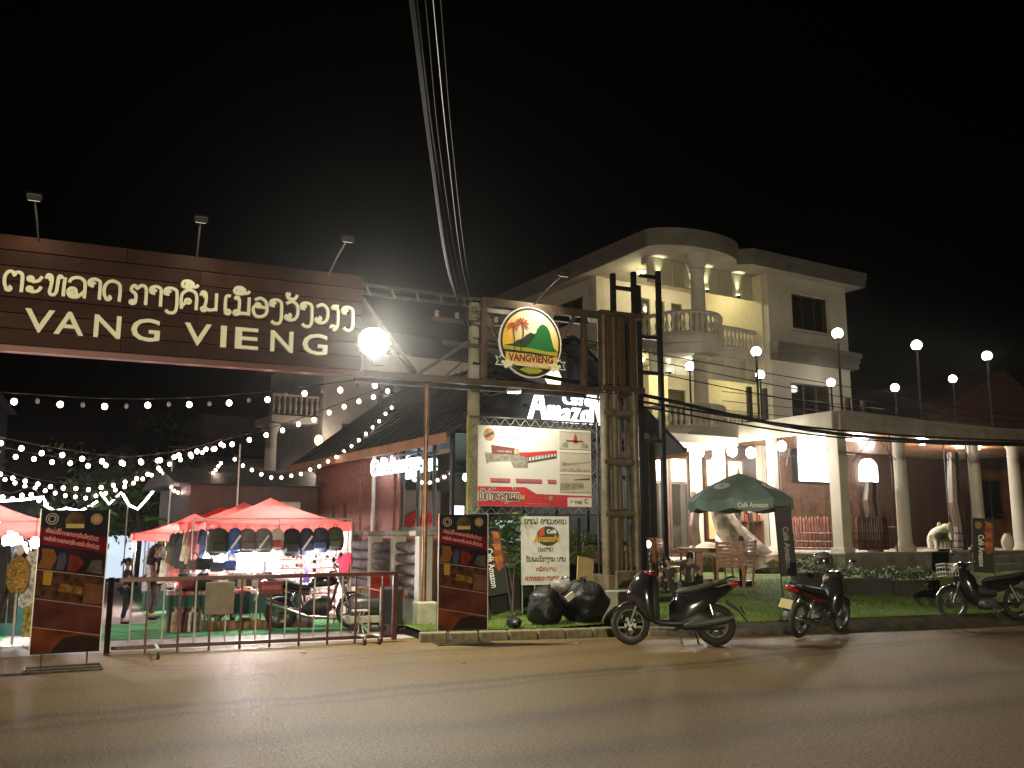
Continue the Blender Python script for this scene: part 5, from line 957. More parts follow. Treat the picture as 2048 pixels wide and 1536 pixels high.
def naked(label, loc, rz, lean=0.):
    t = thing('motorcycle', label, 'motorcycle', loc, rz); wheel(t, .66, .3, .085, 6, mr=MCHR); wheel(t, -.62, .29, .11, 6)
    tubes('fork', MCHR, t, ([(.66, .09, .3), (.42, .09, .95)], .024), ([(.66, -.09, .3), (.42, -.09, .95)], .024)); lofted('front_fender', MGLOSS, t, [(.42, .5, .015, .05), (.55, .63, .02, .055), (.7, .65, .02, .055), (.86, .58, .012, .05)])
    g = MB(); T = Matrix.Translation((.52, 0, .88)) @ Matrix.Rotation(PI / 2, 4, 'Y'); g.lathe([(0, -.1), (.06, -.08), (.09, 0), (.09, .04), (.0, .05)], 16, T=T); g.obj('headlight', MCHR, t, True); handlebar(t, .36, 1.04); mirrors(t, .36, 1.05)
    lofted('fuel_tank', MGLOSS, t, [(.38, .84, .04, .06), (.3, .86, .1, .13), (.1, .86, .12, .16), (-.05, .82, .09, .12), (-.12, .78, .04, .08)]); lofted('seat', MSEAT, t, [(-.08, .76, .03, .08), (-.25, .76, .045, .13), (-.45, .8, .05, .13), (-.7, .86, .04, .11), (-.85, .89, .02, .07)])
    lofted('tail_panel', MGLOSS, t, [(-.1, .66, .07, .1), (-.4, .7, .06, .11), (-.75, .8, .04, .08), (-.92, .85, .02, .05)]); lofted('tail_light', MTAIL, t, [(-.9, .82, .03, .06), (-.96, .83, .02, .05)])
    lofted('engine', MATS['engine_grey'], t, [(.28, .42, .1, .08), (.15, .42, .17, .14), (-.08, .38, .16, .15), (-.22, .36, .08, .1)]); tubes('frame', MPLAS, t, ([(.4, 0, .82), (.3, .06, .5), (.2, .08, .26), (-.15, .1, .26), (-.25, .1, .6), (-.1, .05, .74)], .018), ([(.4, 0, .82), (.3, -.06, .5), (.2, -.08, .26), (-.15, -.1, .26), (-.25, -.1, .6), (-.1, -.05, .74)], .018), ([(-.2, .09, .34), (-.62, .09, .29)], .022), ([(-.2, -.09, .34), (-.62, -.09, .29)], .022))
    lofted('exhaust', MCHR, t, [(.25, .24, .02, .02, -.1), (-.1, .26, .025, .025, -.15), (-.3, .34, .055, .055, -.17), (-.75, .5, .06, .06, -.17), (-.85, .54, .04, .04, -.17)]); tubes('shock', MCHR, t, ([(-.5, 0, .36), (-.35, 0, .66)], .035)); lofted('rear_fender', MPLAS, t, [(-.8, .76, .02, .05), (-1.0, .6, .012, .05), (-1.04, .46, .01, .05)]); g = MB(); g.box((-1.04, 0, .58), (.012, .2, .13), ry=.3); g.obj('number_plate', BW, t); stand(t, -.05)
    t.rotation_euler = (lean, 0, rz); return t
scooter('black and dark red scooter parked side-on at the kerb in front', (7.83, 11.66, 0), math.atan2(.72, -1.16), R(7)).scale = (1, 1.05, 1.05)
underbone('black motorbike with yellow plate seen from behind beside the verge', (10.74, 11.8, .01), R(17), R(8))
underbone('black motorbike with front basket cut off by the right frame edge', (14.72, 11.86, .1), math.atan2(.38, -1.), R(6), basket=True, red=False)
naked('black motorcycle parked on the carpet before the shoe stall', (3.5, 16.42, -.02), math.atan2(-.36, .81), R(7))
# helmet hung on the second bike's mirror
h = thing('helmet', 'glossy grey helmet resting on the handlebar of the second motorbike', 'helmet', (10.95, 11.82, 1.2), R(200))
g = MB(); prof = [(0, .15), (.07, .14), (.12, .09), (.14, .02), (.14, -.05), (.125, -.12), (.115, -.12), (.13, -.05), (.13, .02)]; g.lathe(prof, 24); g.v = [(x * 1.15, y, z) for x, y, z in g.v]; g.obj('shell', mat('helmet_grey', (.1, .1, .1), .18, .3, var=.1, coat=.8), h, True)
g = MB(); g.lathe([(.143, .05), (.15, .0), (.147, -.06)], 12, a0=R(-60), a1=R(60)); g.v = [(x * 1.17, y, z) for x, y, z in g.v]; g.obj('visor', mat('visor_smoke', (.02, .02, .02), .08, var=0, spec=.8), h, True)
lump('seat_bundle', 'dusty pink bundle tied on the second motorbike handlebar', 'bundle', (11.22, 11.98, .8), (.15, .14, .1), mat('bundle_pink', (.3, .2, .17), .7, var=.2), 17, False)
# ================================================================ PEOPLE
MSKIN = mat('skin', (.42, .25, .17), .55, var=.08, scale=8); MHAIR = mat('black_hair', (.012, .01, .01), .45, var=.2, scale=30)
def skinned(name, m, par, chains, root=0, sub=2):
    v = []; e = []; rad = []; key = {}
    for ch in chains:
        prev = None
        for p, r in ch:
            k = tuple(round(c, 4) for c in p)
            if k not in key: key[k] = len(v); v.append(p); rad.append(r if isinstance(r, tuple) else (r, r))
            i = key[k]
            if prev is not None: e.append((prev, i))
            prev = i
    me = bpy.data.meshes.new(name); me.from_pydata(v, e, []); me.materials.append(m); o = link(name, me, par)
    sk = o.modifiers.new('skin', 'SKIN'); sk.use_smooth_shade = True; s = o.modifiers.new('sub', 'SUBSURF'); s.levels = s.render_levels = sub
    for i, sv in enumerate(me.skin_vertices[0].data): sv.radius = rad[i]; sv.use_root = (i == root)
    return o
def hand(chains, w_, d, side, curl=.35):
    """palm and five fingers from wrist w_ along direction d"""
    w_ = Vector(w_); d = Vector(d).normalized(); s = d.cross(Vector((0, 1, 0))).normalized() * side if abs(d.y) < .9 else Vector((1, 0, 0)); n = s.cross(d).normalized()
    palm = w_ + d * .07; chains.append([(tuple(w_), (.022, .016)), (tuple(palm), (.028, .014))])
    for k, (o, l) in enumerate(((-.024, .062), (-.008, .07), (.008, .066), (.023, .052))):
        b = palm + s * o; m_ = b + d * l * .55 + n * curl * .01; q = b + d * l * .92 + n * curl * .035; chains.append([(tuple(palm), (.028, .014)), (tuple(b + d * .012), .0085), (tuple(m_), .008), (tuple(q), .0065)])
    chains.append([(tuple(w_), (.022, .016)), (tuple(w_ + d * .035 - s * .034), .009), (tuple(w_ + d * .07 - s * .045), .0075)])
def person(label, loc, rz, H, J, top, bottom, shoe=None, hair='long', bare_arm=True, dress=False, extra=None):
    """J: joint positions in units of height (x right, -y forward, z up)"""
    t = thing('person', label, 'person', loc, rz)
    def q(n): return tuple(c * H for c in J[n])
    k = H / 1.6; ch = []
    pel, wst, cst, nck = q('pelvis'), q('waist'), q('chest'), q('neck'); hd = Vector(q('head'))
    ch.append([(pel, (.125 * k, .1 * k)), (wst, (.105 * k, .08 * k)), (cst, (.13 * k, .09 * k)), (nck, .048 * k), (tuple(hd - Vector((0, 0, .07 * k))), .05 * k)])
    for s in 'LR':
        sh, el, wr = q('sh' + s), q('el' + s), q('wr' + s); hp, kn, an, to = q('hip' + s), q('kn' + s), q('an' + s), q('toe' + s)
        ch.append([(cst, (.13 * k, .09 * k)), (sh, .05 * k), (el, .037 * k), (wr, .025 * k)]); ch.append([(pel, (.125 * k, .1 * k)), (hp, .085 * k), (kn, .055 * k), (an, .035 * k), (to, (.035 * k, .025 * k))])
        d = Vector(wr) - Vector(el); hand(ch, wr, d, 1 if s == 'L' else -1)
    body = skinned('body', MSKIN, t, ch)
    # head with face
    g = MB(); g.ell((0, 0, 0), (.074 * k, .088 * k, .108 * k), 20, 14)
    v2 = []
    for x, y, z in g.v:
        if z < -.02 * k: x *= 1 - .9 * (abs(z) / k - .02) * 2.6
        if y < -.05 * k and abs(x) < .018 * k and -.03 * k < z < .015 * k: y -= .016 * k
        if y < -.04 * k and .0 * k < z < .03 * k and .018 * k < abs(x) < .045 * k: y += .006 * k
        v2.append((x, y, z))
    g.v = v2
    for s in (-1, 1): g.ell((s * .076 * k, .005 * k, -.005 * k), (.012 * k, .02 * k, .03 * k), 8, 6)
    ho = g.obj('head', MSKIN, t, True, loc=hd); ho.rotation_euler = J.get('headrot', (0, 0, 0))
    for s in (-1, 1): g = MB(); g.ell((s * .03 * k, -.079 * k, .012 * k), (.012 * k, .006 * k, .006 * k), 8, 6); g.obj('eye', MHAIR, ho, True)
    g = MB(); g.ell((0, -.08 * k, -.052 * k), (.022 * k, .006 * k, .006 * k), 8, 5); g.obj('mouth', mat('lips', (.3, .1, .09), .5, var=0), ho, True)
    g = MB(); g.ell((0, .012 * k, .02 * k), (.085 * k, .094 * k, .104 * k), 18, 12); g.v = [(x, max(y, -.055 * k) if z < .06 * k else y, z) for x, y, z in g.v]
    if hair == 'long': loft(g, [(0, 0, 0, 0)], 3) if False else g.path([(0, .06 * k, .04 * k), (0, .085 * k, -.08 * k), (0, .08 * k, -.22 * k), (0, .085 * k, -.36 * k)], [.07 * k, .085 * k, .09 * k, .05 * k], 12)
    if hair == 'bun': g.ell((.0, .12 * k, .04 * k), (.04 * k, .045 * k, .04 * k), 10, 8); g.path([(0, .1 * k, .03 * k), (.02 * k, .16 * k, -.03 * k), (.02 * k, .16 * k, -.12 * k)], [.03 * k, .035 * k, .012 * k], 8)
    g.obj('hair', MHAIR, ho, True)
    # clothes follow the body a little proud of it
    a = 1.12; tc = [[(tuple(Vector(pel) + Vector((0, 0, .0))), (.14 * k, .115 * k)), (wst, (.12 * k, .095 * k)), (cst, (.145 * k, .105 * k)), (tuple(Vector(nck) - Vector((0, 0, .025 * k))), .058 * k)]]
    for s in 'LR':
        sh, el, wr = Vector(q('sh' + s)), Vector(q('el' + s)), Vector(q('wr' + s)); e = sh.lerp(el, .6) if bare_arm else el
        c = [(cst, (.145 * k, .105 * k)), (tuple(sh), .062 * k), (tuple(e), .052 * k)]
        if not bare_arm: c.append((tuple(el.lerp(wr, .9)), .04 * k))
        tc.append(c)
    skinned('shirt', top, t, tc)
    bc = []
    for s in 'LR':
        hp, kn, an = Vector(q('hip' + s)), Vector(q('kn' + s)), Vector(q('an' + s)); bc.append([(tuple(Vector(pel) + Vector((0, 0, .02 * k))), (.14 * k, .118 * k)), (tuple(hp), .1 * k), (tuple(kn), .072 * k), (tuple(kn.lerp(an, .85)), .056 * k)])
    skinned('trousers', bottom, t, bc)
    for s in 'LR':
        an, to = Vector(q('an' + s)), Vector(q('toe' + s)); g = MB(); m_ = an.lerp(to, .5); d = to - an; T = Matrix.Translation((m_.x, m_.y, .035 * k)) @ Matrix.Rotation(math.atan2(d.y, d.x), 4, 'Z'); g.ell((0, 0, 0), (.13 * k, .045 * k, .035 * k), 12, 8, T=T); g.obj('shoe', shoe or MRUB, t, True)
    return t
STAND = dict(pelvis=(0, 0, .53), waist=(0, .0, .62), chest=(0, .005, .74), neck=(0, .01, .84), head=(0, -.005, .93), shL=(-.105, .01, .8), shR=(.105, .01, .8), elL=(-.13, -.01, .63), elR=(.13, -.01, .63), wrL=(-.11, -.09, .5), wrR=(.11, -.09, .5), hipL=(-.055, 0, .5), hipR=(.055, 0, .5), knL=(-.06, -.01, .28), knR=(.06, -.01, .28), anL=(-.06, .02, .045), anR=(.06, .02, .045), toeL=(-.07, -.07, .02), toeR=(.07, -.07, .02))
def pose(**k): d = dict(STAND); d.update(k); return d
MBT = mat('black_cloth', (.014, .013, .016), .85, var=.2, bump=.3, bscale=50); MNAV = mat('navy_cloth', (.02, .018, .035), .85, var=.2, bump=.3, bscale=50); MGRC = mat('grey_cloth', (.06, .06, .055), .85, var=.25, bump=.3, bscale=40); MCAM = mat('olive_cloth', (.06, .05, .035), .85, var=.4, scale=14)
person('girl in black top and trousers facing the stall goods', (.45, 19.75, -.1), R(80), 1.27, pose(elR=(.12, -.08, .66), wrR=(.08, -.2, .68), elL=(-.12, -.08, .66), wrL=(-.06, -.2, .7), toeR=(.08, -.08, .02), anR=(.06, .06, .045), headrot=(.2, 0, 0)), MBT, MBT, hair='bun')
person('woman with long dark hair holding a yellow bag at the stall', (1.0, 20.5, -.1), R(60), 1.54, pose(elR=(.14, -.04, .65), wrR=(.12, -.18, .62), wrL=(-.1, -.14, .55), knL=(-.07, -.06, .28), anR=(.1, .07, .045), toeR=(.12, -.01, .02), headrot=(.25, 0, .2)), MNAV, MCAM, hair='long')
SIT = dict(pelvis=(0, 0, .1), waist=(0, .01, .2), chest=(0, -.01, .32), neck=(0, -.02, .42), head=(0, -.05, .51), shL=(-.105, -.01, .385), shR=(.105, -.01, .385), elL=(-.15, -.08, .24), elR=(.15, -.08, .24), wrL=(-.08, -.2, .22), wrR=(.08, -.2, .22), hipL=(-.06, -.02, .09), hipR=(.06, -.02, .09), knL=(-.09, -.2, .24), knR=(.09, -.2, .24), anL=(-.08, -.24, .03), anR=(.08, -.24, .03), toeL=(-.08, -.31, .02), toeR=(.08, -.31, .02))
def sit(**k): d = dict(SIT); d.update(k); return d
person('child with ponytail in grey top crouching behind the front scooter', (10.72, 15.35, .52), R(120), 1.32, sit(headrot=(.35, 0, .1)), MGRC, MBT, hair='bun')
person('smaller child in olive crouching beside the child with ponytail', (10.35, 15.5, .5), R(-60), 1.18, sit(headrot=(.4, 0, -.2)), MCAM, MGRC, hair='short')
person('vendor in dark red top sitting behind the shoe stall counter', (2.0, 17.75, .1), R(10), 1.5, sit(), mat('wine_cloth', (.1, .02, .03), .85, var=.2), MBT, hair='short')
# ================================================================ NIGHT MARKET
MCAN = mat('red_canopy', (.5, .06, .055), .7, var=.12, scale=2, bump=.2, bscale=8); nt, N, L = nodes_of(MCAN); MCAN.node_tree.nodes['Principled BSDF'].inputs['Subsurface Weight'].default_value = .0
def translucent(m, k=.45):
    nt, N, L = nodes_of(m); b = N['Principled BSDF']; t = N.new('ShaderNodeBsdfTranslucent'); t.inputs[0].default_value = (.9, .17, .15, 1); mx = N.new('ShaderNodeMixShader'); mx.inputs[0].default_value = k; L.new(b.outputs[0], mx.inputs[1]); L.new(t.outputs[0], mx.inputs[2]); L.new(mx.outputs[0], N['Material Output'].inputs[0])
translucent(MCAN)
MPOLE = mat('canopy_pole', (.55, .54, .52), .4, .3, var=.1); MSHELF = mat('shelf_red', (.35, .05, .05), .6, var=.15); MGCL = mat('green_tablecloth', (.015, .075, .06), .8, var=.2, scale=3, bump=.3, bscale=10)
def canopy(t, w_, d, ze, zp, vh=.16):
    g = MB(); n = 8; hw, hd = w_ / 2, d / 2; per = []
    for (a, b) in (((-hw, -hd), (hw, -hd)), ((hw, -hd), (hw, hd)), ((hw, hd), (-hw, hd)), ((-hw, hd), (-hw, -hd))):
        for i in range(n): per.append((a[0] + (b[0] - a[0]) * i / n, a[1] + (b[1] - a[1]) * i / n, .05 * math.sin(PI * i / n)))
    m = len(per); v = []; f = []
    for k in range(6):
        s = 1 - k / 5.; zz_ = ze + (zp - ze) * (1 - s) ** 1.5
        for x, y, sag in per: v.append((x * s, y * s, zz_ - sag * s * .8))
    for k in range(5):
        for j in range(m): f.append((k * m + j, k * m + (j + 1) % m, (k + 1) * m + (j + 1) % m, (k + 1) * m + j))
    g.add(v, f); c = g.obj('canopy', MCAN, t)
    g = MB(); v = [(x * 1.004, y * 1.004, ze - sag * .8 - .002) for x, y, sag in per] + [(x * 1.004, y * 1.004, ze - vh - sag * .5 - .02 * (j % 2)) for j, (x, y, sag) in enumerate(per)]; g.add(v, [(j, (j + 1) % m, m + (j + 1) % m, m + j) for j in range(m)]); g.obj('valance', MCAN, c)
    for sx in (-1, 1):
        for sy in (-1, 1): g = MB(); g.tube((sx * (hw - .05), sy * (hd - .05), -.35), (sx * (hw - .05), sy * (hd - .05), ze), .02, 8); g.obj('pole', MPOLE, t, True)
    return c
gS = 'red canopy market stalls'
stall = thing('market_stall', 'nearest red canopy stall hung with backpacks and shoe racks', 'market stall', (3.0, 18.75, .0), 0, gS); canopy(stall, 2.7, 3.0, 1.86, 2.36)
for lb, p, s, rz in (('second red canopy stall in the row, just behind the nearest', (3.0, 22.6, .04), 2.7, 0), ('third red canopy stall in the right-hand row', (2.85, 26.0, .04), 2.7, 0), ('fourth red canopy stall in the right-hand row', (2.75, 29.4, .02), 2.7, 0), ('low red canopy stall jutting left beside the long-haired woman', (2.05, 24.6, -.2), 2.9, 0), ('red canopy stall at the far end of the right-hand row', (2.6, 33.4, -.28), 2.7, 0), ('nearest red canopy stall on the left behind the banner', (-2.2, 18.6, .0), 2.7, 0), ('second red canopy stall in the left-hand row', (-2.3, 22.2, -.05), 2.7, 0), ('third red canopy stall in the left-hand row', (-2.4, 26, -.1), 2.7, 0), ('farthest red canopy stall in the left-hand row', (-2.5, 30.5, -.15), 2.7, 0)):
    t = thing('market_stall', lb, 'market stall', p, rz, gS); canopy(t, s, 3.0, 1.86, 2.36)
    ab('counter', MGCL, t, (-1.1, 1.1, -.9, .3, -.35, .5), bevel=.02)
# frame bars and racks of the nearest stall
for (p, q) in (((-1.6, -1.75, 1.9), (1.25, -1.75, 1.92)), ((-1.6, -1.75, -.05), (-1.6, -1.75, 1.9)), ((1.25, -1.75, -.05), (1.25, -1.75, 1.92)), ((-.1, -1.75, -.05), (-.1, -1.75, 1.9))): g = MB(); g.tube(p, q, .014, 6); g.obj('display_bar', MPOLE, stall, True)
ab('back_sheet', mat('stall_sheet', (.55, .4, .38), .85, var=.15), stall, (-1.2, 1.2, 1.42, 1.44, .0, 1.85)); ab('side_sheet', MATS['stall_sheet'], stall, (1.28, 1.3, -1.3, 1.42, .0, 1.8))
rack = thing('shoe_rack', 'tall red rack of shoe shelves at the right of the nearest stall', 'rack', (3.42, 17.15, -.05))
for k in range(8): ab('shelf', MSHELF, rack, (-.5, .62, -.07, .16, .13 + k * .155, .145 + k * .155), bevel=.002)
for x in (-.5, .06, .62): ab('upright', MSHELF, rack, (x - .012, x + .012, .165, .19, 0, 1.4), bevel=.002)
def shoe_mesh(nm, m1, m2):
    g = MB(); loft(g, [(-.075, .02, .02, .024), (-.06, .034, .034, .028), (-.02, .036, .036, .028), (.02, .028, .028, .03), (.06, .022, .022, .032), (.085, .016, .014, .02)], 10); g.cur = 1; g.bx(-.08, .088, -.031, .031, 0, .011); return g.mesh(nm, [m1, m2], False)
SHM = [(n_, shoe_mesh('shoe', mat('shoe_' + n_, c, .5, var=.15), mat('sole_white', (.6, .6, .58), .6, var=0))) for n_, c in (('white', (.65, .63, .6)), ('red', (.4, .05, .06)), ('black', (.03, .03, .035)), ('pink', (.5, .25, .27)))]
rs = random.Random(4)
for k in range(8):
    for j in range(14):
        n_, me = SHM[0 if rs.random() < .55 else rs.randrange(4)]
        o = link('shoe', me, None, loc=(3.42 - .45 + j * .079, 17.15 + .02 + rs.uniform(-.02, .03), -.05 + .147 + k * .155), rz=R(-90 + rs.uniform(-14, 14))); tag(o, 'small %s shoe on the %s shelf of the red rack' % (n_, ('lowest', 'second lowest', 'third lowest', 'fourth lowest', 'fourth highest', 'third highest', 'second highest', 'top')[k]), 'shoe', 'shoes on the rack')
# backpacks
def backpack(label, x, z, w_, h_, m, strip=None, two=None):
    t = thing('backpack', label, 'backpack', (x, 16.98, z), rs.uniform(-.15, .15), 'backpacks hung in a row')
    g = MB(); prof = [(0., .62), (.06, .78), (.2, .94), (.5, 1.0), (.8, .86), (.94, .6), (1., .25)]
    loft(g, [(0, 0, .0, .0)], 4) if False else None
    v = []; f = []; n = 16
    for a, b in prof:
        for j in range(n):
            u = 2 * PI * j / n; c, s = math.cos(u), math.sin(u); v.append((w_ / 2 * b * math.copysign(abs(c) ** .7, c), .1 * b * math.copysign(abs(s) ** .7, s), -h_ + h_ * a))
    for i in range(len(prof) - 1):
        for j in range(n): f.append((i * n + j, i * n + (j + 1) % n, (i + 1) * n + (j + 1) % n, (i + 1) * n + j))
    f += [tuple(range(n))[::-1], tuple(range((len(prof) - 1) * n, len(prof) * n))]; g.add(v, f); g.obj('body', m, t, True)
    g = MB(); g.box((0, -.1, -h_ * .7), (w_ * .68, .07, h_ * .36)); g.obj('pocket', two or m, t, bevel=.03)
    g = MB(); g.path([(-.03, 0, -.01), (-.02, 0, .05), (.02, 0, .05), (.03, 0, -.01)], .008, 6); g.obj('hang_loop', MBT, t)
    if strip: g = MB(); g.box((.01, -.145, -h_ * .55), (.035, .008, h_ * .62), ry=.6); g.obj('white_strip', strip, t)
    return t
MWS = mat('strip_white', (.65, .63, .6), .6, var=.05); MDG = mat('bag_dark_green', (.03, .035, .028), .7, var=.2); MBL = mat('bag_blue', (.03, .07, .3), .6, var=.1); MGB = mat('bag_taupe', (.13, .1, .085), .7, var=.15); MGY = mat('bag_grey', (.12, .115, .11), .7, var=.15); MNB = mat('bag_navy', (.02, .03, .07), .7, var=.15); MOB = mat('bag_olive', (.05, .05, .035), .7, var=.2)
for a in (('dark green backpack at the left end of the hanging row', 1.84, 1.74, .4, .48, MDG), ('narrow blue backpack with white strip, second in the row', 2.12, 1.75, .28, .46, MBL, MWS), ('taupe backpack third in the hanging row', 2.34, 1.74, .34, .44, MGB), ('grey backpack with white strip, fourth in the row', 2.62, 1.74, .36, .44, MGY, MWS), ('small white and red backpack in the middle of the row', 2.87, 1.74, .26, .4, mat('bag_white', (.55, .5, .45), .7, var=.15), None, mat('bag_redpatch', (.35, .06, .07), .7)), ('black backpack with tan badge, sixth in the row', 3.13, 1.74, .38, .5, MBT, None, MBT), ('navy backpack with white strip right of the badged one', 3.4, 1.75, .3, .5, MNB, MWS), ('plain navy backpack second from the right', 3.66, 1.76, .34, .46, MNB), ('olive backpack at the right end of the row', 3.93, 1.77, .34, .44, MOB)): backpack(*a)
# garments
def garment(label, loc, w_, h_, m, kind, rz=0., grp='clothes hung on the stalls'):
    t = thing('hanging_garment', label, 'garment', loc, rz, grp)
    if kind == 'shirt': poly = [(-.5, 0), (-.2, .02), (-.1, -.05), (.1, -.05), (.2, .02), (.5, 0), (.62, -.4), (.44, -.46), (.4, -.2), (.42, -1), (-.42, -1), (-.4, -.2), (-.44, -.46), (-.62, -.4)]
    elif kind == 'trousers': poly = [(-.42, 0), (.42, 0), (.5, -.5), (.46, -1), (.08, -1), (.02, -.35), (-.04, -1), (-.46, -1), (-.48, -.5)]
    else: poly = [(-.2, 0), (-.1, -.08), (.1, -.08), (.2, 0), (.3, -.3), (.28, -.45), (.46, -.98), (.2, -1.02), (0, -.98), (-.2, -1.02), (-.46, -.98), (-.28, -.45), (-.3, -.3)]
    g = MB(); g.prism([(x * w_, z * h_) for x, z in poly], -.03, .03); g.obj('cloth', m, t, bevel=.012); g = MB(); g.path([(0, 0, -.02), (0, 0, .05), (.02, 0, .08), (.04, 0, .06)], .006, 5); g.path([(-.3 * w_, 0, -.02), (0, 0, .02), (.3 * w_, 0, -.02)], .006, 5); g.obj('hanger', MGREY, t)
    return t
def cl_(n_, c, sc=12, v=.25): return mat('cloth_' + n_, c, .85, var=v, scale=sc, bump=.3, bscale=30)
GA = [('brown fringed', (.12, .07, .035), 'dress'), ('dark olive', (.04, .04, .025), 'shirt'), ('black', (.02, .02, .022), 'shirt'), ('cream', (.5, .45, .36), 'dress'), ('tan', (.3, .22, .13), 'shirt'), ('wine red', (.22, .03, .05), 'shirt'), ('dusty pink', (.4, .17, .17), 'dress'), ('navy', (.03, .035, .09), 'shirt'), ('white', (.62, .6, .58), 'dress'), ('coral', (.5, .14, .1), 'shirt')]
x = 1.1
for i in range(9):
    n_, c, kd = GA[i % 10]; garment('%s garment on the slanting rail left of the backpacks, %s' % (n_, ('first from the left', 'second', 'third', 'fourth', 'fifth', 'sixth', 'seventh', 'eighth', 'last')[i]), (1.12 + i * .075, 17.6 - i * .06, 1.62 + i * .012), .26, .5 + .06 * (i % 3), cl_(n_.replace(' ', '_'), c), kd, R(-35))
for i in range(8):
    n_, c, kd = GA[(i * 3 + 3) % 10]; garment('%s garment below the rail at the stall corner, %s' % (n_, ('nearest the woman', 'second', 'third', 'fourth', 'fifth', 'sixth', 'seventh', 'nearest the backpacks')[i]), (1.0 + i * .12, 17.7 - i * .05, 1.18 + .03 * (i % 2)), .24, .42, cl_(n_.replace(' ', '_'), c), kd, R(-20))
for i in range(9):
    n_, c, kd = GA[(i * 7 + 8) % 10]; garment('%s garment in the lit middle of the nearest stall, %s' % (n_, 'place %s from left' % ('one', 'two', 'three', 'four', 'five', 'six', 'seven', 'eight', 'nine')[i]), (1.95 + i * .115, 17.5 + .05 * (i % 2), 1.32), .2, .42, cl_(n_.replace(' ', '_'), c), 'shirt', R(-8))
garment('bright red jacket hung at the right end of the shoe rack', (4.13, 17.0, 1.28), .24, .46, cl_('bright_red', (.5, .02, .06)), 'shirt', R(-30)); garment('violet scarf hung in the middle of the shoe rack', (3.42, 16.98, 1.12), .14, .36, cl_('violet', (.1, .07, .3)), 'dress')
def shoulder_bag(label, x, y, z, w_, h_, m):
    t = thing('shoulder_bag', label, 'bag', (x, y, z), rs.uniform(-.3, .1), 'bags hung under the backpacks'); g = MB(); g.box((0, 0, -h_ / 2 - .12), (w_, .12, h_)); g.obj('body', m, t, bevel=.04); g = MB(); g.box((0, -.065, -h_ * .35 - .12), (w_ * .96, .02, h_ * .5)); g.obj('flap', m, t, bevel=.01)
    g = MB(); g.path([(-w_ * .45, 0, -.14), (-w_ * .2, 0, -.02), (0, 0, .02), (w_ * .2, 0, -.02), (w_ * .45, 0, -.14)], .01, 6); g.obj('strap', MBT, t)
for a_ in (('black shoulder bag hung left under the backpacks', 1.62, 16.95, 1.34, .3, .2, MBT), ('dark shoulder bag under the green backpack', 1.84, 16.93, 1.28, .26, .18, MNB), ('navy shoulder bag with pale flap under the blue backpack', 2.05, 16.94, 1.3, .24, .18, MBL), ('small brown shoulder bag by the clothes rail', 1.45, 17.0, 1.3, .22, .16, MGB), ('red shoulder bag low at the stall corner', 1.35, 16.98, .98, .22, .18, cl_('wine_red', (.22, .03, .05))), ('black bag low in front of the counter goods', 1.62, 16.96, 1.0, .26, .2, MBT)): shoulder_bag(*a_)
for i in range(14): n_, c, kd = GA[(i * 7 + 1) % 10]; garment('%s shirt stacked on the lower front rail, %s' % (n_, 'place %s' % ('one', 'two', 'three', 'four', 'five', 'six', 'seven', 'eight', 'nine', 'ten', 'eleven', 'twelve', 'thirteen', 'fourteen')[i]), (1.3 + i * .11, 17.08 + .03 * (i % 3), .94 + .02 * (i % 2)), .17, .28, cl_(n_.replace(' ', '_'), c), 'shirt', R(-8))
# table, goods on it, straw bags below
tb = thing('stall_table', 'low stall table covered with a dark green cloth', 'table', (2.15, 17.2, -.05)); g = MB()
g.grid(lambda u, v: (-1.1 + 2.25 * u, -.28 - .025 * math.sin(u * 40) * (1 - v), .3 + .33 * v), 60, 6); g.obj('cloth_drop', MGCL, tb); ab('tabletop', MGCL, tb, (-1.1, 1.15, -.275, .4, .6, .632), bevel=.01)
for x in (-1.05, 1.1): 
    for y in (-.2, .35): ab('leg', MGREY, tb, (x - .02, x + .02, y - .02, y + .02, 0, .6))
for i in range(92):
    c = rs.choice(((.5, .05, .06), (.6, .55, .52), (.45, .2, .2), (.08, .06, .06), (.55, .45, .2), (.5, .3, .3))); nm = {(.5, .05, .06): 'red', (.6, .55, .52): 'white', (.45, .2, .2): 'pink', (.08, .06, .06): 'dark', (.55, .45, .2): 'yellow', (.5, .3, .3): 'rose'}[c]
    o = link('folded_garment', (lambda g: (g.box((0, 0, .04), (.14, .12, .08), rz=0), g.mesh('folded_garment', mat('folded_' + nm, c, .85, var=.25, scale=20)))[1])(MB()), None, bevel=.015, loc=(1.12 + (i % 23) * .098, 17.02 + .13 * (i // 23) + rs.uniform(-.03, .03), .583 + .082 * (i // 46) + .04 * (i % 3 == 1)), rz=rs.uniform(-.5, .5)); tag(o, '%s folded garment piled on the green stall table' % nm, 'garment', 'folded goods on the table')
def straw_bag(label, x, y, s, m):
    t = thing('woven_bag', label, 'bag', (x, y, -.055), rs.uniform(-.4, .4), 'woven bags under the table'); g = MB(); g.lathe([(0, 0), (.1 * s, 0), (.13 * s, .06 * s), (.125 * s, .16 * s), (.1 * s, .2 * s), (.085 * s, .2 * s), (.11 * s, .15 * s), (0, .04 * s)], 14); g.obj('body', m, t, True); g = MB(); g.path([(-.09 * s, 0, .19 * s), (-.07 * s, 0, .31 * s), (0, 0, .36 * s), (.07 * s, 0, .31 * s), (.09 * s, 0, .19 * s)], .009, 6); g.obj('handle', m, t, True)
MS = [cl_('straw_%d' % i, c, 40) for i, c in enumerate(((.34, .22, .09), (.22, .1, .05), (.3, .14, .1), (.12, .1, .09)))]; CN = ('pale straw', 'brown', 'rust', 'grey')
for i in range(16): straw_bag('%s woven bag in the row under the stall table' % CN[i % 4], 1.2 + i * .15, 16.95 + .12 * (i % 3), rs.uniform(.75, 1.05), MS[i % 4])
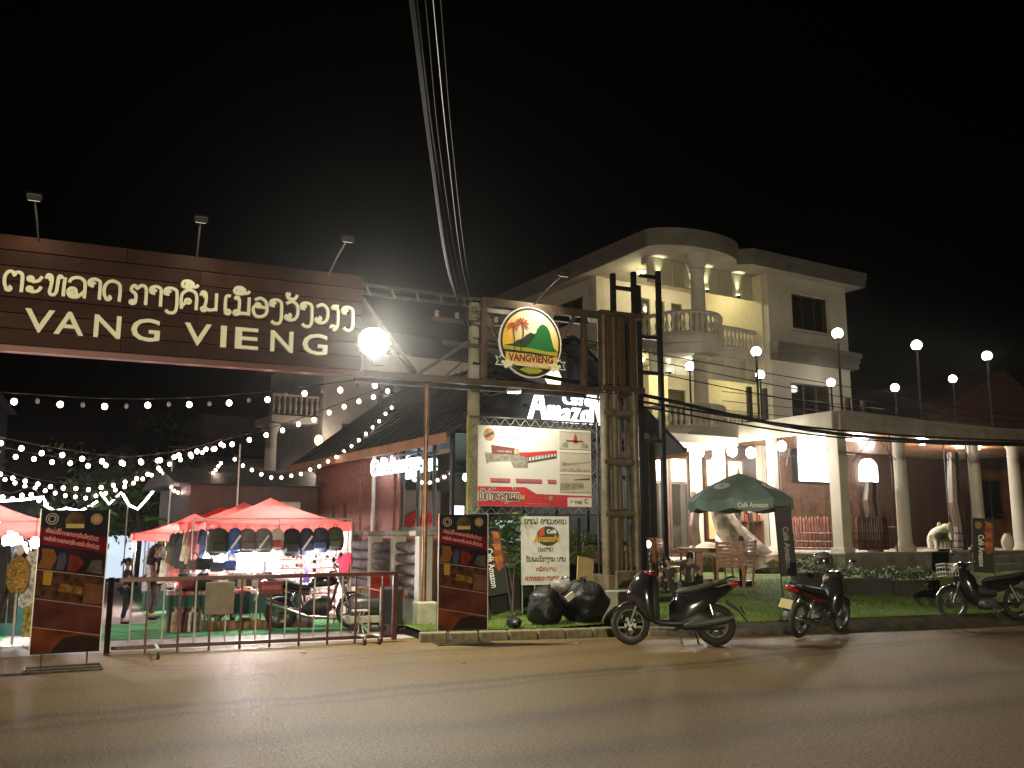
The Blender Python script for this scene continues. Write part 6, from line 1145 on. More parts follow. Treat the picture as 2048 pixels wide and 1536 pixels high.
for i in range(9):
    n_, c, kd = GA[(i * 3) % 10]; garment('%s trousers hung below the table edge at left, %s' % (n_, 'place %s' % ('one', 'two', 'three', 'four', 'five', 'six', 'seven', 'eight', 'nine')[i]), (1.12 + i * .055, 16.88 - .01 * i, .32), .12, .34, cl_(n_.replace(' ', '_'), c), 'trousers', R(-10))
# stall lamps
def stall_lamp(label, p, pw, s=.07, col=(1, .95, .93)):
    t = thing('stall_lamp', label, 'lamp', p, 0, 'bright stall bulbs'); g = MB(); g.ell((0, 0, 0), (s, s, s * 1.15), 14, 10); g.obj('bulb', emat('stall_bulb', col, 40), t, True); g = MB(); g.tube((0, 0, s), (0, 0, .4), .008, 5); g.obj('cord', MBLK, t); lamp('stall_light', 'POINT', (0, 0, -s - .05), pw * 3., (1, .9, .88), t, .09)
for lb, p, pw, s in (('dazzling white bulb in the middle of the nearest stall', (2.46, 17.22, 1.28), 75, .13), ('white bulb at the left end of the lit middle row', (2.25, 17.12, 1.3), 20, .08), ('white bulb at the right end of the lit middle row', (2.68, 17.12, 1.31), 20, .08), ('small white bulb under the dark green backpack', (1.9, 16.95, 1.26), 16, .05), ('small white bulb above the shoe rack', (3.5, 16.86, 1.28), 16, .04), ('small white bulb left of the dark bags', (1.66, 17.1, 1.22), 16, .05), ('white bulb deep in the nearest stall', (3.2, 18.6, 1.6), 120, .08), ('white bulb inside the low jutting stall', (1.6, 24.2, 1.45), 120, .1), ('white bulb inside the second stall of the row', (2.9, 22.4, 1.5), 90, .09), ('white bulb inside the third stall of the row', (2.8, 26, 1.4), 80, .09), ('white bulb inside the fourth stall of the row', (2.7, 29.4, 1.4), 80, .1), ('white bulb in the nearest left-hand stall', (-1.5, 18.4, 1.55), 130, .1), ('white bulb in the second left-hand stall', (-1.9, 22, 1.5), 100, .1), ('white bulb in the third left-hand stall', (-2, 26, 1.5), 90, .1), ('white bulb hung at the front of the left-hand stall', (-1.05, 16.9, 1.5), 60, .08)): stall_lamp(lb, p, pw, s)
for i in range(12):
    n_, c, kd = GA[(i * 5 + 8) % 10]; garment('%s garment on the rail of the low jutting stall, %s' % (n_, 'place %s' % ('one', 'two', 'three', 'four', 'five', 'six', 'seven', 'eight', 'nine', 'ten', 'eleven', 'twelve')[i]), (.95 + .09 * i, 22.9 + .04 * (i % 3), 1.25), .26, .9, cl_(n_.replace(' ', '_'), c), ('dress', 'trousers')[i % 2], R(-10))
for i in range(16):
    n_, c, kd = GA[(i * 3 + 2) % 10]; garment('%s garment on the left-hand stall rail facing the street, %s' % (n_, 'place %s' % ('one', 'two', 'three', 'four', 'five', 'six', 'seven', 'eight', 'nine', 'ten', 'eleven', 'twelve', 'thirteen', 'fourteen', 'fifteen', 'sixteen')[i]), (-.95 - .02 * (i % 2), 17.3 + .22 * i, 1.5), .3, .75, cl_(n_.replace(' ', '_'), c), ('dress', 'shirt')[i % 2], R(80))
for i in range(18):
    n_, c, kd = GA[(i * 7 + 5) % 10]; garment('%s garment along the right-hand row aisle, %s' % (n_, 'place %s' % ('one', 'two', 'three', 'four', 'five', 'six', 'seven', 'eight', 'nine', 'ten', 'eleven', 'twelve', 'thirteen', 'fourteen', 'fifteen', 'sixteen', 'seventeen', 'eighteen')[i]), (1.45 + .02 * (i % 2), 18.0 + .27 * i, 1.55), .3, .8, cl_(n_.replace(' ', '_'), c), ('dress', 'shirt')[i % 2], R(-70))
# left-hand stall front: dressed torso form and trousers
fm = thing('torso_form', 'shop torso form in a mustard ruffled blouse at the left edge', 'mannequin', (-1.16, 15.6, -.02), R(-15))
g = MB(); loft(g, [(-.14, 1.05, .16, .07), (-.08, 1.04, .26, .1), (0, 1.06, .28, .11), (.08, 1.04, .26, .1), (.14, 1.05, .16, .07)], 16); g.obj('blouse', cl_('mustard', (.35, .2, .03), 30, .6), fm, True); g = MB(); g.tube((0, 0, .0), (0, 0, 1.5), .018, 6); g.lathe([(0, 0), (.16, 0), (.14, .03), (.02, .04)], 14); g.obj('stand', MPOLE, fm); g = MB(); g.ell((0, 0, 1.42), (.055, .06, .09), 12, 8); g.obj('neck_cap', mat('form_white', (.6, .58, .55), .5), fm, True)
for i, (n_, c, x, kd, h_) in enumerate((('white lace', (.6, .58, .55), -1.0, 'dress', .9), ('yellow and grey patterned', (.4, .34, .08), -.92, 'trousers', .95), ('black', (.02, .02, .022), -1.45, 'shirt', .7), ('dark patterned', (.05, .04, .03), -1.3, 'trousers', .8), ('lime green', (.15, .4, .08), -1.55, 'dress', .9), ('black long', (.015, .015, .018), -1.7, 'dress', 1.3))): garment('%s garment hung on the left-hand stall front' % n_, (x, 15.75 + .08 * i, (1.05 if i == 1 else 1.45) - (.35 if i == 3 else 0)), .3, h_, cl_(n_.replace(' ', '_'), c, 16, .5), kd, R(-12))
# ---- string lights
MBULB = emat('festoon_bulb', (1, .7, .58), 20); MBOFF = mat('bulb_off', (.25, .25, .26), .1, var=0)
bl = MB(); bl.ell((0, 0, -.06), (.04, .04, .045), 10, 7); BME = bl.mesh('bulb', MBULB, True); bl = MB(); bl.ell((0, 0, -.05), (.03, .03, .04), 8, 6); BOF = bl.mesh('bulb', MBOFF, True)
def string_light(label, pts, n, sc=1., off=0, drop=.06):
    t = thing('string_light', label, 'string lights', pts[0], 0, 'festoon strings over the market'); P3 = [Vector(p) - Vector(pts[0]) for p in pts]; out = []
    for i in range(len(P3) - 1):
        a, b, c, d = P3[max(i - 1, 0)], P3[i], P3[i + 1], P3[min(i + 2, len(P3) - 1)]
        for k in range(10): u = k / 10; out.append(.5 * (2 * b + (c - a) * u + (2 * a - 5 * b + 4 * c - d) * u * u + (3 * b - a - 3 * c + d) * u ** 3))
    out.append(P3[-1]); g = MB(); g.path(out, .01, 5); g.obj('cable', MBLK, t)
    ln = [0]; 
    for a, b in zip(out, out[1:]): ln.append(ln[-1] + (b - a).length)
    for k in range(n):
        d = ln[-1] * (k + .5) / n; i = max(j for j in range(len(ln)) if ln[j] <= d); i = min(i, len(out) - 2); q = out[i].lerp(out[i + 1], (d - ln[i]) / max(1e-6, ln[i + 1] - ln[i])); dead = off and k % off == off - 1
        o = link('bulb', BOF if dead else BME, t, loc=q - Vector((0, 0, drop + rs.uniform(-.02, .02)))); o.scale = (sc,) * 3
for a in (
  ('nearest string of widely spaced bulbs just behind the gate', [(-2.26, 15.9, 3.83), (-1.24, 15.9, 3.81), (-0.16, 15.9, 3.81), (1.02, 15.9, 3.89), (2.22, 15.9, 4.06), (3.41, 15.9, 4.29), (4.8, 15.9, 4.57)], 22, 1.15, 2),
  ('long string dipping left then rising to the brick house eave', [(-2.4, 19.0, 3.5), (-1.07, 19.0, 3.26), (0.11, 19.0, 3.13), (0.96, 19.0, 3.23), (2.13, 19.0, 3.55), (3.27, 19.0, 3.92), (4.52, 19.0, 4.46), (5.62, 19.0, 4.95)], 24, 1.1, 0),
  ('second string dipping just below the long one', [(-2.63, 21.0, 3.53), (-1.54, 21.0, 3.3), (-0.51, 21.0, 3.2), (0.56, 21.0, 3.3), (1.57, 21.0, 3.5), (2.38, 21.0, 3.82)], 15, 1.1, 0),
  ('third string sagging from the left to the middle pole', [(-2.97, 24.0, 3.38), (-1.72, 24.0, 2.95), (-0.43, 24.0, 2.83), (0.5, 24.0, 3.07), (1.28, 24.0, 3.46), (2.73, 24.0, 4.05)], 22, 1.1, 0),
  ('fourth string sagging lower at the left', [(-3.27, 26.5, 3.44), (-2.0, 26.5, 3.0), (-0.81, 26.5, 2.73), (-0.1, 26.5, 2.83), (0.62, 26.5, 3.16), (1.36, 26.5, 3.54)], 20, 1.1, 0),
  ('string swagged from the middle pole across to the brick wall', [(2.79, 24.0, 3.73), (3.28, 24.0, 3.4), (3.86, 24.0, 3.23), (4.31, 24.0, 3.25), (5.09, 24.0, 3.55), (5.75, 24.0, 3.98), (6.49, 24.0, 4.65), (7.11, 24.0, 5.33)], 20, 1.0, 0),
  ('short deep swag between the two string poles', [(1.36, 27.5, 3.54), (1.64, 27.5, 3.05), (2.02, 27.5, 2.91), (2.32, 27.5, 3.1), (2.71, 27.5, 3.51), (2.97, 27.5, 3.86)], 20, 1.0, 0),
  ('low string at far left above the stall roofs', [(-2.69, 22.0, 2.76), (-1.93, 22.0, 2.51), (-1.56, 22.0, 2.63), (-1.15, 22.0, 2.31)], 9, 1.1, 0),
  ('bulb line along the left-hand stall canopies', [(-2.04, 19.0, 2.07), (-1.7, 19.0, 1.89), (-1.44, 19.0, 1.67), (-1.25, 19.0, 1.44)], 9, 1.2, 0),
): string_light(*a)
# posts that carry the strings
for i, (x, y, h_, lb) in enumerate(((3.2, 25.5, 4.3, 'thin pole carrying strings above the second stall'), (1.6, 27.5, 4.0, 'thin pole carrying strings beside the banana plant'), (.7, 38, 3.2, 'far thin pole at the end of the market'))):
    t = thing('string_pole', lb, 'pole', (x, y, street_z(y)), 0, 'poles carrying the strings'); g = MB(); g.tube((0, 0, 0), (0, 0, h_), .025, 8); g.obj('shaft', MPOLE, t, True); g = MB(); g.lathe([(0, 0), (.18, 0), (.16, .12), (.05, .14)], 12); g.obj('foot', MKERB, t)
# LED rope garlands at the far end
MROPE = emat('rope_glow', (1, .95, .95), 12)
for lb, pts in (
  ('leftmost glowing rope-light garland at the far end of the market', [(-4.15, 40.0, 2.89), (-3.14, 40.0, 2.96), (-2.31, 40.0, 3.09)]),
  ('second glowing rope-light garland at the far end of the market', [(-2.31, 40.0, 3.05), (-2.22, 40.0, 2.74), (-1.89, 40.0, 2.55), (-1.54, 40.0, 2.63)]),
  ('third glowing rope-light garland at the far end of the market', [(-0.32, 40.0, 3.31), (0.04, 40.0, 2.85), (0.47, 40.0, 3.32)]),
  ('long rising glowing rope-light garland at the far end of the market', [(0.49, 38.0, 3.18), (0.74, 38.0, 2.76), (1.06, 38.0, 2.61), (1.34, 38.0, 2.96), (1.84, 38.0, 3.71)]),
  ('middle glowing rope-light garland at the far end of the market', [(-1.62, 42.0, 2.73), (-1.05, 42.0, 2.61), (-0.68, 42.0, 2.82), (-0.41, 42.0, 3.03)]),
):
    g = MB(); g.path([Vector((x, y, z)) for x, y, z in [(*p,) for p in pts]], .05, 6); tag(g.obj('rope_light', MROPE), lb, 'rope light', 'rope lights at the far end')
# ---- far end shops, plants, dark houses
def shop(label, x, y, w_, h_, wall, sign, glow, txt):
    t = thing('shop_house', label, 'building', (x, y, street_z(y))); ab('wall', wall, t, (0, w_, 0, 6, 0, h_)); s_ = ab('signboard', sign, t, (.2, w_ - .2, -.15, -.02, 2.5, 3.2)); ab('shop_opening', glow, t, (.3, w_ - .3, -.03, -.005, .2, 2.3)); 
    if txt: text('lettering', txt, .4, EWH, s_, (w_ / 2, -.16, 2.7), .01, .004, align='CENTER')
    for k in range(3): o = ab('window', MGLD, t, (.5 + k * (w_ - 1) / 3, .5 + k * (w_ - 1) / 3 + .8, -.02, .02, 3.9, 5.0)); ab('frame', MTRIM, o, (.42 + k * (w_ - 1) / 3, .498 + k * (w_ - 1) / 3, -.05, .03, 3.82, 5.08))
    g = MB(); g.add([(-.3, -.5, h_), (w_ + .3, -.5, h_), (w_ + .3, 6.5, h_), (-.3, 6.5, h_), (w_ / 2, 3, h_ + 1.6)], [(0, 1, 4), (1, 2, 4), (2, 3, 4), (3, 0, 4), (3, 2, 1, 0)]); g.obj('roof', MATS['roof_dark'], t)
shop('far blue-fronted shop at the end of the market street', -1.4, 50, 4.2, 5.6, mat('shop_blue', (.06, .16, .3), .7, var=.2), mat('sign_dark', (.05, .05, .06), .6), emat('shop_glow', (.7, .85, 1), .9), None)
shop('far cream shop house right of the blue-fronted shop', 3.2, 46, 5, 6, mat('shop_cream', (.3, .26, .22), .8, var=.2), mat('sign_brown', (.1, .05, .03), .6), emat('shop_glow2', (1, .75, .55), .25), None)
shop('dark shop house on the left of the market street', -10.5, 24, 5, 6, mat('shop_dark', (.08, .07, .07), .8, var=.2), MATS['sign_brown'], MDOOR, None); shop('dark shop house farther along the left of the street', -10, 36, 6, 7, MATS['shop_dark'], MATS['sign_brown'], MDOOR, None)
def broad_plant(label, loc, n, ln, seed):
    t = thing('banana_plant', label, 'plant', loc); r_ = random.Random(seed); g = MB(); g.path([(0, 0, 0), (.03, 0, 1.0), (0, .03, 1.9)], [.1, .08, .05], 10); g.obj('trunk', mat('banana_stem', (.12, .13, .05), .7, var=.2), t, True)
    for k in range(n):
        a = 2 * PI * k / n + r_.uniform(-.3, .3); up_ = r_.uniform(.3, 1.1); g = MB(); L_ = ln * r_.uniform(.7, 1.1); wd = .3 * r_.uniform(.8, 1.2)
        def fn(u, v): s = u * L_; w2 = wd * math.sin(PI * min(1, u * .97 + .03)) ** .6 * (v - .5); z = 1.8 + up_ * s - .42 * s * s; return (math.cos(a) * s * .8 - math.sin(a) * w2, math.sin(a) * s * .8 + math.cos(a) * w2, z - abs(v - .5) * .16)
        g.grid(fn, 10, 4); g.obj('leaf', MLEAF[2 if k % 2 else 0], t, True)
broad_plant('broad-leaved banana plant rising behind the red canopies', (2.2, 28.0, -.25), 9, 1.7, 3); broad_plant('second banana plant beside the thin string pole', (3.3, 30.5, -.3), 9, 1.8, 9)
def tree(label, loc, h_, r_, seed, n=2600, size=.3):
    t = thing('tree', label, 'tree', loc); g = MB(); rr = random.Random(seed); g.path([(0, 0, 0), (.1, .05, h_ * .35), (-.05, .1, h_ * .7)], [.2, .14, .08], 10)
    for k in range(6): a = rr.uniform(0, 6.3); b = h_ * rr.uniform(.35, .6); g.path([(0, .05, b), (math.cos(a) * r_ * .4, math.sin(a) * r_ * .4, b + h_ * .15), (math.cos(a) * r_ * .75, math.sin(a) * r_ * .75, b + h_ * .25)], [.07, .05, .02], 6)
    g.obj('trunk', mat('bark', (.07, .05, .035), .9, var=.3, scale=8, bump=.5), t); foliage(((0, 0, h_ * .72), (r_ * 1.2, r_ * 1.2, h_ * .36)), n, size, t, 'crown', seed)
tree('dark leafy tree behind the stall roofs before the brick house', (4.6, 33.5, -.3), 3.0, 1.3, 5, 1800, .22); tree('dark tree at the far end of the market street', (1.2, 42, -.5), 5.4, 2.2, 8)
# ---- log fence with white posts beside the stalls
fe = thing('log_fence', 'weathered log fence between white capped posts beside the brick house', 'fence', (5.35, 0, .1)); MLOG = mat('grey_log', (.17, .145, .14), .85, var=.4, scale=6, bump=.6, bscale=24)
g = MB(); g.bx(-.15, .15, 15.9, 24.2, -.1, .35); g.obj('base_wall', mat('cream_wall', (.42, .4, .33), .85, var=.15), fe, bevel=.02)
PY_ = [16.0, 17.6, 19.3, 21.3, 23.6]
for y in PY_:
    g = MB(); g.bx(-.13, .13, y - .13, y + .13, .3, 1.5); p_ = g.obj('post', MWHITE, fe, bevel=.015); g = MB(); g.box((0, y, 1.555), (.46, .44, .1)); g.obj('cap', mat('cap_stone', (.36, .36, .3), .85, var=.2), p_, bevel=.03)
for y0, y1 in zip(PY_, PY_[1:]):
    for k in range(5): g = MB(); z = .45 + k * .21; g.path([(-.02, y0 + .14, z), (.03, (y0 + y1) / 2, z + rs.uniform(-.02, .02)), (-.02, y1 - .14, z + rs.uniform(-.02, .02))], [.095, .105, .09], 9); g.obj('log', MLOG, fe, True)
# ---- clutter by the barrier's right end
sp = thing('loudspeaker', 'black box loudspeaker standing behind the right end of the barrier', 'loudspeaker', (4.45, 14.98, .13), R(-12)); ab('cabinet', MPLAS, sp, (-.18, .18, -.16, .16, 0, .62), bevel=.015); ab('grille', mat('grille_black', (.01, .01, .01), .9, var=.1, bump=.6, bscale=200), sp, (-.165, .165, -.175, -.161, .04, .59)); ab('white_trim', MBARW, sp, (-.19, -.181, -.17, .0, .0, .63))
ch_ = thing('plastic_chair', 'stack-back red plastic chair behind the loudspeaker', 'chair', (4.62, 15.75, .0), R(20)); MRP = mat('red_plastic', (.42, .035, .015), .4, var=.1)
g = MB(); g.grid(lambda u, v: (-.22 + .44 * u, .2 + .06 * (v) + .05 * (1 - abs(u - .5) * 2), .45 + .5 * v), 8, 6); g.obj('backrest', MRP, ch_, True); ab('seat', MRP, ch_, (-.23, .23, -.22, .22, .42, .45), bevel=.015)
for sx in (-.2, .2):
    for sy in (-.19, .19): g = MB(); g.tube((sx * 1.1, sy * 1.1, 0), (sx, sy, .43), .022, 6); g.obj('leg', MRP, ch_)
    g = MB(); g.path([(sx * 1.15, .2, .68), (sx * 1.2, -.1, .66), (sx * 1.15, -.2, .45)], .02, 6); g.obj('armrest', MRP, ch_)
tr = thing('steel_tank', 'grey steel drum lying on a low cart behind the barrier', 'drum', (4.2, 15.6, .0)); g = MB(); T = Matrix.Translation((0, 0, .42)) @ Matrix.Rotation(PI / 2, 4, 'Y'); g.lathe([(0, -.28), (.15, -.28), (.165, -.25), (.165, .25), (.15, .28), (0, .28)], 18, T=T); g.obj('drum', MGREY, tr, True); ab('cart', MATS['cream_concrete'], tr, (-.33, .33, -.2, .2, .14, .26), bevel=.02)
for sx in (-.24, .24): g = MB(); T = Matrix.Translation((sx, -.17, .07)) @ Matrix.Rotation(PI / 2, 4, 'X'); g.lathe([(0, -.02), (.07, -.02), (.07, .02), (0, .02)], 14, T=T); g.obj('wheel', MRUB, tr, True)
ea = thing('folding_stool', 'small white folding stool standing behind the barrier bars', 'stool', (3.98, 15.2, .0)); ab('seat', MBARW, ea, (-.13, .13, -.1, .1, .36, .385), bevel=.008)
for a, b in ((-.14, .1), (-.05, .02), (.05, -.02), (.14, -.1)): g = MB(); g.tube((a, -.08, .0), (b, .05, .36), .009, 6); g.obj('leg', MBARW, ea)
wt = thing('sorting_tray', 'pale wooden tray table of small goods right of the shoe rack', 'table', (4.55, 16.6, -.02)); ab('tray', mat('pale_wood', (.4, .3, .2), .7, var=.2), wt, (-.32, .32, -.2, .2, .6, .7), bevel=.01)
for sx in (-.28, .28):
    for sy in (-.16, .16): ab('leg', MATS['pale_wood'], wt, (sx - .02, sx + .02, sy - .02, sy + .02, 0, .6))
tg = MB(); tg.add([(-.35, 0, 0), (.35, -.12, 0), (.3, .25, 0), (-.3, .3, 0), (-.2, .1, .42), (-.05, .12, .38)], [(0, 1, 5, 4), (1, 2, 5), (2, 3, 4, 5), (3, 0, 4), (0, 3, 2, 1)]); tag(tg.obj('tarpaulin', mat('tarp_green', (.06, .07, .055), .8, var=.3, bump=.6, bscale=12), loc=(4.85, 15.25, .135)), 'crumpled grey-green tarpaulin heap beside the loudspeaker', 'tarpaulin')
# ================================================================ CAFE GARDEN AND PORCH FITTINGS
def at_lawn(x, y): return (x, y, lawn_z(x, y))
# globe lamps on the terrace roof
for i, (a, b, z, lb, pw) in enumerate(((.3, 5.95, 7.12, 'globe lamp on a black post in front of the balcony column', 45), (.3, 3.0, 7.1, 'globe lamp on a black post left of the cornice end', 50), (2.54, 5.0, 6.9, 'lower globe lamp just below the one left of the cornice', 45), (.8, .4, 7.22, 'tallest globe lamp at the right wing corner', 60), (6.04, 5.0, 6.94, 'half-hidden globe lamp by the first floor window', 45), (4.35, .4, 7.27, 'upper left globe lamp against the brown timber house', 40), (7.96, .4, 7.31, 'upper right globe lamp near the frame edge', 40), (12.6, 4.6, 7.6, 'lower right globe lamp against the brown timber house', 40), (9.3, 4.8, 7.0, 'lower left globe lamp beside the villa edge', 40))):
    t = thing('globe_lamp', lb, 'lamp', V(a, b, 4.86), VR, 'globe lamps on the terrace'); h_ = z - 4.86
    g = MB(); g.tube((0, 0, 0), (0, 0, h_ - .12), .035, 8); g.lathe([(.035, h_ - .18), (.08, h_ - .15), (.07, h_ - .12), (0, h_ - .12)], 12); g.obj('post', MBLK, t, True)
    g = MB(); g.ell((0, 0, h_), (.15, .15, .15), 18, 12); g.obj('globe', emat('globe_glow', (1, .93, .78), 16), t, True); lamp('globe_light', 'POINT', (0, -.25, h_ + .02), pw * .4, (1, .88, .64), t, .15)
rl = thing('terrace_railing', 'dark post and wire railing on the porch roof terrace', 'railing', V(0, 0, 4.86), VR)
for a in (1.6, 2.3, 6.4, 7.2): ab('post', MDOOR, rl, (a - .07, a + .07, 4.55, 4.69, 0, 1.5), bevel=.01)
for z in (.35, .65, .95, 1.25): g = MB(); g.tube((.4, 4.62, z), (8.4, 4.62, z), .012, 5); g.obj('rail', MBLK, rl)
# porch bulbs
for lb, (a, b, z), pw, s in (('porch bulb on the cafe corner beside the tower', (-2.3, 4.6, 4.32), 70, .09), ('large porch bulb right of the cafe corner', (-.6, 6.1, 4.2), 110, .12), ('porch bulb above the white pillar pair', (-.62, 4.62, 4.12), 70, .09), ('porch bulb over the green umbrella left side', (-.62, 3.24, 4.05), 80, .1), ('lower porch bulb under the one over the umbrella', (-.5, 4.1, 3.8), 60, .09), ('porch bulb over the green umbrella right side', (-.62, 2.5, 3.95), 80, .1), ('porch bulb by the pillar left of the lightbox', (-.62, 1.35, 4.05), 60, .09), ('dazzling lamp below the small name board, left', (-3.5, 5.1, 3.55), 150, .16), ('dazzling lamp below the small name board, right', (-2.6, 5.1, 3.6), 150, .16)):
    t = thing('porch_bulb', lb, 'lamp', V(a, b, z), VR, 'bare bulbs along the porch eave'); s *= 1.45; g = MB(); g.ell((0, 0, 0), (s, s, s * 1.1), 14, 10); g.obj('bulb', emat('porch_glow', (1, .93, .84), 30), t, True); g = MB(); g.tube((0, 0, s), (0, 0, .3), .012, 6); g.lathe([(0, s * .8), (.035, s * .8), (.035, s + .08), (0, s + .08)], 10); g.obj('socket', MBLK, t); lamp('bulb_light', 'POINT', (-.1, -.1, -s - .08), pw * 2.8, (1, .9, .76), t, .1)
for lb, (a, b), pw, s in (('square ceiling light panel behind the corner pillar', (3.4, 2.0), 170, .34), ('small downlight in the porch ceiling past the second column', (6.6, 2.0), 45, .09), ('oval downlight in the porch ceiling between the last columns', (8.6, 2.0), 60, .14), ('small downlight near the last porch column', (9.6, 2.0), 45, .09)):
    t = thing('porch_downlight', lb, 'lamp', V(a, b, 4.5), VR, 'porch ceiling lights'); g = MB(); g.lathe([(0, .0), (s * .9, 0), (s, .03), (s, .055), (0, .055)], 18); g.obj('diffuser', emat('down_glow', (1, .94, .85), 14), t); g = MB(); g.lathe([(s * 1.002, .02), (s * 1.15, .03), (s * 1.15, .056), (s * 1.002, .056)], 18); g.obj('rim', MBLK, t); lamp('down_light', 'POINT', (0, 0, -.15), pw * 2.4, (1, .88, .7), t, .15)
# umbrella
UX, UY = 12.5, 15.95; U = thing('garden_umbrella', 'dark green Café Amazon garden umbrella over the wooden chairs', 'umbrella', at_lawn(UX, UY), 0)
MUMB = mat('umbrella_green', (.17, .26, .23), .75, var=.12, scale=3, bump=.15, bscale=12); UR, ze, zp = 1.12, 1.78, 2.36; n = 8; a0 = math.atan2(-16, -12.4) + R(22.5 + 14)
def up_(k, s): a = a0 + 2 * PI * k / n; return Vector((UR * s * math.cos(a), UR * s * math.sin(a), ze + (zp - ze) * (1 - s) ** .8 * (1 + .25 * s * (1 - s))))
for k in range(n):
    def fn(u, v): s = 1 - v * .985; p, q = up_(k, s), up_(k + 1, s); r = p.lerp(q, u); r.z -= .05 * math.sin(PI * u) * s; return r
    g = MB(); g.grid(fn, 6, 8); pn = g.obj('panel', MUMB, U, True)
    def fv(u, v): p, q = up_(k, 1), up_(k + 1, 1); r = p.lerp(q, u) * 1.003; r.z = ze - .05 * math.sin(PI * u) - v * (.2 + .03 * math.sin(PI * u)); return r
    g = MB(); g.grid(fv, 6, 3); g.obj('valance', MUMB, pn)
    p, q = up_(k, 1), up_(k + 1, 1); m_ = (p + q) / 2; nrm = Vector((m_.x, m_.y, 0)).normalized()
    if k in (7, 1): text('lettering', 'Café Amazon', .14, EWH, pn, m_ + nrm * .02 + Vector((0, 0, -.19)), .002, .003, align='CENTER', rz=math.atan2(nrm.y, nrm.x) + PI / 2, width=.62)
    if k in (0, 6):
        c0 = (up_(k, .66) + up_(k + 1, .66)) / 2; e1 = (up_(k + 1, .66) - up_(k, .66)).normalized(); e2 = ((up_(k, .5) + up_(k + 1, .5)) / 2 - c0).normalized(); nn = e1.cross(e2); nn = nn if nn.z > 0 else -nn
        g = MB(); rr = [(1, 0)] ; vv = [c0 + nn * .012 + e1 * .19 * math.cos(2 * PI * i / 20) + e2 * .13 * math.sin(2 * PI * i / 20) for i in range(20)]; g.add(vv, [tuple(range(20))]); lg = g.obj('logo', EWH, pn); g = MB(); vv = [c0 + nn * .018 + e1 * .05 * math.cos(2 * PI * i / 12) * (1 + .3 * (i % 2)) + e2 * .03 * math.sin(2 * PI * i / 12) for i in range(12)]; g.add(vv, [tuple(range(12))]); g.obj('logo_mark', MUMB, lg)
g = MB(); g.tube((0, 0, 0), (0, 0, zp + .03), .022, 10); g.obj('pole', MPOLE, U, True); g = MB(); g.lathe([(.04, zp - .02), (.035, zp + .03), (.012, zp + .1), (0, zp + .12)], 10); g.obj('finial', EWH, U, True); g = MB(); g.lathe([(0, 0), (.24, 0), (.24, .07), (.05, .09), (.04, .25), (0, .25)], 16); g.obj('base', MPLAS, U)
g = MB(); g.lathe([(.022, .9), (.05, .92), (.05, 1.0), (.022, 1.02)], 10); g.obj('crank_collar', MPLAS, U, True); 
for k in range(n): g = MB(); g.tube((0, 0, 1.5), up_(k, .55) - Vector((0, 0, .04)), .009, 5); g.obj('strut', MGREY, U)
# slatted armchairs and table
MTEAK = mat('teak', (.27, .12, .06), .45, var=.35, scale=9, coat=.15)
def armchair():
    t = thing('garden_chair', '', 'chair', (0, 0, 0), 0, 'slatted wooden garden chairs')
    for sx in (-.26, .26):
        beam('leg', (sx, .2, 0), (sx, .3, .95), (.05, .035), MTEAK, t); beam('leg', (sx, -.2, 0), (sx, -.24, .62), (.05, .035), MTEAK, t); beam('armrest', (sx, -.3, .635), (sx, .26, .66), (.028, .07), MTEAK, t); beam('seat_rail', (sx * .93, -.22, .4), (sx * .93, .22, .38), (.05, .03), MTEAK, t)
    for k in range(7): z = .47 + k * .072; g = MB(); g.box((0, .245 + .1 * (z - .47), z), (.46, .016, .055), rx=-.1); g.obj('back_slat', MTEAK, t, bevel=.004)
    for k in range(6): g = MB(); g.box((0, -.21 + k * .078, .435 - .003 * k), (.47, .062, .018)); g.obj('seat_slat', MTEAK, t, bevel=.004)
    beam('stretcher', (-.24, 0, .16), (.24, 0, .16), .03, MTEAK, t); return t
c0 = armchair(); first = True
for lb, x, y, rz in (('wooden garden chair nearest the camera with its back turned', 11.8, 15.5, 150), ('wooden garden chair at right angles beside the umbrella pole', 12.25, 15.75, 250), ('wooden garden chair left of the table facing right', 11.3, 16.75, 70), ('bright-backed wooden chair behind the left-hand group', 11.75, 18.4, 200), ('wooden garden chair next to the gate tower', 11.2, 17.9, 170)):
    if first: o = c0; o.location = at_lawn(x, y); o.rotation_euler = (0, 0, R(rz)); o['label'] = lb; first = False
    else: clone(c0, lb, at_lawn(x, y), R(rz))
def slat_table(label, p, s):
    t = thing('garden_table', label, 'table', p, R(-24))
    for k in range(7): ab('top_slat', MTEAK, t, (-.42 * s, .42 * s, -.4 * s + k * .115 * s, -.4 * s + k * .115 * s + .1 * s, .69, .72), bevel=.004)
    ab('apron', MTEAK, t, (-.36 * s, .36 * s, -.33 * s, .33 * s, .62, .688)); ab('pedestal', MTEAK, t, (-.07, .07, -.07, .07, .06, .62)); ab('foot', MTEAK, t, (-.3, .3, -.06, .06, 0, .062), (-.06, .06, .061, .3, 0, .058), (-.06, .06, -.3, -.061, 0, .058)); return t
slat_table('square slatted wooden table between the garden chairs', at_lawn(11.95, 16.75), 1.); slat_table('smaller slatted wooden table beside the gate tower chairs', at_lawn(11.6, 18.9), .8)
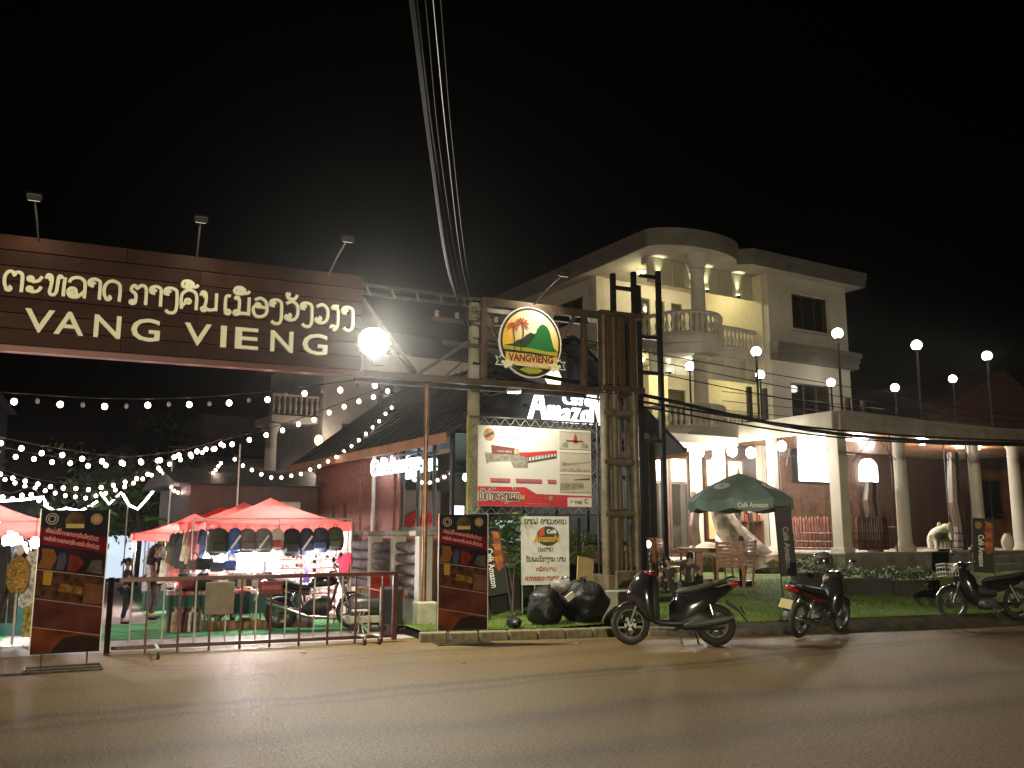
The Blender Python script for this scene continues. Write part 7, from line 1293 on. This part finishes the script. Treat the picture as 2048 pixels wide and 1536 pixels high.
# driftwood, boulder, carved post
dw = thing('driftwood_stump', 'huge weathered driftwood stump leaning behind the umbrella', 'driftwood', V(-1.5, 1.9, .55), VR); g = MB()
g.path([(0, -.5, -.1), (.05, -.2, .3), (0, .2, .8), (-.1, .65, 1.3), (-.12, .95, 1.9)], [.5, .46, .4, .34, .2], 18); g.path([(0, -.4, .1), (.2, -.9, .35), (.3, -1.2, .25)], [.36, .26, .1], 10); g.path([(0, .1, .5), (.3, .3, .3), (.4, .5, 0)], [.3, .2, .12], 8); rr_ = random.Random(2)
g.v = [(x * (1 + .22 * math.sin(7 * math.atan2(y, x) + z * 3)) + .07 * math.sin(z * 9 + y * 7), y + .1 * math.sin(z * 6 + x * 13) + .05 * math.sin(z * 19), z + .08 * math.sin(x * 12 + y * 9)) for x, y, z in g.v]; g.obj('wood', mat('driftwood', (.24, .19, .13), .85, var=.5, scale=4, bump=1., bscale=9), dw, True)
bo_ = thing('boulder', 'rounded tan boulder at the foot of the porch steps', 'boulder', V(-1.9, 3.1, .5), VR); g = MB(); g.ell((0, 0, .4), (.5, .62, .5), 20, 14); g.v = [(x * (1 + .1 * math.sin(5 * y + 3 * z)), y * (1 + .08 * math.sin(6 * x)), z * (1 + .06 * math.sin(7 * x + 2 * y))) for x, y, z in g.v]; g.obj('stone', mat('boulder_stone', (.26, .22, .16), .9, var=.3, scale=3, bump=.6, bscale=14), bo_, True)
cp = thing('carved_post', 'dark rough timber post standing before the first porch pillar', 'post', V(-1.2, 4.3, .7), VR); g = MB(); g.path([(0, 0, 0), (.03, 0, .6), (-.03, .02, 1.2), (.04, 0, 1.8), (.02, 0, 2.15), (0, 0, 2.22)], [.17, .14, .16, .13, .15, .08], 9); g.obj('timber', MDOOR, cp)
# planters with clipped hedges
for i, (x, y, lb) in enumerate(((13.9, 15.25, 'dark box planter with low hedge behind the helmet bike'), (14.5, 14.55, 'dark box planter with low hedge in the middle of the lawn'), (15.55, 14.25, 'dark box planter with low hedge nearest the porch steps'))):
    t = thing('hedge_planter', lb, 'planter', (x, y, lawn_z(x, y) - .04), R(-15), 'box planters on the lawn'); ab('box', mat('planter_dark', (.04, .037, .034), .8, var=.2), t, (-.5, .5, -.2, .2, 0, .36), bevel=.01); foliage(((0, 0, .44), (.72, .28, .16)), 900, .07, t, 'hedge', 40 + i)
flag('grey Café Amazon flag banner standing right of the umbrella', at_lawn(12.44, 14.4), R(-18), .3, 1.35, R(-3), True, False); flag('dark Café Amazon flag with orange feathers near the porch steps', at_lawn(17.75, 14.3), R(-30), .42, 1.15, R(3))
bs = thing('water_basin', 'shallow olive basin standing on the path by the planters', 'basin', at_lawn(17.05, 14.75)); g = MB(); g.lathe([(0, 0), (.22, 0), (.34, .22), (.38, .24), (.36, .26), (.3, .2), (0, .06)], 22); g.obj('bowl', mat('basin_olive', (.13, .13, .06), .6, var=.2), bs, True)
# white elephant statue
el = thing('elephant_statue', 'white elephant statue standing on the porch edge', 'statue', V(4.15, .0, PF), VR); ab('plinth', MTRIM, el, (-.46, .5, -.22, .22, 0, .06), bevel=.01)
ch = [[((-.28, 0, .46), (.17, .17)), ((-.1, 0, .48), (.21, .21)), ((.1, 0, .5), (.19, .19)), ((.24, 0, .6), (.13, .13)), ((.36, 0, .7), (.14, .14)), ((.47, 0, .62), .075), ((.52, 0, .5), .05), ((.52, 0, .38), .04), ((.56, 0, .3), .03)], [((-.28, 0, .46), (.17, .17)), ((-.44, 0, .46), .03), ((-.47, 0, .3), .02)]]
for sy in (-.1, .1): ch.append([((-.28, 0, .46), (.17, .17)), ((-.3, sy, .3), .095), ((-.3, sy, .12), .075), ((-.3, sy, .06), .08)]); ch.append([((.1, 0, .5), (.19, .19)), ((.16, sy, .3), .09), ((.17, sy, .12), .072), ((.17, sy, .06), .08)])
skinned('body', mat('statue_white', (.68, .64, .52), .5, var=.06), el, ch)
for sy in (-1, 1): g = MB(); g.ell((.28, sy * .17, .7), (.1, .03, .13), 14, 8, T=None); g.obj('ear', MATS['statue_white'], el, True); g = MB(); g.path([(.45, sy * .06, .56), (.54, sy * .07, .5), (.6, sy * .07, .52)], [.018, .014, .006], 6); g.obj('tusk', MATS['statue_white'], el, True)
pj = thing('white_jar', 'round white jar standing by the last porch column', 'jar', V(7.0, -.3, PF - .02), VR); g = MB(); g.lathe([(0, 0), (.1, 0), (.17, .16), (.18, .3), (.12, .45), (.08, .48), (.1, .52), (0, .52)], 16); g.obj('jar', MATS['statue_white'], pj, True)
# porch fence panels, grilles
def slat_panel(label, a, b, w_, h_, rz, m):
    t = thing('slat_fence', label, 'fence', V(a, b, PF), VR + rz, 'slat fence panels on the porch'); k = int(w_ / .1)
    for i in range(k): ab('slat', m, t, (i * .1 + .008, i * .1 + .088, 0, .022, .05, h_ + .03 * (i % 2)), bevel=.004)
    for z in (.15, h_ - .12): ab('rail', m, t, (0, w_, .023, .05, z, z + .06))
MRW = mat('red_timber', (.2, .055, .03), .5, var=.3, scale=6); slat_panel('reddish timber slat panel left of the corner pillar', .05, 1.75, 1.3, .92, R(-90), MRW); slat_panel('brown timber slat panel right of the corner pillar', .75, .1, 1.4, .92, 0, MBROWN)
def grille(label, a, b, w_, h_, rz, seed):
    t = thing('iron_grille', label, 'grille', V(a, b, PF), VR + rz, 'black iron grilles on the porch'); r_ = random.Random(seed)
    for x in (0, w_): g = MB(); g.tube((x, 0, 0), (x, 0, h_), .02, 6); g.obj('stile', MBLK, t)
    for z in (.1, .28, .5, h_ * .8, h_): g = MB(); g.tube((0, 0, z), (w_, 0, z), .014, 5); g.obj('rail', MBLK, t)
    for i in range(int(w_ / .16)): x = .12 + i * .16; g = MB(); top = r_.uniform(.7, 1.6); g.path([(x, 0, .1), (x + r_.uniform(-.05, .05), 0, top * .6), (x + r_.uniform(-.12, .12), 0, top)], .009, 5); g.obj('bar', MBLK, t)
    for i in range(3): x = r_.uniform(.1, w_ - .1); g = MB(); g.path([(x, 0, h_), (x + .3 * r_.choice((-1, 1)), 0, h_ - .3), (x + .45 * r_.choice((-1, 1)), 0, h_ - .9)], .009, 5); g.obj('scroll', MBLK, t)
grille('tall iron grille on the porch side left of the corner pillar', .0, 2.05, 1.75, 3.3, R(-90), 1); grille('tall iron grille between the corner pillar and the first column', .35, .02, 1.9, 3.3, 0, 2); grille('tall iron grille left of the third column', 4.75, .05, 1.1, 3.3, 0, 3)
for i, (a, b, lb) in enumerate(((1.75, .35, 'dark rough timber trunk beside the first round column'), (5.55, .3, 'dark rough timber trunk left of the third column'))):
    t = thing('tree_stump', lb, 'stump', V(a, b, PF), VR, 'rough trunks on the porch'); g = MB(); g.path([(0, 0, 0), (.04, 0, .7), (-.04, .03, 1.4), (.02, 0, 1.9 + i)], [.22, .19, .2, .16], 10); g.obj('trunk', MDOOR, t)
# porch shop interior bits
sh = thing('goods_shelf', 'timber shelf of red and dark goods behind the umbrella pole', 'shelf', V(1.6, 4.9, PF), VR); ab('frame', MBROWN, sh, (-.7, .7, 0, .35, .02, .06), (-.7, .7, 0, .35, .86, .9), (-.7, -.64, 0, .35, .06, .86), (.64, .7, 0, .35, .06, .86), (-.03, .03, 0, .35, .06, .86))
for i in range(7): ab('package', mat(('pack_red', 'pack_dark', 'pack_tan')[i % 3], ((.3, .04, .05), (.03, .03, .04), (.3, .2, .1))[i % 3], .6, var=.2), sh, (-.62 + i * .18, -.48 + i * .18, .05, .3, .902, 1.1 + .06 * (i % 3)), bevel=.01)
for i, (a, b, lb) in enumerate(((3.4, 3.4, 'dark cafe table under the porch behind the first column'), (6.8, 3.2, 'dark cafe table under the porch behind the third column'))):
    t = thing('cafe_table', lb, 'table', V(a, b, PF), VR, 'cafe tables under the porch'); g = MB(); g.lathe([(0, .7), (.4, .7), (.4, .74), (0, .74)], 20); g.obj('top', MBROWN, t); g = MB(); g.lathe([(.2, 0), (.2, .03), (.04, .06), (.04, .7)], 12); g.obj('pedestal', MBLK, t)
gl = thing('table_lamp', 'small bright lamp on the garden table beside the gate tower', 'lamp', (10.95, 17.2, .62)); g = MB(); g.lathe([(0, 0), (.1, 0), (.1, .02), (.015, .04), (.015, .72), (0, .72)], 12); g.obj('stem', MBLK, gl, True); g = MB(); g.ell((0, 0, .8), (.06, .06, .08), 12, 8); g.obj('globe', emat('table_glow', (1, .9, .75), 12), gl, True)
# ================================================================ AIR: thin evening haze that carries the lamp glow
hz = MB(); hz.bx(-60, 75, -20, 75, -2.2, 16)
hm = bpy.data.materials.new('haze'); hm.use_nodes = True; nt, N, L = nodes_of(hm); N.remove(N['Principled BSDF']); pv = N.new('ShaderNodeVolumePrincipled'); pv.inputs['Density'].default_value = .00045; pv.inputs['Color'].default_value = (.9, .9, .92, 1); pv.inputs['Anisotropy'].default_value = .93; L.new(pv.outputs[0], N['Material Output'].inputs['Volume'])
tag(hz.obj('haze', hm), 'thin night haze glowing round the lamps', 'haze', kind='stuff')
